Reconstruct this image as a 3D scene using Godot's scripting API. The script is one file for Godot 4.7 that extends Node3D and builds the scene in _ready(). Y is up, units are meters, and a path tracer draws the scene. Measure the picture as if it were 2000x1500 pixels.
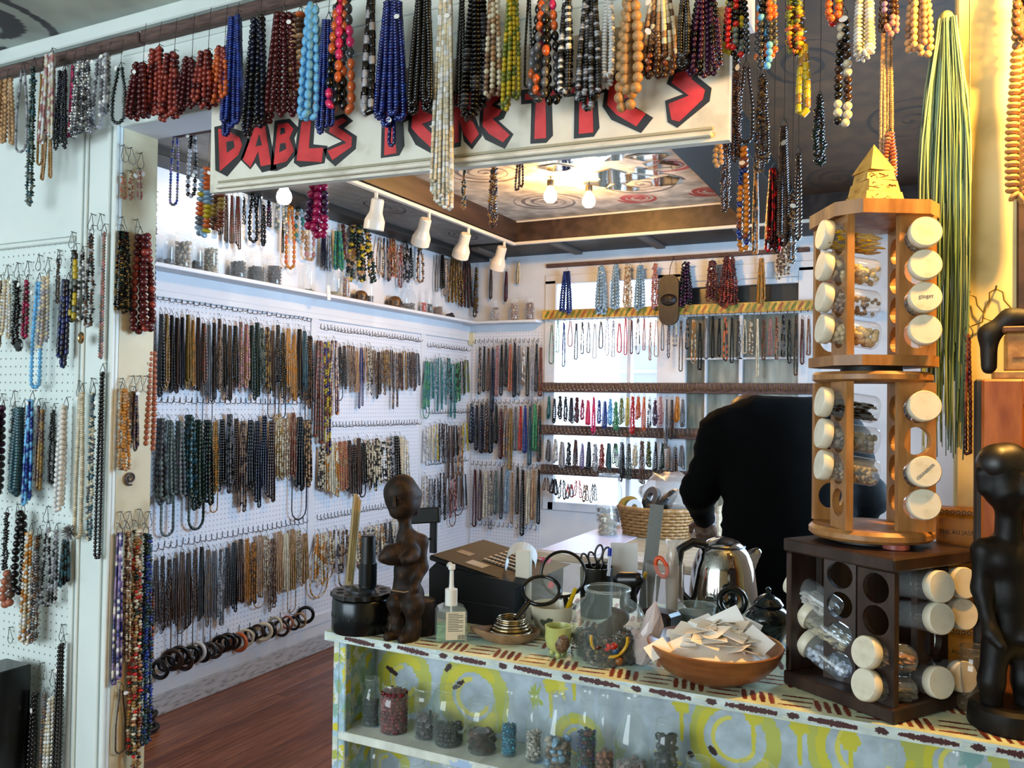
extends Node3D
# A bead shop: a painted counter in front of an opening in a pale wall, bead strands on every surface, a stockroom behind.
# World: y up, metres; the stockroom lies towards -Z, its long wall at x = -3.26, its far wall at z = -5.755.

const F := 1650.0
const EYE := Vector3(0, 1.5, 0)
const LX := -3.26      # stockroom long wall
const BZ := -5.755     # stockroom far wall
const FZ := -1.7       # front face of the dividing wall
const JX := -2.154     # jamb of the opening
const CT := 1.02       # counter top
const CZ := -1.40      # counter front edge
const CEIL := 2.6
var cam: Basis
var rng := RandomNumberGenerator.new()
var taken := {}
var mats := {}
var tpl := {}
var rows := {}

# ---------------------------------------------------------------- survey: where a sight line meets a real plane
func ray(px: float, py: float) -> Vector3:
	return (cam.x * (px - 1000.0) - cam.y * (py - 750.0)) / F - cam.z
func onX(px: float, py: float, x: float) -> Vector3:
	var d := ray(px, py)
	return EYE + d * ((x - EYE.x) / d.x)
func onY(px: float, py: float, y: float) -> Vector3:
	var d := ray(px, py)
	return EYE + d * ((y - EYE.y) / d.y)
func onZ(px: float, py: float, z: float) -> Vector3:
	var d := ray(px, py)
	return EYE + d * ((z - EYE.z) / d.z)
func ppm(p: Vector3) -> float:
	return F / maxf(0.05, -(p - EYE).dot(cam.z))
func shot(p: Vector3) -> Vector2:
	var d := p - EYE
	var z := -d.dot(cam.z)
	return Vector2(1000.0 + F * d.dot(cam.x) / z, 750.0 - F * d.dot(cam.y) / z)

# ---------------------------------------------------------------- names, things, parts
func numbered(called: String) -> String:
	if not taken.has(called):
		taken[called] = 0
		return called
	taken[called] += 1
	return "%s_%03d" % [called, taken[called]]
func tag(o: Node, label: String, category: String, group := "", kind := "") -> Node:
	o.set_meta("label", label)
	if category: o.set_meta("category", category)
	if group: o.set_meta("group", group)
	if kind: o.set_meta("kind", kind)
	return o
func thing(called: String, label: String, category: String, at := Vector3.ZERO, turn := 0.0, group := "") -> Node3D:
	var o := Node3D.new()
	o.name = numbered(called)
	add_child(o)
	o.position = at
	o.rotation.y = turn
	tag(o, label, category, group)
	return o
func put(mesh: Mesh, m: Material, called: String, parent: Node, xf := Transform3D.IDENTITY) -> MeshInstance3D:
	var o := MeshInstance3D.new()
	o.mesh = mesh
	o.material_override = m
	if parent == self:
		o.name = numbered(called)
		add_child(o)
	else:
		o.name = called
		parent.add_child(o, true)
	o.transform = xf
	return o
func struct(called: String, mesh: Mesh, m: Material, label := "", xf := Transform3D.IDENTITY) -> MeshInstance3D:
	var o := put(mesh, m, called, self, xf)
	o.set_meta("kind", "structure")
	if label:
		o.set_meta("label", label)
	return o

# ---------------------------------------------------------------- materials
func mt(key: String, col := Color.WHITE, rough := 0.5, metal := 0.0, spec := 0.5) -> StandardMaterial3D:
	if mats.has(key): return mats[key]
	var m := StandardMaterial3D.new()
	m.resource_name = key
	m.albedo_color = col
	m.roughness = rough
	m.metallic = metal
	m.metallic_specular = spec
	mats[key] = m
	return m
func colmat(c: Color, rough := 0.25, metal := 0.0) -> StandardMaterial3D:
	return mt("col_%s_%.2f_%.1f" % [c.to_html(false), rough, metal], c, rough, metal)
func vcol(key: String, rough: float, metal := 0.0, spec := 0.5) -> StandardMaterial3D:
	var m := mt(key, Color.WHITE, rough, metal, spec)
	m.vertex_color_use_as_albedo = true
	return m
func glass(key: String, col := Color(0.9, 0.95, 0.93), alpha := 0.1) -> StandardMaterial3D:
	var m := mt(key, Color(col.r, col.g, col.b, alpha), 0.03, 0.0, 0.5)
	m.transparency = BaseMaterial3D.TRANSPARENCY_ALPHA
	return m
func noise(freq: float, oct := 3, s := 1, type := FastNoiseLite.TYPE_SIMPLEX_SMOOTH) -> FastNoiseLite:
	var n := FastNoiseLite.new()
	n.noise_type = type
	n.frequency = freq
	n.fractal_octaves = oct
	n.seed = s
	return n
func noisetex(freq: float, cols: Array, w := 256, h := 256, oct := 4, s := 1) -> NoiseTexture2D:
	var t := NoiseTexture2D.new()
	t.width = w
	t.height = h
	t.seamless = true
	t.noise = noise(freq, oct, s)
	var g := Gradient.new()
	g.offsets = PackedFloat32Array([0.0, 0.35, 0.65, 1.0])
	g.colors = PackedColorArray(cols)
	t.color_ramp = g
	return t
func tri(m: StandardMaterial3D, tex: Texture2D, scale: Vector3, world := true) -> StandardMaterial3D:
	m.albedo_texture = tex
	m.uv1_triplanar = true
	m.uv1_world_triplanar = world
	m.uv1_scale = scale
	return m
func wood(key: String, dark: Color, light: Color, scale := Vector3(6, 6, 40), rough := 0.45, s := 5) -> StandardMaterial3D:
	if mats.has(key): return mats[key]
	var m := mt(key, Color.WHITE, rough)
	var mid := dark.lerp(light, 0.5)
	return tri(m, noisetex(0.012, [dark, mid.darkened(0.08), mid.lightened(0.05), light], 256, 256, 5, s), scale, false)

# ---------------------------------------------------------------- mesh building
class MB:
	var v := PackedVector3Array()
	var n := PackedVector3Array()
	var c := PackedColorArray()
	var u := PackedVector2Array()
	var i := PackedInt32Array()
	func add(t: Dictionary, x := Transform3D.IDENTITY, col := Color.WHITE) -> void:
		var b := v.size()
		v.append_array(x * (t.v as PackedVector3Array))
		var nb := x.basis.inverse().transposed()
		nb = nb * pow(absf(x.basis.determinant()), 1.0 / 3.0)
		n.append_array(Transform3D(nb, Vector3.ZERO) * (t.n as PackedVector3Array))
		var cc := PackedColorArray()
		cc.resize(t.v.size())
		cc.fill(col)
		c.append_array(cc)
		if t.has("u"): u.append_array(t.u)
		for k in t.i: i.append(k + b)
	func quad(a: Vector3, b: Vector3, d: Vector3, e: Vector3, nn: Vector3, col := Color.WHITE, uvs := []) -> void:
		var k := v.size()
		v.append_array(PackedVector3Array([a, b, d, e]))
		n.append_array(PackedVector3Array([nn, nn, nn, nn]))
		c.append_array(PackedColorArray([col, col, col, col]))
		if uvs: u.append_array(PackedVector2Array(uvs))
		if (b - a).cross(d - a).dot(nn) > 0.0: i.append_array(PackedInt32Array([k, k + 2, k + 1, k, k + 3, k + 2]))
		else: i.append_array(PackedInt32Array([k, k + 1, k + 2, k, k + 2, k + 3]))
	func trif(a: Vector3, b: Vector3, d: Vector3, nn: Vector3, col := Color.WHITE) -> void:
		var k := v.size()
		v.append_array(PackedVector3Array([a, b, d]))
		n.append_array(PackedVector3Array([nn, nn, nn]))
		c.append_array(PackedColorArray([col, col, col]))
		if (b - a).cross(d - a).dot(nn) > 0.0: i.append_array(PackedInt32Array([k, k + 2, k + 1]))
		else: i.append_array(PackedInt32Array([k, k + 1, k + 2]))
	func box(x: Transform3D, s: Vector3, bev := 0.0, col := Color.WHITE) -> void:
		var h := s * 0.5
		var b := minf(bev, minf(h.x, minf(h.y, h.z)) * 0.49)
		var ax := [Vector3.RIGHT, Vector3.UP, Vector3.BACK]
		for a in 3:
			for sg in [-1.0, 1.0]:
				var nn: Vector3 = ax[a] * sg
				var p: Vector3 = ax[(a + 1) % 3]
				var q: Vector3 = ax[(a + 2) % 3]
				var hp: float = h[(a + 1) % 3] - b
				var hq: float = h[(a + 2) % 3] - b
				var o: Vector3 = nn * h[a]
				quad(x * (o - p * hp - q * hq), x * (o + p * hp - q * hq), x * (o + p * hp + q * hq), x * (o - p * hp + q * hq), (x.basis * nn).normalized(), col)
		if b <= 0.0: return
		for a in 3:
			var p: Vector3 = ax[(a + 1) % 3]
			var q: Vector3 = ax[(a + 2) % 3]
			for sp in [-1.0, 1.0]:
				for sq in [-1.0, 1.0]:
					var e: Vector3 = ax[a] * (h[a] - b)
					var c1: Vector3 = p * sp * h[(a + 1) % 3] + q * sq * (h[(a + 2) % 3] - b)
					var c2: Vector3 = p * sp * (h[(a + 1) % 3] - b) + q * sq * h[(a + 2) % 3]
					quad(x * (c1 - e), x * (c1 + e), x * (c2 + e), x * (c2 - e), (x.basis * (p * sp + q * sq)).normalized(), col)
		for sx in [-1.0, 1.0]:
			for sy in [-1.0, 1.0]:
				for sz in [-1.0, 1.0]:
					var sgn := Vector3(sx, sy, sz)
					trif(x * (sgn * (h - Vector3(0, b, b))), x * (sgn * (h - Vector3(b, 0, b))), x * (sgn * (h - Vector3(b, b, 0))), (x.basis * sgn).normalized(), col)
	func tube(pts: PackedVector3Array, r: float, sides := 6, col := Color.WHITE, closed := false, r2 := -1.0) -> void:
		var m := pts.size()
		if m < 2: return
		var b0 := v.size()
		var a := Vector3.ZERO
		for k in m:
			var t: Vector3
			if closed: t = pts[(k + 1) % m] - pts[(k + m - 1) % m]
			else: t = pts[mini(k + 1, m - 1)] - pts[maxi(k - 1, 0)]
			t = t.normalized()
			if a == Vector3.ZERO: a = t.cross(Vector3.FORWARD if absf(t.z) < 0.9 else Vector3.RIGHT).normalized()
			a = (a - t * a.dot(t)).normalized()
			var bb := t.cross(a)
			var rr := r if r2 < 0.0 else lerpf(r, r2, float(k) / (m - 1))
			for s in sides:
				var w := TAU * s / sides
				var d := a * cos(w) + bb * sin(w)
				v.append(pts[k] + d * rr)
				n.append(d)
				c.append(col)
		var last := m if closed else m - 1
		for k in last:
			var k2 := (k + 1) % m
			for s in sides:
				var s2 := (s + 1) % sides
				var p := b0 + k * sides
				var q := b0 + k2 * sides
				i.append_array(PackedInt32Array([p + s, q + s, p + s2, p + s2, q + s, q + s2]))
		if not closed:
			for e in [0, m - 1]:
				var cb := v.size()
				var tn := (pts[0] - pts[1]).normalized() if e == 0 else (pts[m - 1] - pts[m - 2]).normalized()
				for s in sides:
					v.append(v[b0 + e * sides + s])
					n.append(tn)
					c.append(col)
				for s in range(1, sides - 1):
					if e == 0: i.append_array(PackedInt32Array([cb, cb + s, cb + s + 1]))
					else: i.append_array(PackedInt32Array([cb, cb + s + 1, cb + s]))
	func mesh(uv := false) -> ArrayMesh:
		var m := ArrayMesh.new()
		if v.is_empty(): return m
		var a := []
		a.resize(Mesh.ARRAY_MAX)
		a[Mesh.ARRAY_VERTEX] = v
		a[Mesh.ARRAY_NORMAL] = n
		a[Mesh.ARRAY_COLOR] = c
		if uv and u.size() == v.size(): a[Mesh.ARRAY_TEX_UV] = u
		a[Mesh.ARRAY_INDEX] = i
		m.add_surface_from_arrays(Mesh.PRIMITIVE_TRIANGLES, a)
		return m

# a lathed shape: profile points (radius, height), edges sharper than 40 degrees stay sharp
func lathe(prof: Array, seg := 24) -> Dictionary:
	var v := PackedVector3Array()
	var n := PackedVector3Array()
	var i := PackedInt32Array()
	var nrm := []
	for k in prof.size() - 1:
		var d: Vector2 = prof[k + 1] - prof[k]
		nrm.append(Vector2(d.y, -d.x).normalized() if d.length() > 1e-7 else Vector2(1, 0))
	for k in prof.size() - 1:
		var ends := []
		for e in 2:
			var o: Vector2 = nrm[k]
			var j := k - 1 if e == 0 else k + 1
			if j >= 0 and j < nrm.size() and o.dot(nrm[j]) > 0.76: o = (o + nrm[j]).normalized()
			ends.append(o)
		var b := v.size()
		for e in 2:
			var p: Vector2 = prof[k + e]
			for s in seg + 1:
				var w := TAU * s / seg
				v.append(Vector3(p.x * cos(w), p.y, p.x * sin(w)))
				n.append(Vector3(ends[e].x * cos(w), ends[e].y, ends[e].x * sin(w)))
		for s in seg:
			var p0 := b + s
			var q0 := b + seg + 1 + s
			i.append_array(PackedInt32Array([p0, p0 + 1, q0, p0 + 1, q0 + 1, q0]))
	return {"v": v, "n": n, "i": i}
func lmesh(prof: Array, seg := 24) -> ArrayMesh:
	var b := MB.new()
	b.add(lathe(prof, seg))
	return b.mesh()
func boxm(s: Vector3, bev := 0.004) -> ArrayMesh:
	var key := "box%s_%.4f" % [s, bev]
	if not tpl.has(key):
		var b := MB.new()
		b.box(Transform3D.IDENTITY, s, bev)
		tpl[key] = b.mesh()
	return tpl[key]
func T(x: float, y: float, z: float) -> Transform3D:
	return Transform3D(Basis.IDENTITY, Vector3(x, y, z))
func TB(p: Vector3, e := Vector3.ZERO, s := Vector3.ONE) -> Transform3D:
	return Transform3D(Basis.from_euler(e) * Basis.from_scale(s), p)
func sphere_t(seg := 10, rings := 6) -> Dictionary:
	var key := "sph%d_%d" % [seg, rings]
	if not tpl.has(key):
		var prof := []
		for k in rings + 1:
			var a := -PI / 2 + PI * k / rings
			prof.append(Vector2(maxf(0.0, cos(a)), sin(a)))
		var v := PackedVector3Array()
		var n := PackedVector3Array()
		var i := PackedInt32Array()
		for p in prof:
			for s in seg:
				var w := TAU * s / seg
				var q := Vector3(p.x * cos(w), p.y, p.x * sin(w))
				v.append(q)
				n.append(q.normalized())
		for k in rings:
			for s in seg:
				var p0 := k * seg + s
				var p1 := k * seg + (s + 1) % seg
				if k > 0: i.append_array(PackedInt32Array([p0, p1, p0 + seg]))
				if k < rings - 1: i.append_array(PackedInt32Array([p1, p1 + seg, p0 + seg]))
		tpl[key] = {"v": v, "n": n, "i": i}
	return tpl[key]
# an outline pulled out to a depth along +z
func slab(poly: PackedVector2Array, depth: float, b: MB, x := Transform3D.IDENTITY, col := Color.WHITE) -> void:
	var t := Geometry2D.triangulate_polygon(poly)
	for k in range(0, t.size(), 3):
		for z in [0.0, depth]:
			var nn := (x.basis * Vector3(0, 0, 1 if z > 0.0 else -1)).normalized()
			var q := [Vector3(poly[t[k]].x, poly[t[k]].y, z), Vector3(poly[t[k + 1]].x, poly[t[k + 1]].y, z), Vector3(poly[t[k + 2]].x, poly[t[k + 2]].y, z)]
			b.trif(x * q[0], x * q[1], x * q[2], nn, col)
	var cw := Geometry2D.is_polygon_clockwise(poly)
	for k in poly.size():
		var p := poly[k]
		var q := poly[(k + 1) % poly.size()]
		var d := (q - p).normalized()
		var o := Vector3(-d.y, d.x, 0) if cw else Vector3(d.y, -d.x, 0)
		b.quad(x * Vector3(p.x, p.y, 0), x * Vector3(q.x, q.y, 0), x * Vector3(q.x, q.y, depth), x * Vector3(p.x, p.y, depth), (x.basis * o).normalized(), col)
func v3(p: Vector2) -> Vector3:
	return Vector3(p.x, p.y, 0)
# a board with round holes down its middle; returned lying in the xy plane, thickness along z
func holed(w: float, cell: float, count: int, hole: float, th: float, top: float, bottom: float) -> ArrayMesh:
	var b := MB.new()
	var total := cell * count + top + bottom
	var seg := 24
	for k in count:
		var cy := bottom + cell * (k + 0.5)
		for s in seg:
			var pts := []
			for j in 2:
				var q := (s + j) % seg
				var u := (q % 6) / 6.0 * 2.0 - 1.0
				var e: Vector2 = [Vector2(u, -1), Vector2(1, u), Vector2(-u, 1), Vector2(-1, -u)][q / 6]
				e *= Vector2(w, cell) * 0.5
				pts.append([e.normalized() * hole, e])
			for sz in [-1.0, 1.0]:
				var z: float = sz * th * 0.5
				var at := Vector3(0, cy, z)
				b.quad(at + v3(pts[0][0]), at + v3(pts[1][0]), at + v3(pts[1][1]), at + v3(pts[0][1]), Vector3(0, 0, sz))
			var i0: Vector2 = pts[0][0]
			var i1: Vector2 = pts[1][0]
			var mid := -(i0 + i1).normalized()
			b.quad(Vector3(i0.x, i0.y + cy, -th / 2), Vector3(i1.x, i1.y + cy, -th / 2), Vector3(i1.x, i1.y + cy, th / 2), Vector3(i0.x, i0.y + cy, th / 2), Vector3(mid.x, mid.y, 0))
	for e in [[0.0, bottom], [total - top, total]]:
		if e[1] - e[0] > 0.0001:
			for sz in [-1.0, 1.0]:
				b.quad(Vector3(-w / 2, e[0], sz * th / 2), Vector3(w / 2, e[0], sz * th / 2), Vector3(w / 2, e[1], sz * th / 2), Vector3(-w / 2, e[1], sz * th / 2), Vector3(0, 0, sz))
	for sx in [-1.0, 1.0]:
		b.quad(Vector3(sx * w / 2, 0, -th / 2), Vector3(sx * w / 2, 0, th / 2), Vector3(sx * w / 2, total, th / 2), Vector3(sx * w / 2, total, -th / 2), Vector3(sx, 0, 0))
	for y in [0.0, total]:
		b.quad(Vector3(-w / 2, y, -th / 2), Vector3(w / 2, y, -th / 2), Vector3(w / 2, y, th / 2), Vector3(-w / 2, y, th / 2), Vector3(0, 1 if y > 0.0 else -1, 0))
	return b.mesh()

# ---------------------------------------------------------------- smooth bodies: capsules joined in a distance field, meshed as surface nets
# bones: [a, b, radius a, radius b, optional squash Vector3]; one continuous surface
func body(bones: Array, cell: float, k: float, b: MB, col := Color.WHITE) -> void:
	var lo := Vector3(1e9, 1e9, 1e9)
	var hi := -lo
	for o in bones:
		var r: float = maxf(o[2], o[3]) + cell * 2.0 + k * 0.3
		for p in [o[0], o[1]]:
			lo = lo.min(p - Vector3.ONE * r)
			hi = hi.max(p + Vector3.ONE * r)
	var dim := Vector3i(((hi - lo) / cell).ceil()) + Vector3i.ONE
	var nx := dim.x
	var nxy := dim.x * dim.y
	var d := PackedFloat32Array()
	d.resize(nxy * dim.z)
	d.fill(1.0)
	for o in bones:
		var a: Vector3 = o[0]
		var e: Vector3 = o[1]
		var ra: float = o[2]
		var rb: float = o[3]
		var sub: bool = o.size() > 4 and o[4]
		var m: float = maxf(ra, rb) + cell * 2.5 + k
		var l := Vector3i(((a.min(e) - Vector3.ONE * m - lo) / cell).floor()).clamp(Vector3i.ZERO, dim - Vector3i.ONE)
		var h := Vector3i(((a.max(e) + Vector3.ONE * m - lo) / cell).ceil()).clamp(Vector3i.ZERO, dim - Vector3i.ONE)
		var ae := e - a
		var ll := maxf(ae.length_squared(), 1e-9)
		for z in range(l.z, h.z + 1):
			for y in range(l.y, h.y + 1):
				var at := z * nxy + y * nx
				for x in range(l.x, h.x + 1):
					var p := lo + Vector3(x, y, z) * cell - a
					var t := clampf(p.dot(ae) / ll, 0.0, 1.0)
					var s := (p - ae * t).length() - lerpf(ra, rb, t)
					var g := d[at + x]
					if sub:
						d[at + x] = maxf(g, -s)
					else:
						var w := maxf(k - absf(g - s), 0.0) / k
						d[at + x] = minf(g, s) - w * w * k * 0.25
	var idx := PackedInt32Array()
	idx.resize(d.size())
	idx.fill(-1)
	var offs := PackedInt32Array([0, 1, nx, nx + 1, nxy, nxy + 1, nxy + nx, nxy + nx + 1])
	var cor := [Vector3(0, 0, 0), Vector3(1, 0, 0), Vector3(0, 1, 0), Vector3(1, 1, 0), Vector3(0, 0, 1), Vector3(1, 0, 1), Vector3(0, 1, 1), Vector3(1, 1, 1)]
	var edges := [[0, 1], [2, 3], [4, 5], [6, 7], [0, 2], [1, 3], [4, 6], [5, 7], [0, 4], [1, 5], [2, 6], [3, 7]]
	for z in dim.z - 1:
		for y in dim.y - 1:
			for x in dim.x - 1:
				var at := z * nxy + y * nx + x
				var neg := 0
				for q in 8:
					if d[at + offs[q]] < 0.0: neg += 1
				if neg == 0 or neg == 8: continue
				var sum := Vector3.ZERO
				var cnt := 0
				for ed in edges:
					var d0 := d[at + offs[ed[0]]]
					var d1 := d[at + offs[ed[1]]]
					if (d0 < 0.0) != (d1 < 0.0):
						sum += (cor[ed[0]] as Vector3).lerp(cor[ed[1]], d0 / (d0 - d1))
						cnt += 1
				idx[at] = b.v.size()
				var pos := lo + (Vector3(x, y, z) + sum / cnt) * cell
				var gx := d[at + 1] + d[at + nx + 1] + d[at + nxy + 1] + d[at + nxy + nx + 1] - d[at] - d[at + nx] - d[at + nxy] - d[at + nxy + nx]
				var gy := d[at + nx] + d[at + nx + 1] + d[at + nxy + nx] + d[at + nxy + nx + 1] - d[at] - d[at + 1] - d[at + nxy] - d[at + nxy + 1]
				var gz := d[at + nxy] + d[at + nxy + 1] + d[at + nxy + nx] + d[at + nxy + nx + 1] - d[at] - d[at + 1] - d[at + nx] - d[at + nx + 1]
				b.v.append(pos)
				b.n.append(Vector3(gx, gy, gz).normalized())
				b.c.append(col)
	for z in range(1, dim.z - 1):
		for y in range(1, dim.y - 1):
			for x in range(1, dim.x - 1):
				var at := z * nxy + y * nx + x
				var s0 := d[at] < 0.0
				for ax in 3:
					var st: int = [1, nx, nxy][ax]
					if s0 == (d[at + st] < 0.0): continue
					var u: int = [nx, nxy, 1][ax]
					var w: int = [nxy, 1, nx][ax]
					var q := [idx[at], idx[at - u], idx[at - u - w], idx[at - w]]
					if q.min() < 0: continue
					if s0: b.i.append_array(PackedInt32Array([q[0], q[2], q[1], q[0], q[3], q[2]]))
					else: b.i.append_array(PackedInt32Array([q[0], q[1], q[2], q[0], q[2], q[3]]))

func _ready() -> void:
	rng.seed = 20240611
	cam = Basis(Vector3(0.8948142, 0.01420227, -0.44621277), Vector3(-0.00370047, 0.99969548, 0.02439803), Vector3(0.4464234, -0.0201805, 0.89459426)).orthonormalized()
	var c := Camera3D.new()
	c.name = "camera"
	add_child(c)
	c.transform = Transform3D(cam, EYE)
	c.fov = rad_to_deg(2.0 * atan(750.0 / F))
	c.near = 0.02
	c.current = true
	var env := Environment.new()
	env.background_mode = Environment.BG_COLOR
	env.background_color = Color(0.86, 0.93, 1.0)
	env.background_energy_multiplier = 3.2
	env.tonemap_mode = Environment.TONE_MAPPER_LINEAR
	env.tonemap_exposure = 1.1
	env.sdfgi_enabled = true
	env.ssao_enabled = true
	env.ssil_enabled = true
	var we := WorldEnvironment.new()
	we.name = "surroundings"
	we.environment = env
	add_child(we)
	# daylight through the shop window behind the viewer, the far window and an unseen side window added to light the long wall
	area("shop_window_daylight", Vector3(-2.3, 1.75, 2.42), Vector3(0, 0, 0), Vector2(3.4, 1.7), Color(0.93, 0.985, 1.0), 10.5)
	area("far_window_daylight", Vector3(-2.13, 1.6, BZ - 0.1), Vector3(0, PI, 0), Vector2(0.74, 0.9), Color(0.74, 0.86, 1.0), 1.6)
	area("added_side_light", Vector3(0.36, 1.65, -3.4), Vector3(0, PI / 2, 0), Vector2(1.5, 1.1), Color(0.70, 0.86, 1.0), 10.5)  # added fill light from an invented opening facing the pegboards
	setting()
	sign_board()
	counter()
	stockroom()
	furnish()
	beads()
	figures()

func area(called: String, at: Vector3, turn: Vector3, size: Vector2, col: Color, e: float) -> void:
	var l := AreaLight3D.new()
	l.name = called
	add_child(l)
	l.position = at
	l.rotation = turn
	l.area_size = size
	l.area_normalize_energy = true
	l.light_color = col
	l.light_energy = e
	l.area_range = 12.0
	l.area_attenuation = 2.0
	l.shadow_enabled = true
func bulb_light(called: String, at: Vector3, col: Color, e: float, size := 0.03) -> void:
	var l := OmniLight3D.new()
	l.name = called
	add_child(l)
	l.position = at
	l.light_color = col
	l.light_energy = e
	l.light_size = size
	l.omni_range = 12.0
	l.omni_attenuation = 2.0
	l.shadow_enabled = true

func slabbox(called: String, lo: Vector3, hi: Vector3, m: Material, label := "", bev := 0.0) -> MeshInstance3D:
	return struct(called, boxm(hi - lo, bev), m, label, Transform3D(Basis.IDENTITY, (lo + hi) * 0.5))
func piece(called: String, lo: Vector3, hi: Vector3, m: Material, parent: Node, bev := 0.003) -> MeshInstance3D:
	var off := Vector3.ZERO
	if parent is Node3D and parent != self: off = (parent as Node3D).position
	return put(boxm((hi - lo).abs(), bev), m, called, parent, Transform3D(Basis.IDENTITY, (lo + hi) * 0.5 - off))

func peg_tex() -> ImageTexture:
	var im := Image.create(64, 64, false, Image.FORMAT_RGB8)
	im.fill(Color(1, 1, 1))
	for y in 64:
		for x in 64:
			if Vector2(x - 31.5, y - 31.5).length() < 7.5: im.set_pixel(x, y, Color(0.50, 0.51, 0.52))
	return ImageTexture.create_from_image(im)

# painted spirals: strokes stamped on a base colour
func spiral(im: Image, cx: float, cy: float, r: float, turns: float, wide: float, col: Color) -> void:
	var n := int(turns * 240)
	for k in n:
		var t := float(k) / n
		var a := t * turns * TAU
		var rr := r * t
		var w := maxf(1.0, wide * (0.7 + 0.4 * sin(a * 1.3)))
		im.fill_rect(Rect2i(int(cx + cos(a) * rr - w / 2), int(cy + sin(a) * rr - w / 2), int(w), int(w)), col)
func mottled(w: int, h: int, base: Color, amp: float, s: int) -> Image:
	var n := noise(0.02, 4, s)
	var im := Image.create(w, h, false, Image.FORMAT_RGB8)
	for y in h:
		for x in w:
			var k := 1.0 + n.get_noise_2d(x, y) * amp
			im.set_pixel(x, y, Color(base.r * k, base.g * k, base.b * k))
	return im
func flat_quad(a: Vector3, b: Vector3, d: Vector3, e: Vector3, nn: Vector3) -> ArrayMesh:
	var m := MB.new()
	m.quad(a, b, d, e, nn, Color.WHITE, [Vector2(0, 0), Vector2(1, 0), Vector2(1, 1), Vector2(0, 1)])
	return m.mesh(true)
func uvbox(lo: Vector3, hi: Vector3) -> ArrayMesh:   # a slab whose underside carries one picture
	var m := MB.new()
	var q := [Vector2(0, 0), Vector2(1, 0), Vector2(1, 1), Vector2(0, 1)]
	var z := [Vector2.ZERO, Vector2.ZERO, Vector2.ZERO, Vector2.ZERO]
	m.quad(Vector3(lo.x, lo.y, hi.z), Vector3(hi.x, lo.y, hi.z), Vector3(hi.x, lo.y, lo.z), Vector3(lo.x, lo.y, lo.z), Vector3.DOWN, Color.WHITE, q)
	m.quad(Vector3(lo.x, hi.y, hi.z), Vector3(hi.x, hi.y, hi.z), Vector3(hi.x, hi.y, lo.z), Vector3(lo.x, hi.y, lo.z), Vector3.UP, Color.WHITE, z)
	for s in [lo.x, hi.x]:
		m.quad(Vector3(s, lo.y, lo.z), Vector3(s, hi.y, lo.z), Vector3(s, hi.y, hi.z), Vector3(s, lo.y, hi.z), Vector3(1 if s == hi.x else -1, 0, 0), Color.WHITE, z)
	for s in [lo.z, hi.z]:
		m.quad(Vector3(lo.x, lo.y, s), Vector3(hi.x, lo.y, s), Vector3(hi.x, hi.y, s), Vector3(lo.x, hi.y, s), Vector3(0, 0, 1 if s == hi.z else -1), Color.WHITE, z)
	return m.mesh(true)

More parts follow.
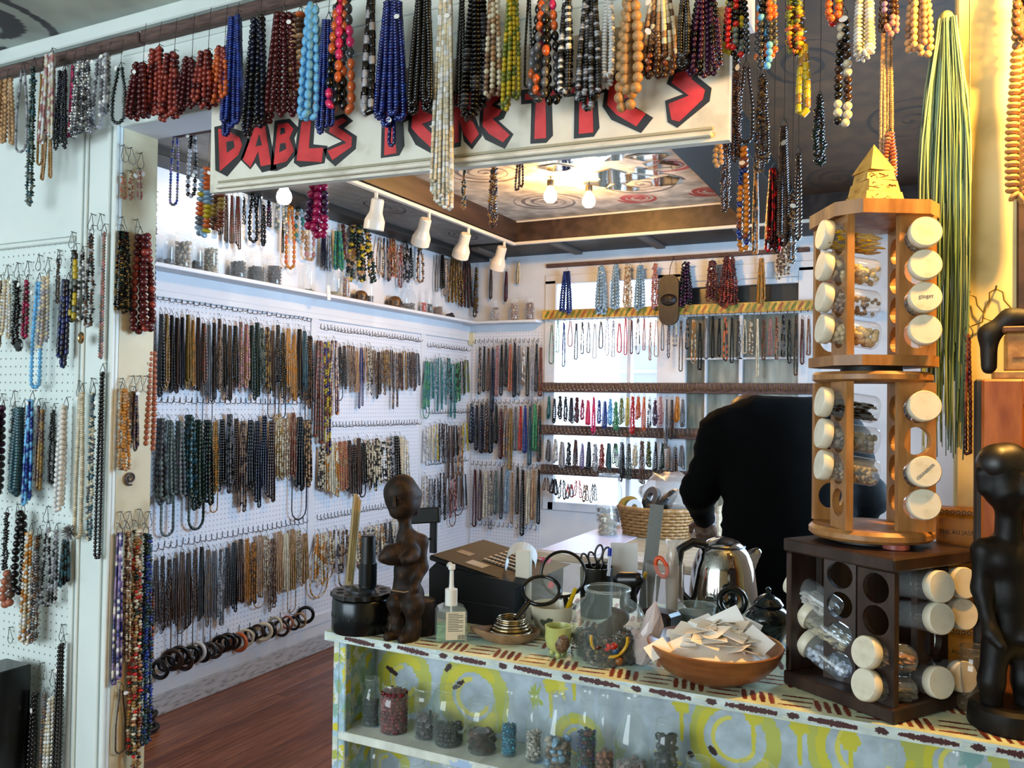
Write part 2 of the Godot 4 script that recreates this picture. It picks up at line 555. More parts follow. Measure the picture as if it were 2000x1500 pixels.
func setting() -> void:
	var mint := tri(mt("mint_wall_paint", Color.WHITE, 0.5), noisetex(0.01, [Color(0.77, 0.82, 0.80), Color(0.815, 0.855, 0.84), Color(0.83, 0.865, 0.85), Color(0.85, 0.88, 0.865)], 256, 256, 4, 3), Vector3.ONE * 0.7)
	var white := tri(mt("white_wall_paint", Color.WHITE, 0.55), noisetex(0.01, [Color(0.76, 0.77, 0.79), Color(0.82, 0.83, 0.85), Color(0.83, 0.84, 0.86), Color(0.87, 0.88, 0.89)], 256, 256, 4, 4), Vector3.ONE * 0.8)
	var cream := tri(mt("cream_wall_paint", Color.WHITE, 0.5), noisetex(0.012, [Color(0.72, 0.66, 0.44), Color(0.84, 0.78, 0.56), Color(0.86, 0.80, 0.58), Color(0.88, 0.84, 0.64)], 256, 256, 5, 9), Vector3.ONE * 1.5)
	var peg := tri(mt("pegboard_white", Color(0.84, 0.85, 0.88), 0.5), peg_tex(), Vector3.ONE * 39.37)
	var pegm := tri(mt("pegboard_mint", Color(0.82, 0.86, 0.845), 0.5), mats["pegboard_white"].albedo_texture, Vector3.ONE * 39.37)
	var dark := mt("black_beam_paint", Color(0.10, 0.095, 0.09), 0.55)
	var brown := wood("soffit_brown", Color(0.13, 0.08, 0.055), Color(0.24, 0.155, 0.11), Vector3(3, 3, 0.4), 0.5, 8)
	var strip := wood("weathered_strip", Color(0.22, 0.15, 0.13), Color(0.42, 0.31, 0.28), Vector3(4, 30, 30), 0.7, 12)
	mats["mint"] = mint; mats["white"] = white; mats["cream"] = cream; mats["peg"] = peg; mats["pegm"] = pegm; mats["dark"] = dark; mats["strip"] = strip
	# floor: dark wooden planks running into the stockroom
	var fl := slabbox("floor", Vector3(-4.6, -0.12, BZ - 0.2), Vector3(2.2, -0.022, 2.6), mt("floor_base", Color(0.06, 0.04, 0.03), 0.8), "dark red-brown plank floor of the stockroom")
	var pm := []
	for k in 5:
		var t := k / 4.0
		pm.append(wood("floor_plank_%d" % k, Color(0.33, 0.175, 0.115).lerp(Color(0.40, 0.225, 0.15), t), Color(0.53, 0.31, 0.21).lerp(Color(0.62, 0.39, 0.27), t), Vector3(9, 9, 0.9), 0.32, 20 + k))
	for k in 48:
		var x0 := LX + k * 0.092
		if x0 > 1.0: break
		var z := -5.7
		while z < -0.2:
			var l := rng.randf_range(1.1, 2.4)
			var z1 := minf(z + l, -0.1)
			piece("plank", Vector3(x0 + 0.001, -0.022, z + 0.001), Vector3(x0 + 0.091, 0.0, z1 - 0.001), pm[rng.randi() % 5], fl, 0.0015)
			z = z1
	# shop side: ceiling, walls, window opening behind the viewer
	var im := mottled(1024, 512, Color(0.64, 0.68, 0.66), 0.25, 31)
	for s in [[0.30, 0.945, 46], [0.52, 0.80, 60], [0.2, 0.72, 60], [0.8, 0.66, 66], [0.55, 0.35, 80], [0.1, 0.2, 60], [0.86, 0.2, 60]]:
		spiral(im, s[0] * 1024, s[1] * 512, s[2], 3.0, 11, Color(0.20, 0.20, 0.24))
	var cm := mt("shop_ceiling_paint", Color.WHITE, 0.6)
	cm.albedo_texture = ImageTexture.create_from_image(im)
	struct("ceiling", uvbox(Vector3(-4.6, 2.612, FZ), Vector3(2.2, 2.72, 2.6)), cm, "grey shop ceiling painted with dark spirals")
	slabbox("trim_1", Vector3(-4.6, 2.566, FZ), Vector3(-0.34, 2.612, FZ + 0.022), mint, "pale moulding where shop ceiling meets the wall", 0.004)
	slabbox("wall_left", Vector3(-4.72, 0, FZ), Vector3(-4.6, 2.72, 2.6), mint, "pale mint side wall of the shop")
	slabbox("wall_right", Vector3(2.2, 0, FZ), Vector3(2.32, 2.72, 2.6), cream, "cream side wall of the shop")
	for a in [[Vector3(-4.6, 0, 2.5), Vector3(2.2, 0.85, 2.6)], [Vector3(-4.6, 2.65, 2.5), Vector3(2.2, 2.72, 2.6)], [Vector3(-4.6, 0.85, 2.5), Vector3(-4.1, 2.65, 2.6)], [Vector3(-0.5, 0.85, 2.5), Vector3(2.2, 2.65, 2.6)]]:
		slabbox("wall_behind", a[0], a[1], mint, "pale wall around the shop window")
	var sw := struct("window_2", boxm(Vector3(3.6, 1.8, 0.006), 0.0), glass("window_glass", Color(0.95, 1, 1), 0.05), "large shop window", T(-2.3, 1.75, 2.55))
	for k in 4: put(boxm(Vector3(0.05, 1.8, 0.05), 0.004), white, "window_frame", sw, T(-1.8 + k * 1.2, 0, 0))
	# dividing wall: pegboard bay, casing, jamb, header, post
	var zb := FZ - 0.131
	slabbox("wall_dividing", Vector3(-4.6, 0, zb), Vector3(JX - 0.003, 2.612, FZ - 0.012), mint, "pale mint dividing wall")
	var bay := slabbox("wall_front", Vector3(-4.6, 1.985, FZ - 0.012), Vector3(-2.328, 2.566, FZ), mint, "pale mint wall above the pegboard bay", 0.002)
	slabbox("wall_pegboard", Vector3(-4.6, 0.0, FZ - 0.012), Vector3(-2.328, 1.985, FZ - 0.009), pegm, "mint pegboard bay hung with necklaces")
	piece("trim_ledge", Vector3(-4.6, 1.967, FZ - 0.01), Vector3(-2.335, 1.981, FZ + 0.010), mint, bay, 0.003)
	var cas := slabbox("trim_2", Vector3(-2.328, 0, FZ - 0.012), Vector3(JX, 2.30, FZ), mint, "pale grooved door casing beside the opening", 0.002)
	for e in [[-2.328, -2.306], [-2.298, -2.286], [-2.196, -2.181], [-2.172, JX]]:
		piece("moulding", Vector3(e[0], 0, FZ), Vector3(e[1], 2.30, FZ + (0.008 if e[0] < -2.2 else 0.012)), mint, cas, 0.003)
	var jamb := slabbox("trim_3", Vector3(JX - 0.003, 0, zb - 0.004), Vector3(JX, 2.295, FZ - 0.012), tri(mt("jamb_cream", Color.WHITE, 0.5), noisetex(0.012, [Color(0.62, 0.56, 0.42), Color(0.76, 0.71, 0.57), Color(0.78, 0.73, 0.59), Color(0.81, 0.77, 0.64)], 256, 256, 4, 6), Vector3.ONE * 1.2), "beige jamb of the opening hung with strands")
	jamb.set_meta("kind", "structure")
	# header with lapped boards
	var hd := slabbox("wall_header", Vector3(JX, 2.295, zb), Vector3(-0.345, 2.612, FZ - 0.012), white, "white boarded header above the opening")
	var y := 2.295
	while y < 2.56:
		var b := MB.new()
		b.box(Transform3D(Basis.from_euler(Vector3(-0.09, 0, 0)), Vector3((JX - 0.345) / 2, y + 0.036, FZ - 0.008)), Vector3(-0.345 - JX, 0.074, 0.012), 0.002)
		put(b.mesh(), mint, "siding_board", hd, Transform3D(Basis.IDENTITY, -hd.position))
		y += 0.07
	# brown strips that carry the hooks along the header
	for a in [[-3.2, -2.052, 2.5185, 2.55], [-2.046, -0.36, 2.5185, 2.551], [-0.35, 0.10, 2.53, 2.565]]:
		var s := piece("hook_rail", Vector3(a[0], a[2], FZ), Vector3(a[1], a[3], FZ + 0.03), strip, self, 0.004)
		tag(s, ["weathered brown hook rail on the mint wall", "weathered brown hook rail above the painted sign", "weathered brown hook rail from header to cream post"][taken["hook_rail"]], "rail", "hook rails")
	slabbox("wall_lintel", Vector3(-0.345, 2.565, zb), Vector3(0.10, 2.72, FZ + 0.02), dark, "dark lintel between header and post")
	slabbox("wall_post", Vector3(0.035, 0, FZ - 0.16), Vector3(0.150, 2.72, FZ), cream, "cream painted post and wall beside the spice racks", 0.004)
	var rw := slabbox("wall_cream", Vector3(0.150, 0, FZ - 0.16), Vector3(2.2, 2.72, FZ - 0.02), cream, "cream wall behind the orange cabinet")
	piece("trim_edge", Vector3(0.128, 1.2, FZ), Vector3(0.146, 2.6, FZ + 0.012), wood("dark_trim", Color(0.14, 0.09, 0.06), Color(0.25, 0.17, 0.12)), rw, 0.003)
	piece("siding_board", Vector3(0.150, 0.0, FZ - 0.02), Vector3(1.2, 2.6, FZ + 0.004), mt("pale_wall_panel", Color(0.84, 0.85, 0.83), 0.5), rw, 0.002)
	# the room behind
	slabbox("wall_stockroom", Vector3(LX - 0.12, 0, BZ - 0.12), Vector3(LX, 2.75, zb), white, "white long wall of the stockroom")
	slabbox("wall_stockroom", Vector3(LX, 0, zb), Vector3(-2.6, 2.72, zb + 0.02), white, "back of the dividing wall")
	for a in [[Vector3(0.3, 0, BZ), Vector3(0.42, 1.05, FZ - 0.16)], [Vector3(0.3, 2.25, BZ), Vector3(0.42, 2.75, FZ - 0.16)], [Vector3(0.3, 1.05, BZ), Vector3(0.42, 2.25, -4.2)], [Vector3(0.3, 1.05, -2.6), Vector3(0.42, 2.25, FZ - 0.16)]]:
		slabbox("wall_short", a[0], a[1], white, "white short wall around the added side window")
	struct("added_window_3", boxm(Vector3(0.006, 1.2, 1.6), 0.0), mats["window_glass"], "added side window of the stockroom, out of view", T(0.4, 1.65, -3.4))  # invented, hidden behind the post; goes with the added side light
	# coffered ceiling of the stockroom
	var roof := slabbox("ceiling_2", Vector3(LX - 0.1, 2.9, BZ - 0.1), Vector3(0.42, 2.98, FZ - 0.1), dark, "dark underside above the stockroom ceiling")
	var ia := mottled(512, 1024, Color(0.70, 0.66, 0.60), 0.3, 41)
	for s in [[0.27, 0.86, 74], [0.70, 0.80, 80], [0.25, 0.62, 78], [0.68, 0.56, 84], [0.3, 0.36, 70], [0.72, 0.3, 70], [0.3, 0.12, 60], [0.75, 0.1, 60]]:
		spiral(ia, s[0] * 512, s[1] * 1024, s[2], 4.0, 7, Color(0.42, 0.38, 0.35))
	for s in [[0.86, 0.70, 40], [0.62, 0.90, 40], [0.9, 0.9, 40]]:
		spiral(ia, s[0] * 512, s[1] * 1024, s[2], 3.5, 9, Color(0.62, 0.22, 0.19))
	var am := mt("coffer_paint", Color.WHITE, 0.5)
	am.albedo_texture = ImageTexture.create_from_image(ia)
	put(uvbox(Vector3(-2.6, 2.75, -5.25), Vector3(-1.02, 2.79, -2.1)), am, "ceiling_panel", roof, Transform3D(Basis.IDENTITY, -roof.position))
	var ib := mottled(512, 1024, Color(0.25, 0.16, 0.085), 0.3, 43)
	for s in [[0.25, 0.90, 90], [0.62, 0.62, 100], [0.3, 0.36, 80], [0.7, 0.2, 80], [0.75, 0.88, 60]]:
		spiral(ib, s[0] * 512, s[1] * 1024, s[2], 3.0, 8, Color(0.13, 0.09, 0.06))
	var bm := mt("coffer_paint_tan", Color.WHITE, 0.5)
	bm.albedo_texture = ImageTexture.create_from_image(ib)
	put(uvbox(Vector3(-0.73, 2.75, -5.25), Vector3(0.3, 2.79, -2.1)), bm, "ceiling_panel", roof, Transform3D(Basis.IDENTITY, -roof.position))
	var ic := mottled(256, 1024, Color(0.42, 0.41, 0.40), 0.2, 45)
	for s in [[0.5, 0.62, 70], [0.5, 0.3, 70], [0.5, 0.9, 60]]:
		spiral(ic, s[0] * 256, s[1] * 1024, s[2], 4.0, 6, Color(0.13, 0.13, 0.13))
	var cmm := mt("soffit_paint_grey", Color.WHITE, 0.5)
	cmm.albedo_texture = ImageTexture.create_from_image(ic)
	put(uvbox(Vector3(-3.08, 2.612, -5.25), Vector3(-2.62, 2.65, -2.0)), cmm, "soffit_panel", roof, Transform3D(Basis.IDENTITY, -roof.position))
	for a in [[Vector3(LX, 2.575, BZ), Vector3(-3.08, 2.75, zb)], [Vector3(-3.08, 2.60, BZ), Vector3(0.3, 2.75, -5.27)], [Vector3(-1.02, 2.60, -5.25), Vector3(-0.73, 2.8, -2.1)], [Vector3(-3.08, 2.60, -2.1), Vector3(0.3, 2.8, zb)]]:
		piece("ceiling_beam", a[0], a[1], dark, roof, 0.004)
	for a in [[Vector3(-2.62, 2.61, -5.25), Vector3(-2.6, 2.8, -2.1)], [Vector3(-2.6, 2.61, -5.27), Vector3(0.3, 2.8, -5.25)], [Vector3(-1.03, 2.61, -5.25), Vector3(-1.02, 2.8, -2.1)], [Vector3(-2.6, 2.61, -2.1), Vector3(-1.03, 2.8, -2.09)]]:
		piece("coffer_side", a[0], a[1], brown, roof, 0.0)
	for k in 5:
		piece("soffit_rib", Vector3(-3.08 + k * 0.62 + 0.1, 2.58, BZ + 0.02), Vector3(-3.02 + k * 0.62 + 0.1, 2.602, -5.28), mt("soffit_rib_grey", Color(0.36, 0.33, 0.31), 0.6), roof, 0.002)
	var railm := mt("ivory_track_enamel", Color(0.80, 0.76, 0.70), 0.35)
	mats["railm"] = railm
	piece("trim_strip", Vector3(-2.63, 2.585, -5.26), Vector3(0.29, 2.605, -5.235), railm, roof, 0.003)
	piece("trim_strip", Vector3(-2.60, 2.74, -5.25), Vector3(-1.03, 2.752, -5.238), railm, roof, 0.003)

# ---------------------------------------------------------------- the painted sign
func px_poly(pts: Array, z: float, o: Vector3) -> PackedVector2Array:
	var r := PackedVector2Array()
	for k in range(0, pts.size(), 2):
		var p := onZ(pts[k], pts[k + 1], z) - o
		r.append(Vector2(p.x, p.y))
	return r
func sign_board() -> void:
	var z := FZ + 0.046
	var bl := onZ(410, 377, z)
	var br := onZ(1424, 273, z)
	var s := thing("sign_board", "white hand-painted sign reading DABLS PERETTES in red letters", "sign", Vector3(bl.x, bl.y, z))
	var w := br.x - bl.x
	var tilt := atan2(br.y - bl.y, w)
	var paint := tri(mt("sign_paint", Color.WHITE, 0.5), noisetex(0.014, [Color(0.70, 0.68, 0.61), Color(0.84, 0.82, 0.76), Color(0.86, 0.84, 0.78), Color(0.88, 0.87, 0.82)], 256, 256, 5, 13), Vector3.ONE * 2.2)
	var b := MB.new()
	var poly := PackedVector2Array([Vector2(0, 0), Vector2(w, br.y - bl.y), Vector2(w, 0.235), Vector2(0, 0.235)])
	slab(poly, 0.022, b, T(0, 0, -0.022))
	put(b.mesh(), paint, "board", s)
	b = MB.new()
	b.box(Transform3D(Basis(Vector3.BACK, tilt), Vector3(w * 0.5, 0.012 + (br.y - bl.y) * 0.5, 0.006)), Vector3(w * 0.955, 0.010, 0.018), 0.003)
	put(b.mesh(), paint, "ledge_moulding", s)
	b = MB.new()
	b.box(Transform3D(Basis(Vector3.BACK, tilt), Vector3(w * 0.5, 0.026 + (br.y - bl.y) * 0.5, 0.002)), Vector3(w * 0.955, 0.006, 0.006), 0.001)
	put(b.mesh(), mt("sign_moulding_line", Color(0.62, 0.60, 0.50), 0.5), "ledge_moulding", s)
	var ink := mt("sign_black_paint", Color(0.085, 0.08, 0.09), 0.5)
	var red := tri(mt("sign_red_paint", Color.WHITE, 0.45), noisetex(0.02, [Color(0.62, 0.10, 0.11), Color(0.74, 0.13, 0.14), Color(0.80, 0.17, 0.18), Color(0.84, 0.22, 0.22)], 128, 128, 4, 15), Vector3.ONE * 4)
	var o := Vector3(bl.x, bl.y, 0)
	# each letter: [black outline, red faces ..., black counters ...] in survey coordinates
	var letters := [
		[[[419, 248, 436, 244, 478, 258, 488, 275, 482, 300, 444, 345, 421, 333]], [[427, 252, 441, 253, 468, 268, 474, 283, 466, 303, 430, 335]], [[443, 277, 457, 275, 459, 288, 444, 299]]],
		[[[470, 312, 494, 245, 522, 238, 541, 330, 512, 337, 499, 318, 489, 331]], [[475, 312, 498, 250, 518, 244, 530, 321, 510, 325, 505, 296, 490, 327]], [[500, 286, 507, 262, 512, 284]]],
		[[[528, 334, 537, 236, 566, 232, 584, 250, 575, 270, 581, 300, 560, 325, 541, 334]], [[535, 322, 543, 243, 563, 240, 574, 252, 566, 270, 575, 294, 560, 316]], [[548, 264, 558, 260, 557, 250, 549, 250], [546, 298, 560, 291, 558, 279, 548, 281]]],
		[[[574, 318, 584, 232, 616, 228, 612, 282, 640, 285, 634, 319, 586, 327]], [[580, 314, 590, 238, 608, 236, 604, 290, 632, 289, 629, 317]]],
		[[[632, 292, 668, 276, 634, 258, 640, 232, 672, 222, 690, 236, 672, 250, 697, 266, 695, 291, 655, 325, 638, 310]], [[640, 295, 678, 279, 643, 258, 648, 240, 670, 230, 678, 236, 660, 248, 688, 268, 687, 287, 650, 313]]],
		[[[744, 309, 747, 190, 790, 186, 812, 206, 806, 230, 788, 240, 790, 285, 780, 304]], [[751, 304, 754, 197, 785, 194, 800, 208, 796, 225, 770, 236, 775, 299]], [[766, 222, 768, 206, 782, 206, 782, 220]]],
		[[[797, 255, 800, 205, 836, 176, 862, 184, 852, 206, 834, 212, 860, 226, 852, 242, 838, 246, 864, 268, 848, 303, 812, 283]], [[804, 250, 808, 210, 836, 186, 850, 190, 842, 202, 822, 212, 846, 226, 842, 236, 824, 242, 856, 274, 845, 291, 818, 266]]],
		[[[882, 290, 880, 178, 922, 170, 940, 190, 926, 222, 942, 265, 922, 292, 906, 276, 902, 252, 900, 286]], [[888, 280, 887, 186, 918, 178, 930, 192, 916, 222, 936, 262, 921, 281, 906, 262, 896, 232, 896, 278]], [[897, 212, 897, 196, 912, 192, 914, 206]]],
		[[[936, 252, 938, 200, 968, 166, 996, 172, 986, 194, 970, 204, 992, 214, 984, 232, 974, 236, 1003, 262, 986, 291, 948, 273]], [[943, 246, 946, 204, 970, 176, 984, 180, 976, 192, 960, 206, 980, 216, 974, 226, 962, 232, 996, 264, 983, 278, 956, 262]]],
		[[[1036, 281, 1038, 202, 1018, 204, 1018, 176, 1096, 166, 1098, 192, 1078, 198, 1080, 265, 1067, 279]], [[1044, 272, 1047, 194, 1026, 196, 1026, 184, 1088, 175, 1090, 184, 1066, 190, 1067, 270]]],
		[[[1121, 271, 1122, 188, 1106, 190, 1106, 164, 1182, 152, 1184, 180, 1166, 184, 1171, 250, 1160, 267]], [[1131, 262, 1132, 182, 1114, 182, 1114, 172, 1174, 162, 1176, 172, 1157, 176, 1159, 259]]],
		[[[1177, 208, 1182, 170, 1206, 138, 1238, 140, 1230, 162, 1216, 172, 1242, 180, 1238, 194, 1226, 200, 1276, 230, 1252, 260, 1194, 234]], [[1186, 205, 1190, 172, 1208, 148, 1226, 148, 1220, 158, 1204, 174, 1230, 184, 1228, 190, 1212, 198, 1262, 222, 1243, 247, 1204, 224]]],
		[[[1299, 197, 1334, 184, 1302, 164, 1312, 136, 1356, 124, 1372, 136, 1362, 150, 1390, 172, 1386, 198, 1323, 250, 1304, 239]], [[1306, 203, 1346, 187, 1312, 162, 1320, 144, 1354, 134, 1360, 140, 1350, 154, 1377, 176, 1373, 194, 1327, 238, 1312, 234]]],
	]
	for l in letters:
		var lead := MB.new()
		for p in l[0]: slab(px_poly(p, z, o), 0.0008, lead)
		var node := put(lead.mesh(), ink, "letter", s)
		var face := MB.new()
		for p in l[1]: slab(px_poly(p, z, o), 0.0014, face)
		put(face.mesh(), red, "letter_face", node)
		if l.size() > 2:
			var ctr := MB.new()
			for p in l[2]: slab(px_poly(p, z, o), 0.0018, ctr)
			put(ctr.mesh(), ink, "letter_counter", node)

# ---------------------------------------------------------------- the counter with its shelves
func stroke(im: Image, a: Vector2, b: Vector2, w: float, col: Color, rough := 0.25) -> void:
	var n := int(a.distance_to(b)) + 1
	for k in n + 1:
		var t := float(k) / n
		var p := a.lerp(b, t)
		var ww := w * (0.55 + 0.45 * sin(PI * clampf(t, 0.08, 0.92))) * (1.0 + rng.randf_range(-rough, rough))
		var d := (b - a).normalized().orthogonal()
		for j in range(-int(ww / 2), int(ww / 2) + 1):
			var q := p + d * j
			if q.x >= 0 and q.y >= 0 and q.x < im.get_width() - 1 and q.y < im.get_height() - 1:
				im.set_pixel(int(q.x), int(q.y), col)
				im.set_pixel(int(q.x) + 1, int(q.y), col)
func blob(im: Image, p: Vector2, r: Vector2, col: Color, s := 1, ragged := 0.35) -> void:
	var n := noise(0.9, 2, s)
	for y in range(int(p.y - r.y * 1.5), int(p.y + r.y * 1.5)):
		for x in range(int(p.x - r.x * 1.5), int(p.x + r.x * 1.5)):
			if x < 0 or y < 0 or x >= im.get_width() or y >= im.get_height(): continue
			var d := Vector2((x - p.x) / r.x, (y - p.y) / r.y)
			var a := d.angle()
			if d.length() < 1.0 + ragged * n.get_noise_2d(cos(a) * 2.0 + p.x, sin(a) * 2.0): im.set_pixel(x, y, col)
func ring(im: Image, p: Vector2, r: float, w: float, col: Color, a0 := 0.0, a1 := TAU, sq := 1.0) -> void:
	var n := int(r * (a1 - a0) / maxf(w * 0.2, 1.0)) + 2
	for k in n + 1:
		var a := lerpf(a0, a1, float(k) / n)
		var ww := w * rng.randf_range(0.8, 1.15)
		im.fill_rect(Rect2i(int(p.x + cos(a) * r - ww / 2), int(p.y + sin(a) * r * sq - ww / 2), int(ww), int(ww)), col)

func top_uv(p: Vector3) -> Vector2:
	return Vector2((p.x + 1.122) / 2.322, (CZ - p.z) / 0.58)
func back_px(px: float, py: float) -> Vector2:
	var p := onZ(px, py, -1.545)
	return Vector2((p.x + 1.098) * 2048.0 / 2.278, (1.002 - p.y) * 2048.0 / 2.278)
func counter() -> void:
	var x0 := -1.122
	var x1 := 1.2
	var zb := -1.98
	var c := thing("counter", "painted display counter with open bead-jar shelves and striped top", "counter", Vector3(0, 0, CZ))
	# striped top
	var im := mottled(2048, 512, Color(0.78, 0.83, 0.72), 0.14, 51)
	var sx := 2048.0 / (x1 - x0)
	var sy := 512.0 / 0.58
	for k in 26: blob(im, Vector2(rng.randf() * 2048, rng.randf() * 512), Vector2(rng.randf_range(30, 90), rng.randf_range(15, 45)), [Color(0.66, 0.78, 0.74), Color(0.80, 0.83, 0.70), Color(0.62, 0.75, 0.76)][k % 3], k, 0.6)
	var brown := Color(0.47, 0.21, 0.14)
	var dk := [brown, Color(0.45, 0.22, 0.15), Color(0.37, 0.16, 0.115)]
	var row := 0
	var yy := 0.04
	while yy < 0.55:
		var xx := 0.03 + (row % 2) * 0.058
		while xx < x1 - x0 - 0.05:
			for k in 4:
				var bx := xx + k * 0.0145
				stroke(im, Vector2((bx + 0.010) * sx, (yy - 0.026) * sy), Vector2((bx - 0.002) * sx, (yy + 0.022) * sy), 7.0, dk[k % 3])
			for k in 3:
				var by := yy - 0.022 + k * 0.022
				stroke(im, Vector2((xx + 0.062) * sx, by * sy), Vector2((xx + 0.110) * sx, (by + 0.005) * sy), 6.0, dk[k])
			xx += 0.1155
		row += 1
		yy += 0.094
	var tm := mt("counter_top_paint", Color.WHITE, 0.42)
	tm.albedo_texture = ImageTexture.create_from_image(im)
	var m := MB.new()
	for q in [[x0, 0.03, CZ, zb], [0.03, x1, CZ, -1.692]]:
		var a := Vector3(q[0], CT, q[2])
		var b := Vector3(q[1], CT, q[2])
		var d := Vector3(q[1], CT, q[3])
		var e := Vector3(q[0], CT, q[3])
		m.quad(a, b, d, e, Vector3.UP, Color.WHITE, [top_uv(a), top_uv(b), top_uv(d), top_uv(e)])
		var dn := Vector3(0, -0.018, 0)
		m.quad(a + dn, b + dn, d + dn, e + dn, Vector3.DOWN, Color.WHITE, [top_uv(a), top_uv(b), top_uv(d), top_uv(e)])
		if q[0] == x0: m.quad(a, e, e + dn, a + dn, Vector3.LEFT, Color.WHITE, [top_uv(a), top_uv(e), top_uv(e), top_uv(a)])
		m.quad(d, e, e + dn, d + dn, Vector3.FORWARD, Color.WHITE, [top_uv(d), top_uv(e), top_uv(e), top_uv(d)])
	put(m.mesh(true), tm, "worktop", c, T(0, 0, -CZ))
	# front edge with dabs
	var ie := mottled(2048, 32, Color(0.74, 0.79, 0.78), 0.15, 52)
	for k in 200: ie.fill_rect(Rect2i(rng.randi() % 2048, rng.randi() % 32, rng.randi_range(4, 30), rng.randi_range(2, 6)), Color(0.68, 0.76, 0.78) if k % 2 else Color(0.78, 0.80, 0.70))
	var ex := 46.0
	while ex < 2040:
		stroke(ie, Vector2(ex, 12 + rng.randf() * 4), Vector2(ex + 58 + rng.randf() * 14, 17 + rng.randf() * 4), 15, Color(0.27, 0.12, 0.125), 0.4)
		blob(ie, Vector2(ex + 92, 15), Vector2(8, 9), Color(0.24, 0.12, 0.12), int(ex))
		ex += 113
	var em := mt("counter_edge_paint", Color.WHITE, 0.45)
	em.albedo_texture = ImageTexture.create_from_image(ie)
	m = MB.new()
	m.quad(Vector3(x0, CT, 0.001), Vector3(x1, CT, 0.001), Vector3(x1, CT - 0.018, 0.001), Vector3(x0, CT - 0.018, 0.001), Vector3.BACK, Color.WHITE, [Vector2(0, 0), Vector2(1, 0), Vector2(1, 1), Vector2(0, 1)])
	m.quad(Vector3(x0, CT, 0.001), Vector3(x1, CT, 0.001), Vector3(x1, CT, 0), Vector3(x0, CT, 0), Vector3.UP, Color.WHITE, [Vector2(0, 0), Vector2(1, 0), Vector2(1, .02), Vector2(0, .02)])
	put(m.mesh(true), em, "edge_band", c)
	# carcass
	var zp := -1.545
	var w0 := -1.098
	var w1 := 1.18
	var yl := 0.30
	var zf := CZ - 0.02
	var bi := mottled(2048, 768, Color(0.66, 0.72, 0.76), 0.14, 53)
	var bs := 2048.0 / (w1 - w0)
	for k in 40: blob(bi, Vector2(rng.randf() * 2048, rng.randf() * 768), Vector2(rng.randf_range(20, 70), rng.randf_range(14, 40)), [Color(0.62, 0.66, 0.77), Color(0.55, 0.68, 0.70), Color(0.50, 0.66, 0.66), Color(0.70, 0.73, 0.76)][k % 4], 60 + k, 0.8)
	var yel := [Color(0.78, 0.75, 0.22), Color(0.70, 0.72, 0.34), Color(0.62, 0.68, 0.30), Color(0.82, 0.79, 0.36)]
	for q in [[790, 1330, 48, 26], [925, 1362, 60, 26], [1435, 1445, 62, 20], [1690, 1470, 70, 24], [1130, 1450, 40, 16], [1880, 1500, 50, 20], [760, 1500, 40, 18], [1000, 1520, 50, 18]]:
		var p: Vector2 = back_px(q[0], q[1])
		ring(bi, p, q[2], q[3], yel[1])
		ring(bi, p, q[2] * 0.9, q[3] * 0.55, yel[0], rng.randf() * 2.0, 5.5)
		ring(bi, p, q[2] * 0.55, q[3] * 0.3, yel[3], 0.5, 4.5)
	for k in 60: blob(bi, Vector2(rng.randf() * 2048, rng.randf() * 768), Vector2(rng.randf_range(5, 20), rng.randf_range(6, 22)), yel[k % 4], 100 + k, 0.9)
	for q in [[755, 1302, 775, 1318], [870, 1310, 880, 1298], [1345, 1468, 1352, 1478], [1385, 1458, 1398, 1474], [885, 1345, 905, 1330]]:
		stroke(bi, back_px(q[0], q[1]), back_px(q[2], q[3]), 9, Color(0.20, 0.12, 0.12))
	for q in [[1120, 1300], [1330, 1375], [1470, 1395], [1075, 1335], [1660, 1445], [1560, 1418]]:
		var p: Vector2 = back_px(q[0], q[1])
		blob(bi, p, Vector2(14, 16), yel[0], int(q[0]))
		stroke(bi, p, p + Vector2(2, 60), 6, yel[0])
	var bm := mt("counter_back_paint", Color.WHITE, 0.5)
	bm.albedo_texture = ImageTexture.create_from_image(bi)
	m = MB.new()
	var yb := 1.002 - 768.0 / bs
	m.quad(Vector3(w0, 1.002, zp - CZ), Vector3(w1, 1.002, zp - CZ), Vector3(w1, yb, zp - CZ), Vector3(w0, yb, zp - CZ), Vector3.BACK, Color.WHITE, [Vector2(0, 0), Vector2(1, 0), Vector2(1, 1), Vector2(0, 1)])
	m.quad(Vector3(w0, 1.002, zp - CZ - 0.02), Vector3(w1, 1.002, zp - CZ - 0.02), Vector3(w1, yb, zp - CZ - 0.02), Vector3(w0, yb, zp - CZ - 0.02), Vector3.FORWARD, Color.WHITE, [Vector2(0, 0), Vector2(1, 0), Vector2(1, 1), Vector2(0, 1)])
	put(m.mesh(true), bm, "back_panel", c)
	# dappled paint for side, shelves
	var di := mottled(256, 256, Color(0.62, 0.74, 0.80), 0.2, 54)
	for k in 60: blob(di, Vector2(rng.randf() * 256, rng.randf() * 256), Vector2(rng.randf_range(6, 22), rng.randf_range(8, 26)), [Color(0.80, 0.76, 0.22), Color(0.75, 0.79, 0.74), Color(0.52, 0.68, 0.62), Color(0.55, 0.68, 0.80), Color(0.82, 0.84, 0.82), Color(0.66, 0.70, 0.34)][k % 6], 200 + k, 0.6)
	var dm := tri(mt("dappled_shelf_paint", Color.WHITE, 0.5), ImageTexture.create_from_image(di), Vector3.ONE * 5.0)
	var si := mottled(256, 128, Color(0.80, 0.82, 0.78), 0.15, 55)
	for k in 26: blob(si, Vector2(rng.randf() * 256, rng.randf() * 128), Vector2(rng.randf_range(6, 20), rng.randf_range(4, 12)), [Color(0.84, 0.80, 0.36), Color(0.62, 0.72, 0.84), Color(0.86, 0.87, 0.85), Color(0.70, 0.72, 0.74)][k % 4], 260 + k, 0.6)
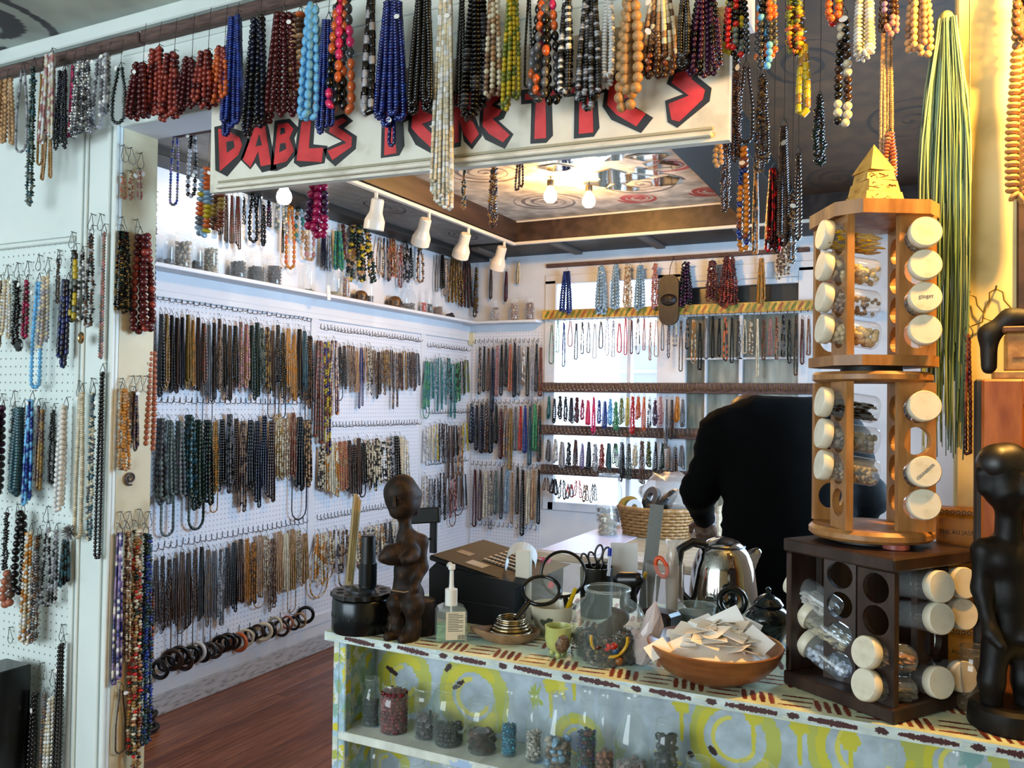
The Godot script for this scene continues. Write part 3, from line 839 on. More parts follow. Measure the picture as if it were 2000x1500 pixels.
	var sm := tri(mt("white_shelf_paint", Color.WHITE, 0.45), ImageTexture.create_from_image(si), Vector3(2.6, 2.6, 2.6))
	piece("side_panel", Vector3(w0 - 0.018, 0, zp - 0.02), Vector3(w0, CT - 0.019, zf), dm, c, 0.003)
	piece("face_strip", Vector3(w0, 0, zf - 0.02), Vector3(w0 + 0.016, CT - 0.019, zf + 0.001), dm, c, 0.002)
	for y in [0.815, 0.52, 0.2]:
		piece("shelf", Vector3(w0, y - 0.018, zp), Vector3(w1, y, zf + 0.004), sm, c, 0.002)
	piece("plinth", Vector3(w0 - 0.018, 0, zp - 0.02), Vector3(w1, 0.10, zf - 0.01), dm, c, 0.003)
	piece("rear_panel", Vector3(w0 + 0.06, 0.0, -1.66), Vector3(0.02, CT - 0.019, zp - 0.021), mt("counter_rear", Color(0.25, 0.22, 0.18), 0.6), c, 0.003)
	piece("rear_leg", Vector3(w0 + 0.06, 0, -1.96), Vector3(w0 + 0.10, CT - 0.019, -1.92), mats["counter_rear"], c, 0.003)
	shelf_jars()

# ---------------------------------------------------------------- jars and what is in them
var glassy: StandardMaterial3D
func fill(r: float, h: float, bead: float, cols: Array, shape := "round") -> ArrayMesh:
	var b := MB.new()
	var st := sphere_t(7, 5)
	var sp := bead * 1.75
	var lay := maxi(1, int(h / sp))
	for l in lay:
		var top := l == lay - 1
		var rr := r - bead
		while rr > bead * 0.3:
			var n := maxi(1, int(TAU * rr / sp))
			for k in n:
				var a := TAU * (k + 0.5 * (l % 2)) / n + rng.randf() * 0.3
				var sc := Vector3.ONE * bead * rng.randf_range(0.85, 1.1)
				if shape == "pebble": sc *= Vector3(rng.randf_range(0.8, 1.4), rng.randf_range(0.5, 0.8), rng.randf_range(0.8, 1.3))
				elif shape == "flat": sc *= Vector3(1.3, 0.35, 1.3)
				elif shape == "tube": sc *= Vector3(0.45, 1.5, 0.45)
				var col: Color = cols[rng.randi() % cols.size()]
				col = col.lightened(rng.randf() * 0.08) if rng.randf() > 0.5 else col.darkened(rng.randf() * 0.2)
				b.add(st, TB(Vector3(cos(a) * rr, bead + l * sp + (rng.randf_range(-0.4, 0.6) * bead if top else 0.0), sin(a) * rr), Vector3(rng.randf() * TAU, rng.randf() * TAU, 0) if shape != "round" else Vector3.ZERO, sc), col.srgb_to_linear())
			if not top: break
			rr -= sp
	b.add(lathe([Vector2(0, 0.001), Vector2(r - bead * 1.6, 0.001), Vector2(r - bead * 1.6, maxf(h - bead * 1.6, 0.002)), Vector2(0, maxf(h - bead * 1.6, 0.002))], 12), Transform3D.IDENTITY, (cols[0] as Color).srgb_to_linear())
	return b.mesh()
# forms: profiles as (radius share, height share)
func jar_profile(form: String, r: float, h: float) -> Array:
	var p: Array
	match form:
		"barrel": p = [0.0, 0.0, 0.72, 0.0, 0.8, 0.03, 0.98, 0.22, 1.0, 0.45, 0.93, 0.68, 0.78, 0.80, 0.70, 0.83, 0.70, 0.86, 0.76, 0.87, 0.76, 0.97, 0.73, 1.0]
		"mason": p = [0.0, 0.0, 0.85, 0.0, 0.95, 0.03, 1.0, 0.1, 1.0, 0.66, 0.92, 0.76, 0.80, 0.82, 0.80, 0.86, 0.86, 0.87, 0.86, 0.90, 0.81, 0.91, 0.81, 1.0, 0.79, 1.0]
		"straight": p = [0.0, 0.0, 0.88, 0.0, 0.97, 0.03, 0.97, 0.70, 1.0, 0.74, 1.0, 0.80, 0.95, 0.82, 0.95, 0.90, 1.0, 0.91, 1.0, 0.97, 0.97, 1.0]
		"bottle": p = [0.0, 0.0, 0.9, 0.0, 1.0, 0.02, 1.0, 0.46, 0.93, 0.56, 0.68, 0.70, 0.55, 0.78, 0.52, 0.83, 0.66, 0.84, 0.66, 0.87, 0.56, 0.88, 0.56, 0.93, 0.62, 0.94, 0.62, 0.98, 0.55, 1.0]
		"milk": p = [0.0, 0.0, 0.92, 0.0, 1.0, 0.02, 1.0, 0.42, 0.94, 0.52, 0.72, 0.66, 0.52, 0.76, 0.44, 0.81, 0.44, 0.85, 0.54, 0.86, 0.54, 0.89, 0.47, 0.90, 0.47, 0.97, 0.50, 0.98, 0.47, 1.0]
		"vial": p = [0.0, 0.0, 0.9, 0.0, 1.0, 0.02, 1.0, 0.60, 0.75, 0.74, 0.6, 0.80, 0.62, 0.84, 0.78, 0.85, 0.78, 0.9, 0.66, 0.91, 0.78, 0.97, 0.7, 1.0]
		_: p = [0.0, 0.0, 0.95, 0.0, 1.0, 0.03, 1.0, 0.97, 0.97, 1.0]
	var o := []
	for k in range(0, p.size(), 2): o.append(Vector2(p[k] * r, p[k + 1] * h))
	return o
func jar(at: Vector3, r: float, h: float, form: String, level: float, bead: float, cols: Array, label: String, shape := "round", group := "", gl: StandardMaterial3D = null) -> Node3D:
	var t := thing("glass_bottle" if form in ["bottle", "milk", "vial"] else "glass_jar", label, "bottle" if form in ["bottle", "milk", "vial"] else "jar", at, rng.randf() * TAU, group)
	if gl == null: gl = glassy
	put(lmesh(jar_profile(form, r, h), 28), gl, "glass_body", t)
	var prof := jar_profile(form, r, h)
	var rim: Vector2 = prof[-1]
	var b := MB.new()
	var pts := PackedVector3Array()
	for k in 24: pts.append(Vector3(cos(TAU * k / 24) * rim.x, rim.y, sin(TAU * k / 24) * rim.x))
	b.tube(pts, r * 0.045, 6, Color.WHITE, true)
	put(b.mesh(), gl, "rim", t)
	b = MB.new()
	b.add(lathe([Vector2(0, 0.0004), Vector2(r * 0.86, 0.0004), Vector2(r * 0.86, h * 0.015), Vector2(0, h * 0.022)], 20))
	put(b.mesh(), gl, "glass_base", t)
	if level > 0.0:
		var o := put(fill(r * (0.9 if form != "barrel" else 0.86), h * level, bead, cols, shape), vcol("bead_fill", 0.22), "bead_fill", t, T(0, h * 0.02, 0))
		o.set_meta("kind", "stuff")
	return t
func shelf_jars() -> void:
	glassy = glass("jar_glass", Color(0.80, 0.88, 0.86), 0.08)
	var z := -1.478
	var blk := [Color(0.03, 0.03, 0.035), Color(0.06, 0.06, 0.07)]
	var spec := [
		[706, 745, 1324, "vial", 0.55, 0.0045, blk, "small stoppered bottle of black beads at the shelf end", "round"],
		[741, 806, 1332, "barrel", 0.84, 0.0042, [Color(0.45, 0.05, 0.10), Color(0.36, 0.03, 0.08)], "barrel jar full of dark red beads", "round"],
		[806, 860, 1341, "straight", 0.42, 0.006, [Color(0.40, 0.37, 0.38), Color(0.30, 0.28, 0.30)], "straight jar of grey stone beads beside the red bead jar", "flat"],
		[848, 913, 1341, "mason", 0.36, 0.0048, blk, "handled mug jar of glossy black beads", "round"],
		[913, 978, 1364, "mason", 0.50, 0.0075, [Color(0.20, 0.11, 0.07), Color(0.28, 0.16, 0.10)], "wide mouth jar of brown seed discs", "flat"],
		[978, 1011, 1347, "bottle", 0.46, 0.0032, [Color(0.05, 0.42, 0.55), Color(0.08, 0.50, 0.60), Color(0.03, 0.30, 0.42)], "slim bottle of turquoise beads", "pebble"],
		[1025, 1060, 1355, "bottle", 0.46, 0.005, [Color(0.72, 0.70, 0.66), Color(0.60, 0.58, 0.54)], "slim bottle of white pebbles", "pebble"],
		[1062, 1125, 1351, "milk", 0.40, 0.0075, [Color(0.50, 0.44, 0.38), Color(0.70, 0.66, 0.60), Color(0.45, 0.62, 0.74), Color(0.36, 0.30, 0.26)], "milk bottle of mixed shells and blue pebbles", "pebble"],
		[1125, 1168, 1344, "bottle", 0.50, 0.0042, [Color(0.05, 0.08, 0.08), Color(0.05, 0.28, 0.22), Color(0.30, 0.05, 0.08), Color(0.10, 0.12, 0.35)], "bottle of dark mixed glass beads", "pebble"],
		[1161, 1202, 1352, "bottle", 0.34, 0.006, [Color(0.42, 0.22, 0.11), Color(0.50, 0.28, 0.15)], "bottle of brown pebbles", "pebble"],
		[1200, 1273, 1354, "milk", 0.30, 0.007, [Color(0.45, 0.40, 0.40), Color(0.55, 0.50, 0.48)], "large milk bottle of grey pebbles", "pebble"],
		[1275, 1330, 1408, "mason", 0.86, 0.009, [Color(0.16, 0.15, 0.15), Color(0.26, 0.25, 0.26), Color(0.10, 0.10, 0.10)], "jar packed with dark grey stones", "pebble"],
		[1336, 1392, 1482, "mason", 0.7, 0.006, [Color(0.42, 0.40, 0.30)], "short jar under the yellow painted circle", "pebble"],
		[1445, 1515, 1492, "straight", 0.6, 0.006, [Color(0.36, 0.42, 0.40)], "low wide jar below the striped counter edge", "pebble"],
		[1714, 1763, 1454, "milk", 0.5, 0.006, [Color(0.3, 0.32, 0.2)], "milk bottle under the dark spice rack", "pebble"],
		[1842, 1890, 1462, "bottle", 0.5, 0.006, [Color(0.15, 0.2, 0.2)], "dark bottle under the carved figure", "pebble"],
	]
	for s in spec:
		var p := onZ((s[0] + s[1]) * 0.5, 1430, z)
		var r: float = (s[1] - s[0]) * 0.5 / ppm(p)
		var h: float = onZ((s[0] + s[1]) * 0.5, s[2], z).y - 0.815
		h = maxf(h, 0.05)
		var zz := z if r < 0.03 else z + 0.008
		var j := jar(Vector3(p.x, 0.815, zz), r * 0.97, h, s[3], s[4], s[5], s[6], s[7], s[8], "bead jars on the counter shelf")
		if (s[7] as String).begins_with("handled"):
			var b := MB.new()
			var pts := PackedVector3Array()
			for k in 9:
				var a := -PI / 2 + PI * k / 8
				pts.append(Vector3(r * 0.9 + cos(a) * r * 0.55, h * 0.5 + sin(a) * h * 0.22, 0))
			b.tube(pts, r * 0.09, 8)
			j.rotation.y = -0.3
			put(b.mesh(), glassy, "handle", j)
	for s in [[714, 757, 1447, "milk", "bottle of pale beads on the lower counter shelf"], [776, 832, 1486, "mason", "wide jar on the lower counter shelf"], [855, 892, 1488, "bottle", "slim bottle on the lower counter shelf"]]:
		var p := onZ((s[0] + s[1]) * 0.5, 1480, z)
		var r: float = (s[1] - s[0]) * 0.5 / ppm(p)
		var h: float = onZ((s[0] + s[1]) * 0.5, s[2], z).y - 0.52
		jar(Vector3(p.x, 0.52, z), r * 1.15, h, s[3], 0.35, 0.006, [Color(0.5, 0.5, 0.46)], s[4], "pebble", "bead jars on the lower shelf")

# ---------------------------------------------------------------- the stockroom
func deep(px: float, py: float, d: float) -> Vector3:
	return EYE + ray(px, py) * d
var hook_mesh: ArrayMesh
func hooks(parent: Node3D, a: Vector3, b: Vector3, n: int, nd: Vector3, sc := 1.0, jit := 0.004, brass := false) -> void:
	if hook_mesh == null:
		var m := MB.new()
		m.tube(PackedVector3Array([Vector3(0, 0.014, 0.001), Vector3(0, -0.013, 0.002), Vector3(0, -0.017, 0.012), Vector3(0, -0.016, 0.032), Vector3(0, -0.002, 0.038)]), 0.0021, 4)
		hook_mesh = m.mesh()
	var steel := mt("hook_steel", Color(0.27, 0.27, 0.28), 0.35, 0.8)
	if brass: steel = mt("hook_brass", Color(0.50, 0.40, 0.30), 0.35, 0.6)
	var bas := Basis(Vector3.UP.cross(nd), Vector3.UP, nd)
	for k in n:
		var p := a.lerp(b, (k + 0.5) / n) + Vector3(0, rng.randf_range(-jit, jit), 0)
		put(hook_mesh, steel, "peg_hook", parent, Transform3D(bas.rotated(nd, rng.randf_range(-0.12, 0.12)).scaled(Vector3.ONE * sc), p - parent.position))
func stockroom() -> void:
	var white: StandardMaterial3D = mats["white"]
	var peg: StandardMaterial3D = mats["peg"]
	# long wall: three framed pegboards, shelf, base
	var bays := [[-2.75, -3.88, "first pegboard panel beside the opening"], [-3.93, -5.065, "second pegboard panel"], [-5.11, BZ, "narrow corner pegboard panel"]]
	for k in 3:
		var z0: float = bays[k][0]
		var z1: float = bays[k][1]
		var p := put(boxm(Vector3(0.006, 1.75, z0 - z1), 0.001), peg, "wall_panel", self, T(LX + 0.004, 1.085, (z0 + z1) / 2))
		p.set_meta("kind", "structure")
		p.set_meta("label", "white " + bays[k][2] + " with rows of hooks")
		var off := Vector3(LX + 0.008, 0, 0)
		var ys: Array = [[1.965, 1.485, 0.80, 0.29], [1.925, 1.345, 0.80, 0.565], [1.90, 1.42, 1.05, 0.68]][k]
		for y in ys: hooks(p, Vector3(off.x, y, z0 - 0.02), Vector3(off.x, y, z1 + 0.02), [30, 34, 16][k] if y != 0.29 else 14, Vector3.RIGHT)
	var fr := slabbox("trim_4", Vector3(LX, 1.965, BZ), Vector3(LX + 0.018, 2.075, -1.9), white, "white rails framing the long pegboard wall", 0.003)
	for e in [[Vector3(LX, 0.17, -3.935), Vector3(LX + 0.016, 1.97, -3.875)], [Vector3(LX, 0.17, -5.115), Vector3(LX + 0.016, 1.97, -5.06)], [Vector3(LX, 0.165, BZ), Vector3(LX + 0.018, 0.225, -1.9)], [Vector3(LX, 0.10, BZ), Vector3(LX + 0.012, 0.17, -1.9)]]:
		piece("rail_board", e[0], e[1], white, fr, 0.002)
	slabbox("baseboard_left", Vector3(LX, 0, BZ), Vector3(LX + 0.016, 0.10, -1.9), tri(mt("scuffed_base", Color.WHITE, 0.5), noisetex(0.02, [Color(0.45, 0.43, 0.42), Color(0.66, 0.67, 0.68), Color(0.70, 0.71, 0.73), Color(0.74, 0.75, 0.77)], 256, 256, 5, 19), Vector3(2, 8, 2)), "scuffed white baseboard below the pegboards", 0.003)
	var sh := piece("wall_shelf", Vector3(LX, 2.085, BZ), Vector3(-3.13, 2.105, -2.0), white, self, 0.003)
	tag(sh, "long white shelf of bead jars above the pegboards", "shelf")
	var br := put(boxm(Vector3(0.02, 0.09, 3.6), 0.002), white, "bracket_rail", sh, T(-0.055, -0.055, 0))
	br.position.z = 0.05
	var sh2 := piece("wall_shelf", Vector3(-3.13, 2.085, BZ), Vector3(-2.62, 2.105, BZ + 0.13), white, self, 0.003)
	tag(sh2, "short white shelf in the corner beside the window", "shelf")
	shelf_top_jars()
	# far wall
	slabbox("wall_far", Vector3(LX, 0, BZ - 0.12), Vector3(-2.56, 2.75, BZ), white, "white corner of the far wall")
	slabbox("wall_far", Vector3(-2.56, 2.395, BZ - 0.12), Vector3(0.42, 2.75, BZ), white, "white boarded wall above the window")
	slabbox("wall_far", Vector3(-2.56, 0, BZ - 0.12), Vector3(0.42, 0.70, BZ), white, "white wall below the window")
	slabbox("wall_far", Vector3(-0.70, 0.70, BZ - 0.12), Vector3(0.42, 2.395, BZ), white, "white wall beside the glazed door")
	var fp := put(boxm(Vector3(0.60, 1.9, 0.006), 0.001), peg, "wall_panel", self, T(-2.92, 1.08, BZ + 0.004))
	fp.set_meta("kind", "structure")
	fp.set_meta("label", "white pegboard panel on the far wall")
	for y in [1.965, 1.50, 1.02, 0.56]: hooks(fp, Vector3(-3.21, y, BZ + 0.008), Vector3(-2.63, y, BZ + 0.008), 15, Vector3.BACK)
	# window: frame, transom, panes
	var win := slabbox("window_1", Vector3(-2.60, 2.10, BZ - 0.05), Vector3(-0.66, 2.18, BZ + 0.02), white, "far window with transom and bright daylight", 0.004)
	for e in [[-2.60, 0.70, -2.515, 2.40], [-1.735, 0.70, -1.53, 2.40], [-0.79, 0.70, -0.66, 2.40], [-2.6, 2.375, -0.66, 2.44], [-2.56, 0.70, -0.70, 0.76], [-1.955, 0.76, -1.925, 2.10], [-2.12, 2.18, -2.09, 2.38], [-1.17, 0.76, -1.145, 2.10], [-1.40, 0.76, -1.385, 2.10], [-1.53, 1.80, -0.79, 1.815]]:
		piece("window_frame", Vector3(e[0], e[1], BZ - 0.045), Vector3(e[2], e[3], BZ + 0.012), white, win, 0.003)
	var gl := glass("window_glass")
	for e in [[-2.515, 0.76, -1.955, 2.10], [-1.925, 0.76, -1.735, 2.10], [-2.515, 2.18, -2.12, 2.375], [-2.09, 2.18, -1.735, 2.375]]:
		piece("pane", Vector3(e[0], e[1], BZ - 0.022), Vector3(e[2], e[3], BZ - 0.018), gl, win, 0.0)
	var frost := tri(mt("weathered_glass", Color.WHITE, 0.25), noisetex(0.012, [Color(0.20, 0.20, 0.17), Color(0.36, 0.36, 0.31), Color(0.46, 0.46, 0.40), Color(0.62, 0.61, 0.55)], 256, 256, 4, 33), Vector3(3, 0.5, 3))
	for e in [[-1.53, 0.76, -1.40, 1.80], [-1.385, 0.76, -1.17, 1.80], [-1.145, 0.76, -0.79, 1.80], [-1.53, 1.815, -1.17, 2.10], [-1.145, 1.815, -0.79, 2.10]]:
		piece("pane", Vector3(e[0], e[1], BZ - 0.035), Vector3(e[2], e[3], BZ - 0.028), frost, win, 0.0)
	var drk := mt("dark_transom", Color(0.16, 0.15, 0.13), 0.3)
	piece("pane", Vector3(-1.53, 2.18, BZ - 0.035), Vector3(-0.79, 2.30, BZ - 0.028), drk, win, 0.0)
	for k in 2: piece("siding_board", Vector3(-1.55, 2.30 + k * 0.042, BZ - 0.035), Vector3(-0.79, 2.338 + k * 0.042, BZ + 0.004 + k * 0.004), white, win, 0.003)
	# stand-in for the white cabinets of the room beyond the narrow pane
	var backdrop := thing("cabinet_backdrop", "white board wall with ledges, stand-in for cabinets beyond the narrow window pane", "backdrop", Vector3(-2.0, 0, -6.9))
	piece("backdrop_wall", Vector3(-2.42, 0, -7.0), Vector3(-1.0, 2.02, -6.9), white, backdrop)
	for y in [1.05, 1.45, 1.75, 1.98]: piece("ledge", Vector3(-2.42, y, -6.9), Vector3(-1.0, y + 0.03, -6.82), white, backdrop, 0.003)
	# rails on the far wall
	var strip: StandardMaterial3D = mats["strip"]
	var hs := piece("hook_rail", Vector3(-2.59, 2.497, BZ), Vector3(-0.72, 2.525, BZ + 0.025), strip, self, 0.003)
	tag(hs, "thin brown hook rail above the far window", "rail", "hook rails")
	var yi := mottled(1024, 32, Color(0.70, 0.55, 0.22), 0.3, 71)
	for k in 46:
		var x := 12 + k * 22
		stroke(yi, Vector2(x, 28), Vector2(x + 16, 4), 9, [Color(0.36, 0.40, 0.13), Color(0.55, 0.30, 0.13), Color(0.43, 0.44, 0.16)][k % 3])
	var ym := mt("leaf_painted_rail", Color.WHITE, 0.45)
	ym.albedo_texture = ImageTexture.create_from_image(yi)
	var m := MB.new()
	var q := [Vector2(0, 0), Vector2(1, 0), Vector2(1, 1), Vector2(0, 1)]
	m.quad(Vector3(-0.97, 0.033, 0.03), Vector3(0.97, 0.033, 0.03), Vector3(0.97, -0.033, 0.03), Vector3(-0.97, -0.033, 0.03), Vector3.BACK, Color.WHITE, q)
	for s in [-1.0, 1.0]:
		m.quad(Vector3(-0.97, s * 0.033, 0), Vector3(0.97, s * 0.033, 0), Vector3(0.97, s * 0.033, 0.03), Vector3(-0.97, s * 0.033, 0.03), Vector3(0, s, 0), Color.WHITE, q)
		m.quad(Vector3(s * 0.97, -0.033, 0), Vector3(s * 0.97, 0.033, 0), Vector3(s * 0.97, 0.033, 0.03), Vector3(s * 0.97, -0.033, 0.03), Vector3(s, 0, 0), Color.WHITE, q)
	var yr := put(m.mesh(true), ym, "hook_rail", self, T(-1.63, 2.143, BZ + 0.03))
	tag(yr, "yellow hook rail painted with green leaves across the window", "rail", "hook rails")
	hooks(yr, Vector3(-2.56, 2.11, BZ + 0.061), Vector3(-0.70, 2.11, BZ + 0.061), 44, Vector3.BACK, 0.9, 0.004, true)
	for k in 3:
		var y: float = [1.605, 1.292, 1.0][k]
		var bar := piece("hook_rail", Vector3(-2.60, y - 0.036, BZ + 0.02), Vector3(-0.67, y + 0.036, BZ + 0.05), strip, self, 0.003)
		tag(bar, ["upper", "middle", "lower"][k] + " dark rail crowded with wire hooks across the window", "rail", "hook rails")
		hooks(bar, Vector3(-2.58, y + 0.012, BZ + 0.051), Vector3(-0.70, y + 0.012, BZ + 0.051), 62, Vector3.BACK, 1.6, 0.006, true)
	tag(piece("thermostat", Vector3(-3.25, 1.93, BZ), Vector3(-3.2, 2.03, BZ + 0.02), mt("ivory_plastic", Color(0.80, 0.77, 0.62), 0.4), self, 0.004), "small ivory thermostat box in the room corner", "thermostat")
	# board, ledge and little jar beside the door; paper slips
	piece("door_board", Vector3(-0.66, 1.95, BZ), Vector3(-0.56, 2.48, BZ + 0.02), wood("orange_board", Color(0.36, 0.17, 0.07), Color(0.52, 0.28, 0.13)), win, 0.003)
	var led := piece("wall_shelf", Vector3(-0.66, 2.085, BZ + 0.02), Vector3(-0.30, 2.105, BZ + 0.12), white, self, 0.003)
	glassy = mats["clear_glass"]
	tag(led, "short white ledge beside the glazed door", "shelf")
	jar(Vector3(-0.60, 2.105, BZ + 0.07), 0.032, 0.075, "barrel", 0.8, 0.008, [Color(0.36, 0.08, 0.06)], "little round jar of dark red beads on the ledge", "round")
	var slip := onX(642, 572, -3.128)
	tag(put(boxm(Vector3(0.002, 0.085, 0.03), 0.0), mt("slip_paper", Color(0.84, 0.84, 0.82), 0.6), "paper_slip", self, TB(slip, Vector3(0.1, 0, 0))), "white paper slip taped to the long shelf edge", "paper")
	# mask
	var o := onZ(1307, 586, BZ + 0.13)
	var mk := thing("wooden_mask", "long dark oval wooden mask hanging before the window", "mask", o)
	var poly := PackedVector2Array()
	for k in 40:
		var a := TAU * k / 40
		var sx := signf(cos(a)) * pow(absf(cos(a)), 0.8) * 0.068
		poly.append(Vector2(sx, signf(sin(a)) * (0.105 + 0.068 * absf(sin(a)))) if absf(sin(a)) > 0.02 else Vector2(sx, 0))
	var mb := MB.new()
	slab(poly, 0.025, mb, T(0, 0, -0.0125))
	var mwood := wood("mask_wood", Color(0.05, 0.03, 0.022), Color(0.115, 0.068, 0.046), Vector3(8, 3, 8), 0.5, 81)
	put(mb.mesh(), mwood, "plaque", mk)
	mb = MB.new()
	mb.add(sphere_t(16, 10), TB(Vector3(0, 0.0, 0.008), Vector3.ZERO, Vector3(0.06, 0.042, 0.03)))
	mb.add(sphere_t(10, 6), TB(Vector3(0, -0.005, 0.036), Vector3.ZERO, Vector3(0.009, 0.02, 0.012)))
	put(mb.mesh(), mwood, "face", mk)
	for e in [-0.024, 0.024]:
		mb = MB.new()
		mb.add(sphere_t(10, 6), TB(Vector3(e, 0.006, 0.034), Vector3.ZERO, Vector3(0.014, 0.006, 0.006)))
		put(mb.mesh(), mwood, "eye", mk)
	mb = MB.new()
	mb.add(sphere_t(10, 6), TB(Vector3(0, -0.03, 0.026), Vector3.ZERO, Vector3(0.02, 0.006, 0.008)))
	put(mb.mesh(), mwood, "mouth", mk)
	mb = MB.new()
	mb.tube(PackedVector3Array([Vector3(0, 0.17, 0), Vector3(0.004, 0.2, 0), Vector3(0, 0.22, -0.01), Vector3(0, 0.31, -0.1)]), 0.0025, 5)
	put(mb.mesh(), mwood, "cord", mk)
	# track lights
	var tr := thing("light_track", "ivory ceiling track carrying four spotlight heads", "light", Vector3(-2.62, 2.6, -3.4))
	piece("track", Vector3(-2.635, 2.583, -5.25), Vector3(-2.605, 2.603, -2.9), mats["railm"], tr, 0.003)
	var head := lmesh([Vector2(0, 0.075), Vector2(0.028, 0.075), Vector2(0.034, 0.068), Vector2(0.034, 0.012), Vector2(0.036, 0.0), Vector2(0.052, -0.035), Vector2(0.054, -0.042), Vector2(0.054, -0.085), Vector2(0.050, -0.088), Vector2(0.047, -0.08), Vector2(0.044, -0.035), Vector2(0, -0.02)], 24)
	var k2 := 0
	for e in [[735, 370, 0.06, -0.20], [838, 420, 0.34, -0.45], [915, 448, 0.34, -0.45], [985, 474, 0.3, -0.42]]:
		var p := onX(e[0], e[1], -2.62)
		var hd := put(head, mats["railm"], "spotlight_head", tr, TB(Vector3(0, -0.115, p.z + 3.4) + Vector3(-0.02 if k2 else 0.0, -0.01, 0.03 if k2 else 0.0), Vector3(e[2], 0, e[3])))
		var st := MB.new()
		st.box(T(0, -0.035, p.z + 3.4), Vector3(0.016, 0.07, 0.016), 0.003)
		put(st.mesh(), mats["railm"], "stem", tr)
		put(lmesh([Vector2(0, -0.05), Vector2(0.04, -0.052)], 16), mt("spot_inner", Color(0.35, 0.33, 0.30), 0.4), "reflector", hd)
		k2 += 1
	# bare bulbs
	for e in [[1075, 378, 2.655, 1, "bare warm bulb under the coffered ceiling"], [1150, 388, 2.655, 1, "second bare warm bulb beside the mirror shards"], [555, 379, 2.50, 0, "bare bright bulb glowing below the sign's first letters"]]:
		lamp(onY(e[0], e[1], e[2]), e[3] == 1, e[4], 2.75 if e[3] == 1 else 2.612)
	lamp(Vector3(0.27, 2.20, -1.47), true, "warm bulb beside the cream post", 2.612, 1.5)
	# broken mirror pieces set on the coffer
	var mir := mt("mirror_shard", Color(0.86, 0.84, 0.80), 0.06, 1.0)
	for k in 16:
		var c := onY(rng.randf_range(1080, 1330), rng.randf_range(300, 372), 2.748)
		var sp := PackedVector2Array()
		var n := rng.randi_range(4, 5)
		for j in n:
			var a := TAU * (j + rng.randf_range(-0.25, 0.25)) / n
			sp.append(Vector2(cos(a), sin(a)) * rng.randf_range(0.06, 0.13))
		if c.z < -5.1 or c.x > -1.15: continue
		var sm := MB.new()
		slab(sp, 0.003, sm)
		tag(put(sm.mesh(), mir, "mirror_shard", self, Transform3D(Basis.from_euler(Vector3(PI / 2 + rng.randf_range(-0.05, 0.05), 0, 0)), c)), "angular mirror shard fixed to the painted coffer near the bulbs", "mirror", "mirror shards on the coffer")
	bench()

func lamp(p: Vector3, warm: bool, label: String, top: float, e := 0.62) -> void:
	var t := thing("light_bulb", label, "bulb", p, 0, "bare bulbs")
	var col := Color(1.0, 0.74, 0.36) if warm else Color(1.0, 0.95, 0.88)
	var gm := mt("bulb_glow_" + ("warm" if warm else "white"), Color(1, 1, 1), 0.3)
	gm.emission_enabled = true
	gm.emission = Color(1.0, 0.86, 0.6) if warm else Color(1, 0.98, 0.94)
	gm.emission_energy_multiplier = 14.0
	put(lmesh([Vector2(0, -0.052), Vector2(0.022, -0.048), Vector2(0.034, -0.034), Vector2(0.038, -0.016), Vector2(0.034, 0.004), Vector2(0.022, 0.024), Vector2(0.014, 0.042), Vector2(0.0, 0.042)], 20), gm, "bulb", t)
	put(lmesh([Vector2(0, 0.04), Vector2(0.016, 0.04), Vector2(0.02, 0.045), Vector2(0.02, 0.075), Vector2(0, 0.08)], 16), mt("lamp_socket", Color(0.10, 0.09, 0.08), 0.4), "socket", t)
	var m := MB.new()
	m.tube(PackedVector3Array([Vector3(0, 0.075, 0), Vector3(0, maxf(top - p.y, 0.09), 0)]), 0.004, 6)
	put(m.mesh(), mats["lamp_socket"], "cord", t)
	bulb_light("bulb_light_source", p, col, e if warm else 0.14, 0.03)

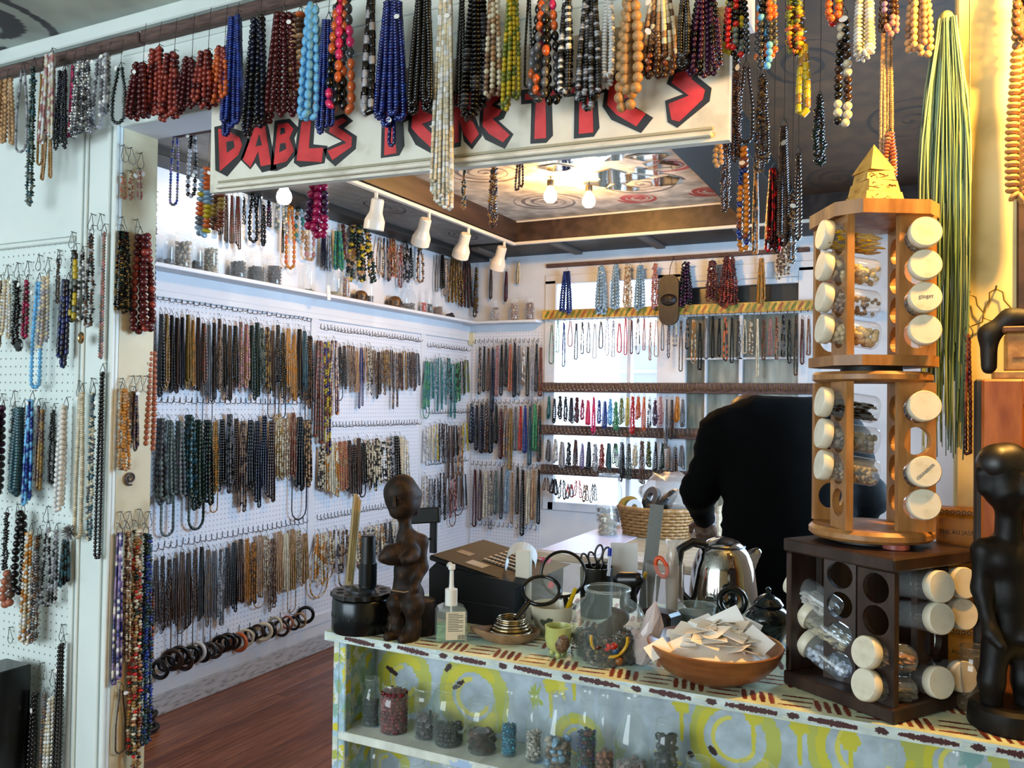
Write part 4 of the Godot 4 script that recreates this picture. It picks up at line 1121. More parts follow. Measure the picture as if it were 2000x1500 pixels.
func shelf_top_jars() -> void:
	var y := 2.105
	var clear := glass("clear_glass", Color(0.93, 0.96, 0.97), 0.1)
	glassy = clear
	# [x0, x1, y top, form, level, bead, colours, label]
	for s in [
		[322, 345, 460, "straight", 0.3, 0.01, [Color(0.25, 0.22, 0.2)], "jar of dark chips beside the jamb on the long shelf", "pebble"],
		[342, 378, 455, "mason", 0.75, 0.012, [Color(0.55, 0.48, 0.38), Color(0.62, 0.56, 0.48)], "large jar of tan shells on the long shelf", "pebble"],
		[376, 402, 470, "straight", 0.35, 0.009, [Color(0.10, 0.12, 0.12)], "clear jar with dark beads on the long shelf", "round"],
		[400, 430, 480, "straight", 0.95, 0.009, [Color(0.66, 0.60, 0.48), Color(0.58, 0.52, 0.42)], "jar full of pale cowrie shells", "pebble"],
		[452, 486, 490, "mason", 0.6, 0.01, [Color(0.10, 0.10, 0.11), Color(0.16, 0.15, 0.15)], "jar half full of black stones", "pebble"],
		[486, 522, 492, "bottle", 0.5, 0.009, [Color(0.07, 0.07, 0.08)], "tall bottle of black beads", "round"],
		[524, 555, 500, "mason", 0.75, 0.01, [Color(0.12, 0.08, 0.10), Color(0.2, 0.12, 0.16)], "jar of dark purple stones", "pebble"],
		[595, 620, 518, "straight", 0.12, 0.008, [Color(0.35, 0.32, 0.15)], "nearly empty clear jar with olive crumbs", "pebble"],
		[648, 674, 532, "straight", 0.22, 0.008, [Color(0.7, 0.62, 0.45)], "clear jar with a little pale shell", "pebble"],
		[671, 688, 534, "straight", 0.85, 0.010, [Color(0.55, 0.36, 0.22), Color(0.66, 0.48, 0.32)], "slim jar of tan nuts", "round"],
		[719, 735, 538, "straight", 0.3, 0.009, [Color(0.45, 0.30, 0.16), Color(0.2, 0.15, 0.12)], "tall clear jar with a few tan nuts", "round"],
		[788, 817, 552, "milk", 0.3, 0.012, [Color(0.14, 0.13, 0.14), Color(0.40, 0.38, 0.38)], "round shouldered bottle with black and silver beads", "round"],
		[826, 838, 570, "bottle", 0.5, 0.008, [Color(0.72, 0.20, 0.10)], "tiny bottle of orange red beads", "round"],
		[838, 850, 566, "bottle", 0.4, 0.008, [Color(0.10, 0.08, 0.09)], "tiny bottle of black beads", "round"],
		[849, 870, 570, "milk", 0.4, 0.009, [Color(0.42, 0.28, 0.18)], "small bottle of brown beads", "round"],
	]:
		var z0 := onX((s[0] + s[1]) * 0.5, 560, -3.19)
		var r: float = (s[1] - s[0]) * 0.5 / ppm(z0)
		var h: float = onX((s[0] + s[1]) * 0.5, s[2], -3.19).y - y
		jar(Vector3(-3.255 + maxf(r * 1.02, 0.05), y, z0.z), minf(r, 0.058), h, s[3], s[4], s[5], s[6], s[7], s[8], "bead jars on the long shelf", clear)
	for s in [[706, 577, 0.045, "brown gourd bowl on the long shelf", Color(0.36, 0.24, 0.14)], [772, 590, 0.05, "carved round gourd with dark diamonds", Color(0.46, 0.33, 0.2)]]:
		var c := onX(s[0], s[1], -3.195)
		var g := thing("gourd", s[3], "gourd", Vector3(-3.2, y, c.z))
		put(lmesh([Vector2(0, 0), Vector2(0.6 * s[2], 0.0), Vector2(0.95 * s[2], 0.3 * s[2]), Vector2(s[2], 0.7 * s[2]), Vector2(0.85 * s[2], 1.2 * s[2]), Vector2(0.55 * s[2], 1.5 * s[2]), Vector2(0.2 * s[2], 1.6 * s[2]), Vector2(0, 1.62 * s[2])], 18), wood("gourd_skin", Color(0.28, 0.18, 0.10), Color(0.50, 0.36, 0.22), Vector3(9, 9, 9), 0.4, 61), "shell", g)
		for k in 8:
			var mm := MB.new()
			var dr := PackedVector2Array([Vector2(-0.012, 0), Vector2(0, -0.016), Vector2(0.012, 0), Vector2(0, 0.016)])
			slab(dr, 0.002, mm, Transform3D(Basis.from_euler(Vector3(0, TAU * k / 8, 0)), Vector3(sin(TAU * k / 8), 0, cos(TAU * k / 8)) * s[2] * 0.985 + Vector3(0, 0.65 * s[2], 0)))
			put(mm.mesh(), mt("gourd_dark", Color(0.12, 0.07, 0.05), 0.5), "carved_diamond", g)
	for s in [[968, 588, 622, "bottle", [Color(0.72, 0.66, 0.62), Color(0.6, 0.5, 0.48)], "bottle of pale pink beads on the corner shelf"], [1005, 585, 620, "mason", [Color(0.55, 0.40, 0.32), Color(0.7, 0.6, 0.5)], "jar of copper beads on the corner shelf"], [1035, 582, 618, "mason", [Color(0.5, 0.36, 0.30), Color(0.62, 0.5, 0.44)], "wide jar of copper beads beside the window"]]:
		var z := BZ + 0.07
		var p := onZ(s[0], s[2], z)
		jar(Vector3(p.x, y, z), 0.036 if s[0] > 980 else 0.03, onZ(s[0], s[1], z).y - y, s[3], 0.8, 0.012, s[4], s[5], "pebble", "bead jars on the corner shelf", clear)
	var dark := thing("seed_pod", "dark twisted seed pod lying on the long shelf", "seed pod", onX(880, 607, -3.17))
	dark.position.y = y
	var db := MB.new()
	body([[Vector3(0, 0.014, -0.05), Vector3(0.01, 0.02, 0.0), 0.008, 0.014], [Vector3(0.01, 0.02, 0), Vector3(0, 0.013, 0.06), 0.014, 0.007]], 0.005, 0.01, db)
	put(db.mesh(), mt("dark_pod", Color(0.13, 0.07, 0.05), 0.5), "pod", dark)

# the work table with its basket, bottles and bags
func bench() -> void:
	var top := 0.9
	var t := thing("work_table", "pale wooden work table in the stockroom", "table", Vector3(-0.85, 0, -3.35))
	var pm := wood("pale_table", Color(0.55, 0.46, 0.36), Color(0.74, 0.66, 0.56), Vector3(2, 10, 10), 0.35, 91)
	piece("table_top", Vector3(-1.43, top - 0.03, -3.95), Vector3(-0.25, top, -3.08), pm, t, 0.004)
	var lm := mt("table_leg", Color(0.3, 0.25, 0.2), 0.5)
	for x in [-1.38, -0.3]:
		for z in [-3.9, -3.13]: piece("leg", Vector3(x - 0.025, 0, z - 0.025), Vector3(x + 0.025, top - 0.03, z + 0.025), lm, t, 0.004)
	var cl := MB.new()
	cl.box(T(-1.30, top + 0.0015, -3.47), Vector3(0.24, 0.002, 0.7), 0.0)
	tag(put(cl.mesh(), mt("lilac_sheet", Color(0.75, 0.70, 0.76), 0.35), "paper_sheet", self), "pale lilac sheet laid along the table edge", "sheet")
	# wicker basket: woven rows round upright stakes
	var c := onY(1268, 1052, top)
	c.z -= 0.10
	var bk := thing("wicker_basket", "oval wicker basket of tapes and bags on the table", "basket", Vector3(c.x, top, c.z))
	var wick := wood("wicker", Color(0.36, 0.22, 0.10), Color(0.72, 0.53, 0.28), Vector3(30, 30, 30), 0.5, 95)
	var rx := 0.165
	var rz := 0.11
	for r in 9:
		var b := MB.new()
		var pts := PackedVector3Array()
		var fl := 0.88 + 0.14 * r / 8.0
		for k in 72:
			var a := TAU * k / 72
			var wv := 1.0 + 0.035 * sin(a * 18.0 + PI * (r % 2))
			pts.append(Vector3(cos(a) * rx * fl * wv, 0.008 + r * 0.0145, sin(a) * rz * fl * wv))
		b.tube(pts, 0.0075 if r < 8 else 0.011, 5, Color.WHITE, true)
		put(b.mesh(), wick, "woven_row", bk)
	for k in 36:
		var a := TAU * k / 36
		var b := MB.new()
		b.tube(PackedVector3Array([Vector3(cos(a) * rx * 0.88, 0.0, sin(a) * rz * 0.88), Vector3(cos(a) * rx * 1.02, 0.13, sin(a) * rz * 1.02)]), 0.004, 4)
		put(b.mesh(), wick, "stake", bk)
	put(lmesh([Vector2(0, 0.003), Vector2(1, 0.003)], 24), wick, "basket_base", bk, TB(Vector3.ZERO, Vector3.ZERO, Vector3(rx * 0.9, 1, rz * 0.9)))
	# in the basket: rolls of tape, black strap, crumpled bags
	var roll := [Vector2(0.022, -0.012), Vector2(0.05, -0.012), Vector2(0.052, -0.01), Vector2(0.052, 0.01), Vector2(0.05, 0.012), Vector2(0.022, 0.012), Vector2(0.020, 0.0), Vector2(0.022, -0.012)]
	var b0 := Vector3(c.x, top, c.z)
	for e in [[-0.085, 0.125, 0.055, Vector3(1.15, 0.1, 0.1), Color(0.80, 0.79, 0.80), "white roll of tape in the basket", 0.75], [-0.03, 0.165, -0.03, Vector3(1.2, -0.2, 0.4), Color(0.34, 0.31, 0.30), "grey roll of tape in the basket", 1.0], [-0.13, 0.13, 0.0, Vector3(0.7, 0.3, 0.2), Color(0.42, 0.34, 0.12), "olive roll of twine in the basket", 0.9]]:
		var o := put(lmesh(roll, 28), colmat(e[4], 0.4), "tape_roll", self, TB(b0 + Vector3(e[0], e[1], e[2]), e[3], Vector3.ONE * e[6]))
		tag(o, e[5], "tape roll")
	var sb := MB.new()
	body([[Vector3(-0.02, 0.11, 0.02), Vector3(0.05, 0.15, 0.02), 0.022, 0.026], [Vector3(0.05, 0.15, 0.02), Vector3(0.075, 0.19, 0.0), 0.026, 0.022], [Vector3(-0.02, 0.11, 0.02), Vector3(-0.05, 0.15, 0), 0.02, 0.018]], 0.008, 0.02, sb)
	tag(put(sb.mesh(), mt("black_strap", Color(0.03, 0.03, 0.035), 0.5), "folded_strap", self, T(b0.x, b0.y, b0.z)), "black folded strap lying in the wicker basket", "strap")
	for e in [[0.095, 0.15, -0.01, 0.07, Color(0.70, 0.66, 0.62, 0.35), "crumpled clear plastic bag in the basket"], [0.02, 0.17, -0.17, 0.12, Color(0.74, 0.68, 0.64, 0.35), "large crumpled plastic bag behind the basket"], [0.50, 0.125, -0.17, 0.10, Color(0.74, 0.56, 0.46, 0.5), "crumpled pinkish plastic bag beyond the person"]]:
		var nb := MB.new()
		nb.add(sphere_t(16, 12))
		var nz := noise(1.4, 3, int(e[3] * 1000))
		for k in nb.v.size():
			var d := nb.v[k]
			var w := 1.0 + 0.5 * nz.get_noise_3dv(d * 2.0)
			nb.v[k] = d * w * Vector3(1.2, 0.8, 0.8) * e[3]
		var gm := mt("bag_" + str(e[3]), e[4], 0.22)
		gm.transparency = BaseMaterial3D.TRANSPARENCY_ALPHA
		tag(put(nb.mesh(), gm, "plastic_bag", self, T(b0.x + e[0], top + e[1], b0.z + e[2])), e[5], "bag")
	glassy = mats["clear_glass"]
	var q := onY(1180, 1048, top)
	jar(Vector3(q.x, top, q.z - 0.04), 0.045, onZ(1180, 968, q.z - 0.04).y - top, "milk", 0.55, 0.009, [Color(0.66, 0.56, 0.40), Color(0.5, 0.4, 0.28)], "bottle of pale shell rings on the work table", "flat")
	q = onY(1178, 1030, top)
	jar(Vector3(q.x - 0.03, top, q.z - 0.16), 0.065, 0.24, "mason", 0.3, 0.012, [Color(0.12, 0.1, 0.1)], "tall clear plastic jar behind the shell bottle", "pebble")
	var bx := thing("wooden_tray", "shallow pale wooden tray edge behind the basket", "tray", Vector3(-0.56, top, -3.82))
	for e in [[-0.28, 0.075, 0.1, 0.56, 0.15, 0.015], [0.28, 0.075, 0, 0.015, 0.15, 0.2], [-0.28, 0.075, 0, 0.015, 0.15, 0.2]]:
		put(boxm(Vector3(e[3], e[4], e[5]), 0.003), pm, "tray_side", bx, T(e[0] + (0.28 if e[3] > 0.1 else 0.0), e[1], -e[2]))
	put(boxm(Vector3(0.56, 0.01, 0.18), 0.002), pm, "tray_base", bx, T(0, 0.005, 0))

# ---------------------------------------------------------------- things on the counter
func away(p: Vector3) -> Vector3:
	return Vector3(p.x - EYE.x, 0, p.z - EYE.z).normalized()
func hgt(px: float, py: float, c: Vector3) -> float:     # height above the counter of what is seen at a row, at c's distance
	return deep(px, py, -(c - EYE).dot(cam.z)).y - CT
func yaw_to(c: Vector3) -> float:                        # turn that makes local +z face the aisle
	return atan2(EYE.x - c.x, EYE.z - c.z)
func writing(text: String, size: float, m: Material, parent: Node, xf: Transform3D, called := "lettering", font := "Droid Sans") -> MeshInstance3D:
	var t := TextMesh.new()
	var f := SystemFont.new()
	f.font_names = PackedStringArray([font])
	t.font = f
	t.text = text
	t.font_size = 32
	t.pixel_size = size / 32.0
	t.depth = 0.0004
	return put(t, m, called, parent, xf)
func ringpts(r: float, n := 28, y := 0.0) -> PackedVector3Array:
	var p := PackedVector3Array()
	for k in n: p.append(Vector3(cos(TAU * k / n) * r, y, sin(TAU * k / n) * r))
	return p

func furnish() -> void:
	glassy = mats["jar_glass"]
	tool_drum()
	register()
	small_things()
	bowl_and_kettle()
	racks()
	corner_things()

func tool_drum() -> void:
	var p := onY(705, 1244, CT)
	var r := 56.0 / ppm(p)
	var c := p + away(p) * r
	r = 57.0 / ppm(c)
	var h := hgt(705, 1166, c)
	var t := thing("tool_drum", "black metal tool drum with slotted side and central post", "tool holder", Vector3(c.x, CT, c.z), yaw_to(c))
	var steel := mt("blued_steel", Color(0.19, 0.20, 0.21), 0.24, 0.85)
	var blk := mt("black_tool_plastic", Color(0.03, 0.03, 0.032), 0.35)
	put(lmesh([Vector2(0, 0), Vector2(r * 0.97, 0), Vector2(r, 0.004), Vector2(r, h * 0.93), Vector2(r * 0.96, h), Vector2(0, h)], 40), steel, "drum", t)
	for k in 30:
		var a := TAU * k / 30
		put(boxm(Vector3(0.0035, h * 0.13, 0.0012), 0.0), blk, "slot", t, Transform3D(Basis.from_euler(Vector3(0, a, 0)), Vector3(sin(a) * r, h * 0.52, cos(a) * r)))
	var poly := PackedVector2Array()
	for k in 96:
		var a := TAU * k / 96
		poly.append(Vector2(cos(a), sin(a)) * r * (1.03 + 0.03 * cos(a * 14)))
	var b := MB.new()
	slab(poly, 0.009, b, Transform3D(Basis.from_euler(Vector3(-PI / 2, 0, 0)), Vector3(0, h + 0.004, 0)))
	var lid := put(b.mesh(), blk, "scalloped_lid", t)
	for k in 10:
		var a := TAU * (k + 0.5) / 10
		put(lmesh([Vector2(0, 0.0), Vector2(r * 0.13, 0.0), Vector2(r * 0.13, 0.0006), Vector2(0, 0.0006)], 14), mt("hole_black", Color(0.006, 0.006, 0.006), 0.9), "hole", lid, T(cos(a) * r * 0.76, h + 0.013, sin(a) * r * 0.76))
	put(lmesh([Vector2(0, h + 0.013), Vector2(r * 0.5, h + 0.013), Vector2(r * 0.5, h + 0.016), Vector2(r * 0.34, h + 0.022), Vector2(0, h + 0.022)], 30), mt("grey_steel", Color(0.30, 0.31, 0.32), 0.3, 0.7), "collar", t)
	var h2 := hgt(715, 1100, c)
	var h3 := hgt(715, 1046, c)
	put(lmesh([Vector2(0, h + 0.02), Vector2(r * 0.31, h + 0.02), Vector2(r * 0.31, h2), Vector2(0, h2)], 24), steel, "post", t, T(0.012, 0, 0))
	put(lmesh([Vector2(0, h2), Vector2(r * 0.26, h2), Vector2(r * 0.25, h3 - 0.002), Vector2(r * 0.22, h3), Vector2(0, h3)], 24), blk, "grip", t, T(0.012, 0, 0))
	for k in 3:
		var s := MB.new()
		var x := -0.026 + k * 0.0035
		s.tube(PackedVector3Array([Vector3(x - 0.004, h + 0.02, -0.025), Vector3(x + 0.010, hgt(700, 968 + k * 6, c), -0.03)]), 0.0052, 6)
		tag(put(s.mesh(), wood("bamboo", Color(0.42, 0.34, 0.18), Color(0.66, 0.56, 0.34), Vector3(60, 4, 60)), "wooden_stick", self, Transform3D(Basis.from_euler(Vector3(0, t.rotation.y, 0)), t.position)), "thin pale wooden stick standing in the black tool drum", "stick", "sticks in the tool drum")

func register() -> void:
	var z := -1.60
	var blk := mt("register_black", Color(0.022, 0.023, 0.026), 0.6, 0.0, 0.35)
	var o := onZ(930, 1236, z)
	var t := thing("cash_register", "black cash register with sloping keyboard", "cash register", Vector3(o.x, CT, z))
	var prof := PackedVector2Array()
	for q in [[838, 0], [838, 1112], [852, 1098], [880, 1110], [1022, 1142], [1006, 1150], [1003, 0]]:
		var p := onZ(q[0], q[1] if q[1] else 1200, z)
		prof.append(Vector2(p.x - o.x, (p.y - CT) if q[1] else 0.0))
	var b := MB.new()
	slab(prof, 0.26, b, T(0, 0, -0.26))
	put(b.mesh(), blk, "body", t)
	var s0 := onZ(838, 1166, z)
	put(boxm(Vector3(0.165, 0.004, 0.004), 0.001), mt("register_seam", Color(0.10, 0.11, 0.115), 0.3), "drawer_seam", t, T(0.0, s0.y - CT, 0.001))
	# sloping top plate with keys
	var a := onZ(845, 1076, z - 0.02) - t.position
	var e := onZ(1000, 1128, z - 0.02) - t.position
	var dir := (e - a).normalized()
	var bas := Basis(dir, dir.cross(Vector3(0, 0, -1)).normalized() * 1.0, Vector3(0, 0, 1))
	bas.y = Vector3(0, 0, 1).cross(dir).normalized()
	var mid := (a + e) * 0.5
	var bb := Basis(dir, bas.y, Vector3(0, 0, 1))
	put(boxm(Vector3((e - a).length(), 0.012, 0.25), 0.003), blk, "keyboard_plate", t, Transform3D(bb, mid + Vector3(0, -0.012, -0.11)))
	var km := mt("register_key", Color(0.55, 0.45, 0.36), 0.45)
	for i in 9:
		for j in 6:
			put(boxm(Vector3(0.0085, 0.005, 0.010), 0.001), km, "key", t, Transform3D(bb, mid + bb * Vector3(-0.005 + i * 0.0095, -0.004, -0.075 - j * 0.026) ))
	put(boxm(Vector3(0.045, 0.001, 0.035), 0.0), mt("grey_label", Color(0.52, 0.52, 0.52), 0.5), "label", t, Transform3D(bb, mid + bb * Vector3(0.0, -0.0055, -0.03)))
	put(boxm(Vector3(0.036, 0.001, 0.03), 0.0), mt("dull_label", Color(0.26, 0.24, 0.24), 0.5), "label", t, Transform3D(bb, mid + bb * Vector3(-0.06, -0.0055, -0.08)))
	# customer display on a post
	var d0 := onZ(842, 1008, z - 0.16) - t.position
	put(boxm(Vector3(0.085, 0.038, 0.012), 0.003), blk, "display", t, TB(d0 + Vector3(-0.018, 0, 0), Vector3(-0.1, 0, 0.12)))
	var d1 := onZ(846, 1080, z - 0.16) - t.position
	put(boxm(Vector3(0.018, d0.y - d1.y, 0.01), 0.002), blk, "display_post", t, T(d1.x, (d0.y + d1.y) / 2, d1.z))
	put(boxm(Vector3(0.035, 0.007, 0.02), 0.002), blk, "display_bracket", t, TB(d1 + Vector3(-0.02, 0.03, 0.0), Vector3(0, 0, 0.3)))
	# receipt paper curling out, pink keypad
	var rp := MB.new()
	var arc := []
	for k in 15:
		var w := lerpf(PI * 1.05, -0.35, k / 14.0)
		arc.append(Vector3(cos(w) * 0.034, sin(w) * 0.034, 0))
	for k in 14:
		var n0: Vector3 = (arc[k] + arc[k + 1]).normalized()
		rp.quad(arc[k] + Vector3(0, 0, 0.028), arc[k + 1] + Vector3(0, 0, 0.028), arc[k + 1] - Vector3(0, 0, 0.028), arc[k] - Vector3(0, 0, 0.028), n0)
		rp.quad((arc[k] as Vector3) * 0.985 + Vector3(0, 0, 0.028), (arc[k + 1] as Vector3) * 0.985 + Vector3(0, 0, 0.028), (arc[k + 1] as Vector3) * 0.985 - Vector3(0, 0, 0.028), (arc[k] as Vector3) * 0.985 - Vector3(0, 0, 0.028), -n0)
	var rc := onZ(1018, 1096, z - 0.10)
	tag(put(rp.mesh(), mt("receipt_paper", Color(0.84, 0.83, 0.81), 0.6), "receipt_paper", self, TB(rc, Vector3(0.25, 0.35, 0.25))), "curled strip of white receipt paper beside the register", "paper")
	var kc := onZ(1034, 1105, z - 0.20)
	var kp := thing("calculator", "bright pink calculator behind the magnifiers", "calculator", kc + Vector3(0.012, -0.004, 0), 0.15)
	kp.rotation.x = 0.35
	var pk := mt("pink_plastic", Color(0.78, 0.06, 0.36), 0.35)
	put(boxm(Vector3(0.06, 0.008, 0.09), 0.002), pk, "case", kp)
	for i in 4:
		for j in 5: put(boxm(Vector3(0.009, 0.003, 0.010), 0.001), mt("pale_pink", Color(0.80, 0.42, 0.55), 0.4), "key", kp, T(-0.02 + i * 0.0135, 0.0055, -0.03 + j * 0.0145))
	put(boxm(Vector3(0.05, 0.07, 0.05), 0.002), mt("dark_riser", Color(0.06, 0.05, 0.05), 0.6), "stand", kp, T(0, -0.04, 0))

func small_things() -> void:
	# hand sanitiser
	var p := onY(880, 1256, CT)
	var c := p + away(p) * 0.018
	var t := thing("sanitizer_bottle", "clear pump bottle of hand sanitizer with white label", "bottle", Vector3(c.x, CT, c.z), yaw_to(c) + 0.12)
	var w := 59.0 / ppm(c) * 0.5
	var h := hgt(880, 1180, c)
	var prof := PackedVector2Array([Vector2(-w, 0.003), Vector2(-w * 0.94, 0), Vector2(w * 0.94, 0), Vector2(w, 0.003), Vector2(w, h * 0.82), Vector2(w * 0.86, h * 0.93), Vector2(w * 0.45, h), Vector2(-w * 0.45, h), Vector2(-w * 0.86, h * 0.93), Vector2(-w, h * 0.82)])
	var b := MB.new()
	slab(prof, 0.034, b, T(0, 0, -0.017))
	put(b.mesh(), glass("sanitizer_plastic", Color(0.9, 0.96, 0.94), 0.12), "bottle_body", t)
	b = MB.new()
	b.box(T(0, h * 0.24, 0), Vector3(w * 1.9, h * 0.46, 0.029), 0.003)
	put(b.mesh(), glass("green_gel", Color(0.45, 0.72, 0.55), 0.38), "gel", t)
	put(boxm(Vector3(w * 1.28, h * 0.76, 0.0006), 0.0), mt("sanitizer_label", Color(0.80, 0.77, 0.68), 0.5), "label", t, T(w * 0.24, h * 0.46, 0.0176))
	for k in 11: put(boxm(Vector3(w * (1.0 if k % 3 else 0.7), 0.0012, 0.0003), 0.0), mt("label_ink", Color(0.30, 0.30, 0.30), 0.6), "label_line", t, T(w * 0.24 - (0.0 if k % 3 else w * 0.15), h * 0.78 - k * h * 0.046, 0.018))
	for k in 5: put(boxm(Vector3(0.0013 + 0.0006 * (k % 2), 0.009, 0.0003), 0.0), mats["label_ink"], "barcode_bar", t, T(w * 0.42 + k * 0.003, h * 0.15, 0.018))
	var wp := mt("white_plastic", Color(0.84, 0.84, 0.82), 0.35)
	var h2 := hgt(880, 1150, c)
	var h3 := hgt(880, 1103, c)
	put(lmesh([Vector2(0, h - 0.002), Vector2(0.0125, h - 0.002), Vector2(0.0125, h2 - 0.001), Vector2(0.0115, h2), Vector2(0, h2)], 20), wp, "cap", t)
	put(lmesh([Vector2(0.0, h2), Vector2(0.0055, h2), Vector2(0.0045, h2 + 0.01), Vector2(0.004, h3 - 0.012), Vector2(0.007, h3 - 0.009), Vector2(0.007, h3), Vector2(0, h3 + 0.001)], 16), wp, "pump", t)
	b = MB.new()
	b.tube(PackedVector3Array([Vector3(0, h3 - 0.004, 0), Vector3(-0.002, h3 - 0.003, -0.02), Vector3(-0.003, h3 - 0.008, -0.03)]), 0.0045, 8)
	put(b.mesh(), wp, "spout", t)
	b = MB.new()
	b.tube(PackedVector3Array([Vector3(0, h, 0), Vector3(0.002, 0.01, 0)]), 0.002, 6)
	put(b.mesh(), wp, "dip_tube", t)
	# wooden dish with stacked metal rings
	p = onY(995, 1264, CT)
	c = p + away(p) * 0.045
	var d := thing("wooden_dish", "shallow leaf-shaped wooden dish holding stacked bangles", "dish", Vector3(c.x, CT, c.z), yaw_to(c))
	b = MB.new()
	b.add(lathe([Vector2(0, 0), Vector2(0.7, 0.0), Vector2(0.98, 0.6), Vector2(1.0, 1.0), Vector2(0.93, 1.0), Vector2(0.7, 0.45), Vector2(0, 0.35)], 36), TB(Vector3.ZERO, Vector3.ZERO, Vector3(0.062, 0.022, 0.045)))
	for k in b.v.size():
		var q := b.v[k]
		if q.x < -0.02:
			var s := (-q.x - 0.02) / 0.042
			b.v[k] = Vector3(q.x - s * s * 0.018, q.y + s * s * 0.006, q.z * (1.0 - 0.55 * s))
	put(b.mesh(), wood("dish_wood", Color(0.42, 0.30, 0.20), Color(0.62, 0.48, 0.34), Vector3(14, 14, 14), 0.5, 101), "dish_body", d)
	var brass := mt("bangle_brass", Color(0.66, 0.58, 0.42), 0.16, 1.0)
	var silver := mt("bangle_silver", Color(0.75, 0.72, 0.66), 0.14, 1.0)
	var yy := 0.012
	for e in [[0.040, 0.003, 0], [0.041, 0.003, 1], [0.036, 0.0035, 0], [0.034, 0.0025, 1], [0.029, 0.002, 1], [0.028, 0.002, 0], [0.029, 0.002, 1]]:
		b = MB.new()
		b.tube(ringpts(e[0]), e[1], 8, Color.WHITE, true)
		yy += e[1]
		tag(put(b.mesh(), silver if e[2] else brass, "metal_bangle", self, T(c.x + 0.003, CT + yy, c.z)), ["brassy", "silvery"][e[2]] + " metal bangle in the stack on the wooden dish", "bangle", "bangles stacked on the dish")
		yy += e[1]
	# teacup holding magnifiers
	p = onY(1078, 1246, CT)
	c = p + away(p) * 0.035
	t = thing("teacup", "cream teacup with painted green leaf holding magnifiers", "cup", Vector3(c.x, CT, c.z), yaw_to(c))
	h = hgt(1078, 1180, c)
	var r := 44.0 / ppm(c)
	var cer := mt("cream_ceramic", Color(0.76, 0.73, 0.64), 0.2)
	put(lmesh([Vector2(0, 0), Vector2(r * 0.55, 0), Vector2(r * 0.58, 0.004), Vector2(r * 0.75, h * 0.25), Vector2(r * 0.92, h * 0.65), Vector2(r, h), Vector2(r * 0.96, h), Vector2(r * 0.88, h * 0.65), Vector2(r * 0.5, 0.012), Vector2(0, 0.01)], 32), cer, "cup_body", t)
	b = MB.new()
	var hp := PackedVector3Array()
	for k in 11:
		var a := PI * 0.42 + PI * 1.16 * k / 10
		hp.append(Vector3(-r * 0.88 + cos(a) * r * 0.48, h * 0.56 + sin(a) * h * 0.40, 0.004))
	b.tube(hp, 0.0042, 8)
	put(b.mesh(), cer, "handle", t)
	for e in [[-0.006, 0.5, 0.9, 0.013, 0.006], [-0.012, 0.36, -0.7, 0.016, 0.005]]:
		var lf := PackedVector2Array()
		for k in 12: lf.append(Vector2(cos(TAU * k / 12) * e[3], sin(TAU * k / 12) * e[4] * (1.0 - 0.3 * cos(TAU * k / 12))))
		b = MB.new()
		slab(lf, 0.0004, b, Transform3D(Basis.from_euler(Vector3(-0.2, 0, e[2])), Vector3(e[0], h * e[1] + 0.006, r * 0.93)))
		put(b.mesh(), mt("leaf_print", Color(0.16, 0.20, 0.12), 0.4), "painted_leaf", t)
	# magnifiers, pens, yellow marker
	var rimm := mt("black_gloss", Color(0.02, 0.02, 0.022), 0.15)
	var lens := glass("lens_glass", Color(0.95, 0.97, 0.9), 0.06)
	for e in [[1100, 1121, 43, 0.0, 0.1, -0.15, "large round magnifier standing in the teacup"], [1057, 1153, 36, -0.05, -0.62, -0.95, "black rimmed magnifier leaning out of the teacup"]]:
		var m0 := deep(e[0], e[1], -(c - EYE).dot(cam.z) + (0.02 if e[3] == 0.0 else -0.03))
		var mr: float = e[2] / ppm(m0)
		var mg := thing("magnifying_glass", e[6], "magnifier", m0, yaw_to(m0) + e[3])
		mg.rotation = Vector3(e[5], yaw_to(m0) + e[3], e[4])
		b = MB.new()
		var pr := PackedVector3Array()
		for k in 32: pr.append(Vector3(cos(TAU * k / 32), sin(TAU * k / 32), 0) * mr)
		b.tube(pr, mr * 0.07 + (0.0015 if e[3] != 0.0 else 0.0), 8, Color.WHITE, true)
		put(b.mesh(), rimm, "lens_rim", mg)
		put(lmesh([Vector2(0, -0.003), Vector2(0.6 * mr, -0.0022), Vector2(0.98 * mr, 0), Vector2(0.6 * mr, 0.0022), Vector2(0, 0.003)], 28), lens, "lens", mg, TB(Vector3.ZERO, Vector3(PI / 2, 0, 0)))
		b = MB.new()
		b.tube(PackedVector3Array([Vector3(0, -mr, 0), Vector3(0.004, -mr - 0.05, -0.005)]), 0.0055, 8)
		put(b.mesh(), rimm, "handle", mg)
	b = MB.new()
	b.tube(PackedVector3Array([deep(1106, 1195, 1.76), deep(1115, 1172, 1.75), deep(1124, 1150, 1.74)]), 0.0062, 8, Color.WHITE, false, 0.004)
	tag(put(b.mesh(), colmat(Color(0.82, 0.66, 0.04), 0.35), "marker_pen", self), "yellow marker pen in the teacup", "pen")
	b = MB.new()
	b.add(sphere_t(8, 6), TB(deep(1076, 1143, 1.82), Vector3.ZERO, Vector3(0.008, 0.008, 0.005)))
	tag(put(b.mesh(), colmat(Color(0.85, 0.05, 0.28), 0.35), "pink_bead", self), "bright pink bead on the magnifier", "bead")
	# small footed cup
	p = onY(1090, 1288, CT)
	c = p + away(p) * 0.02
	t = thing("footed_cup", "small yellow-green footed cup with a carved brown owl", "cup", Vector3(c.x, CT, c.z), yaw_to(c))
	h = hgt(1090, 1222, c)
	r = 27.0 / ppm(c)
	var yg := mt("celadon_glaze", Color(0.66, 0.68, 0.40), 0.22)
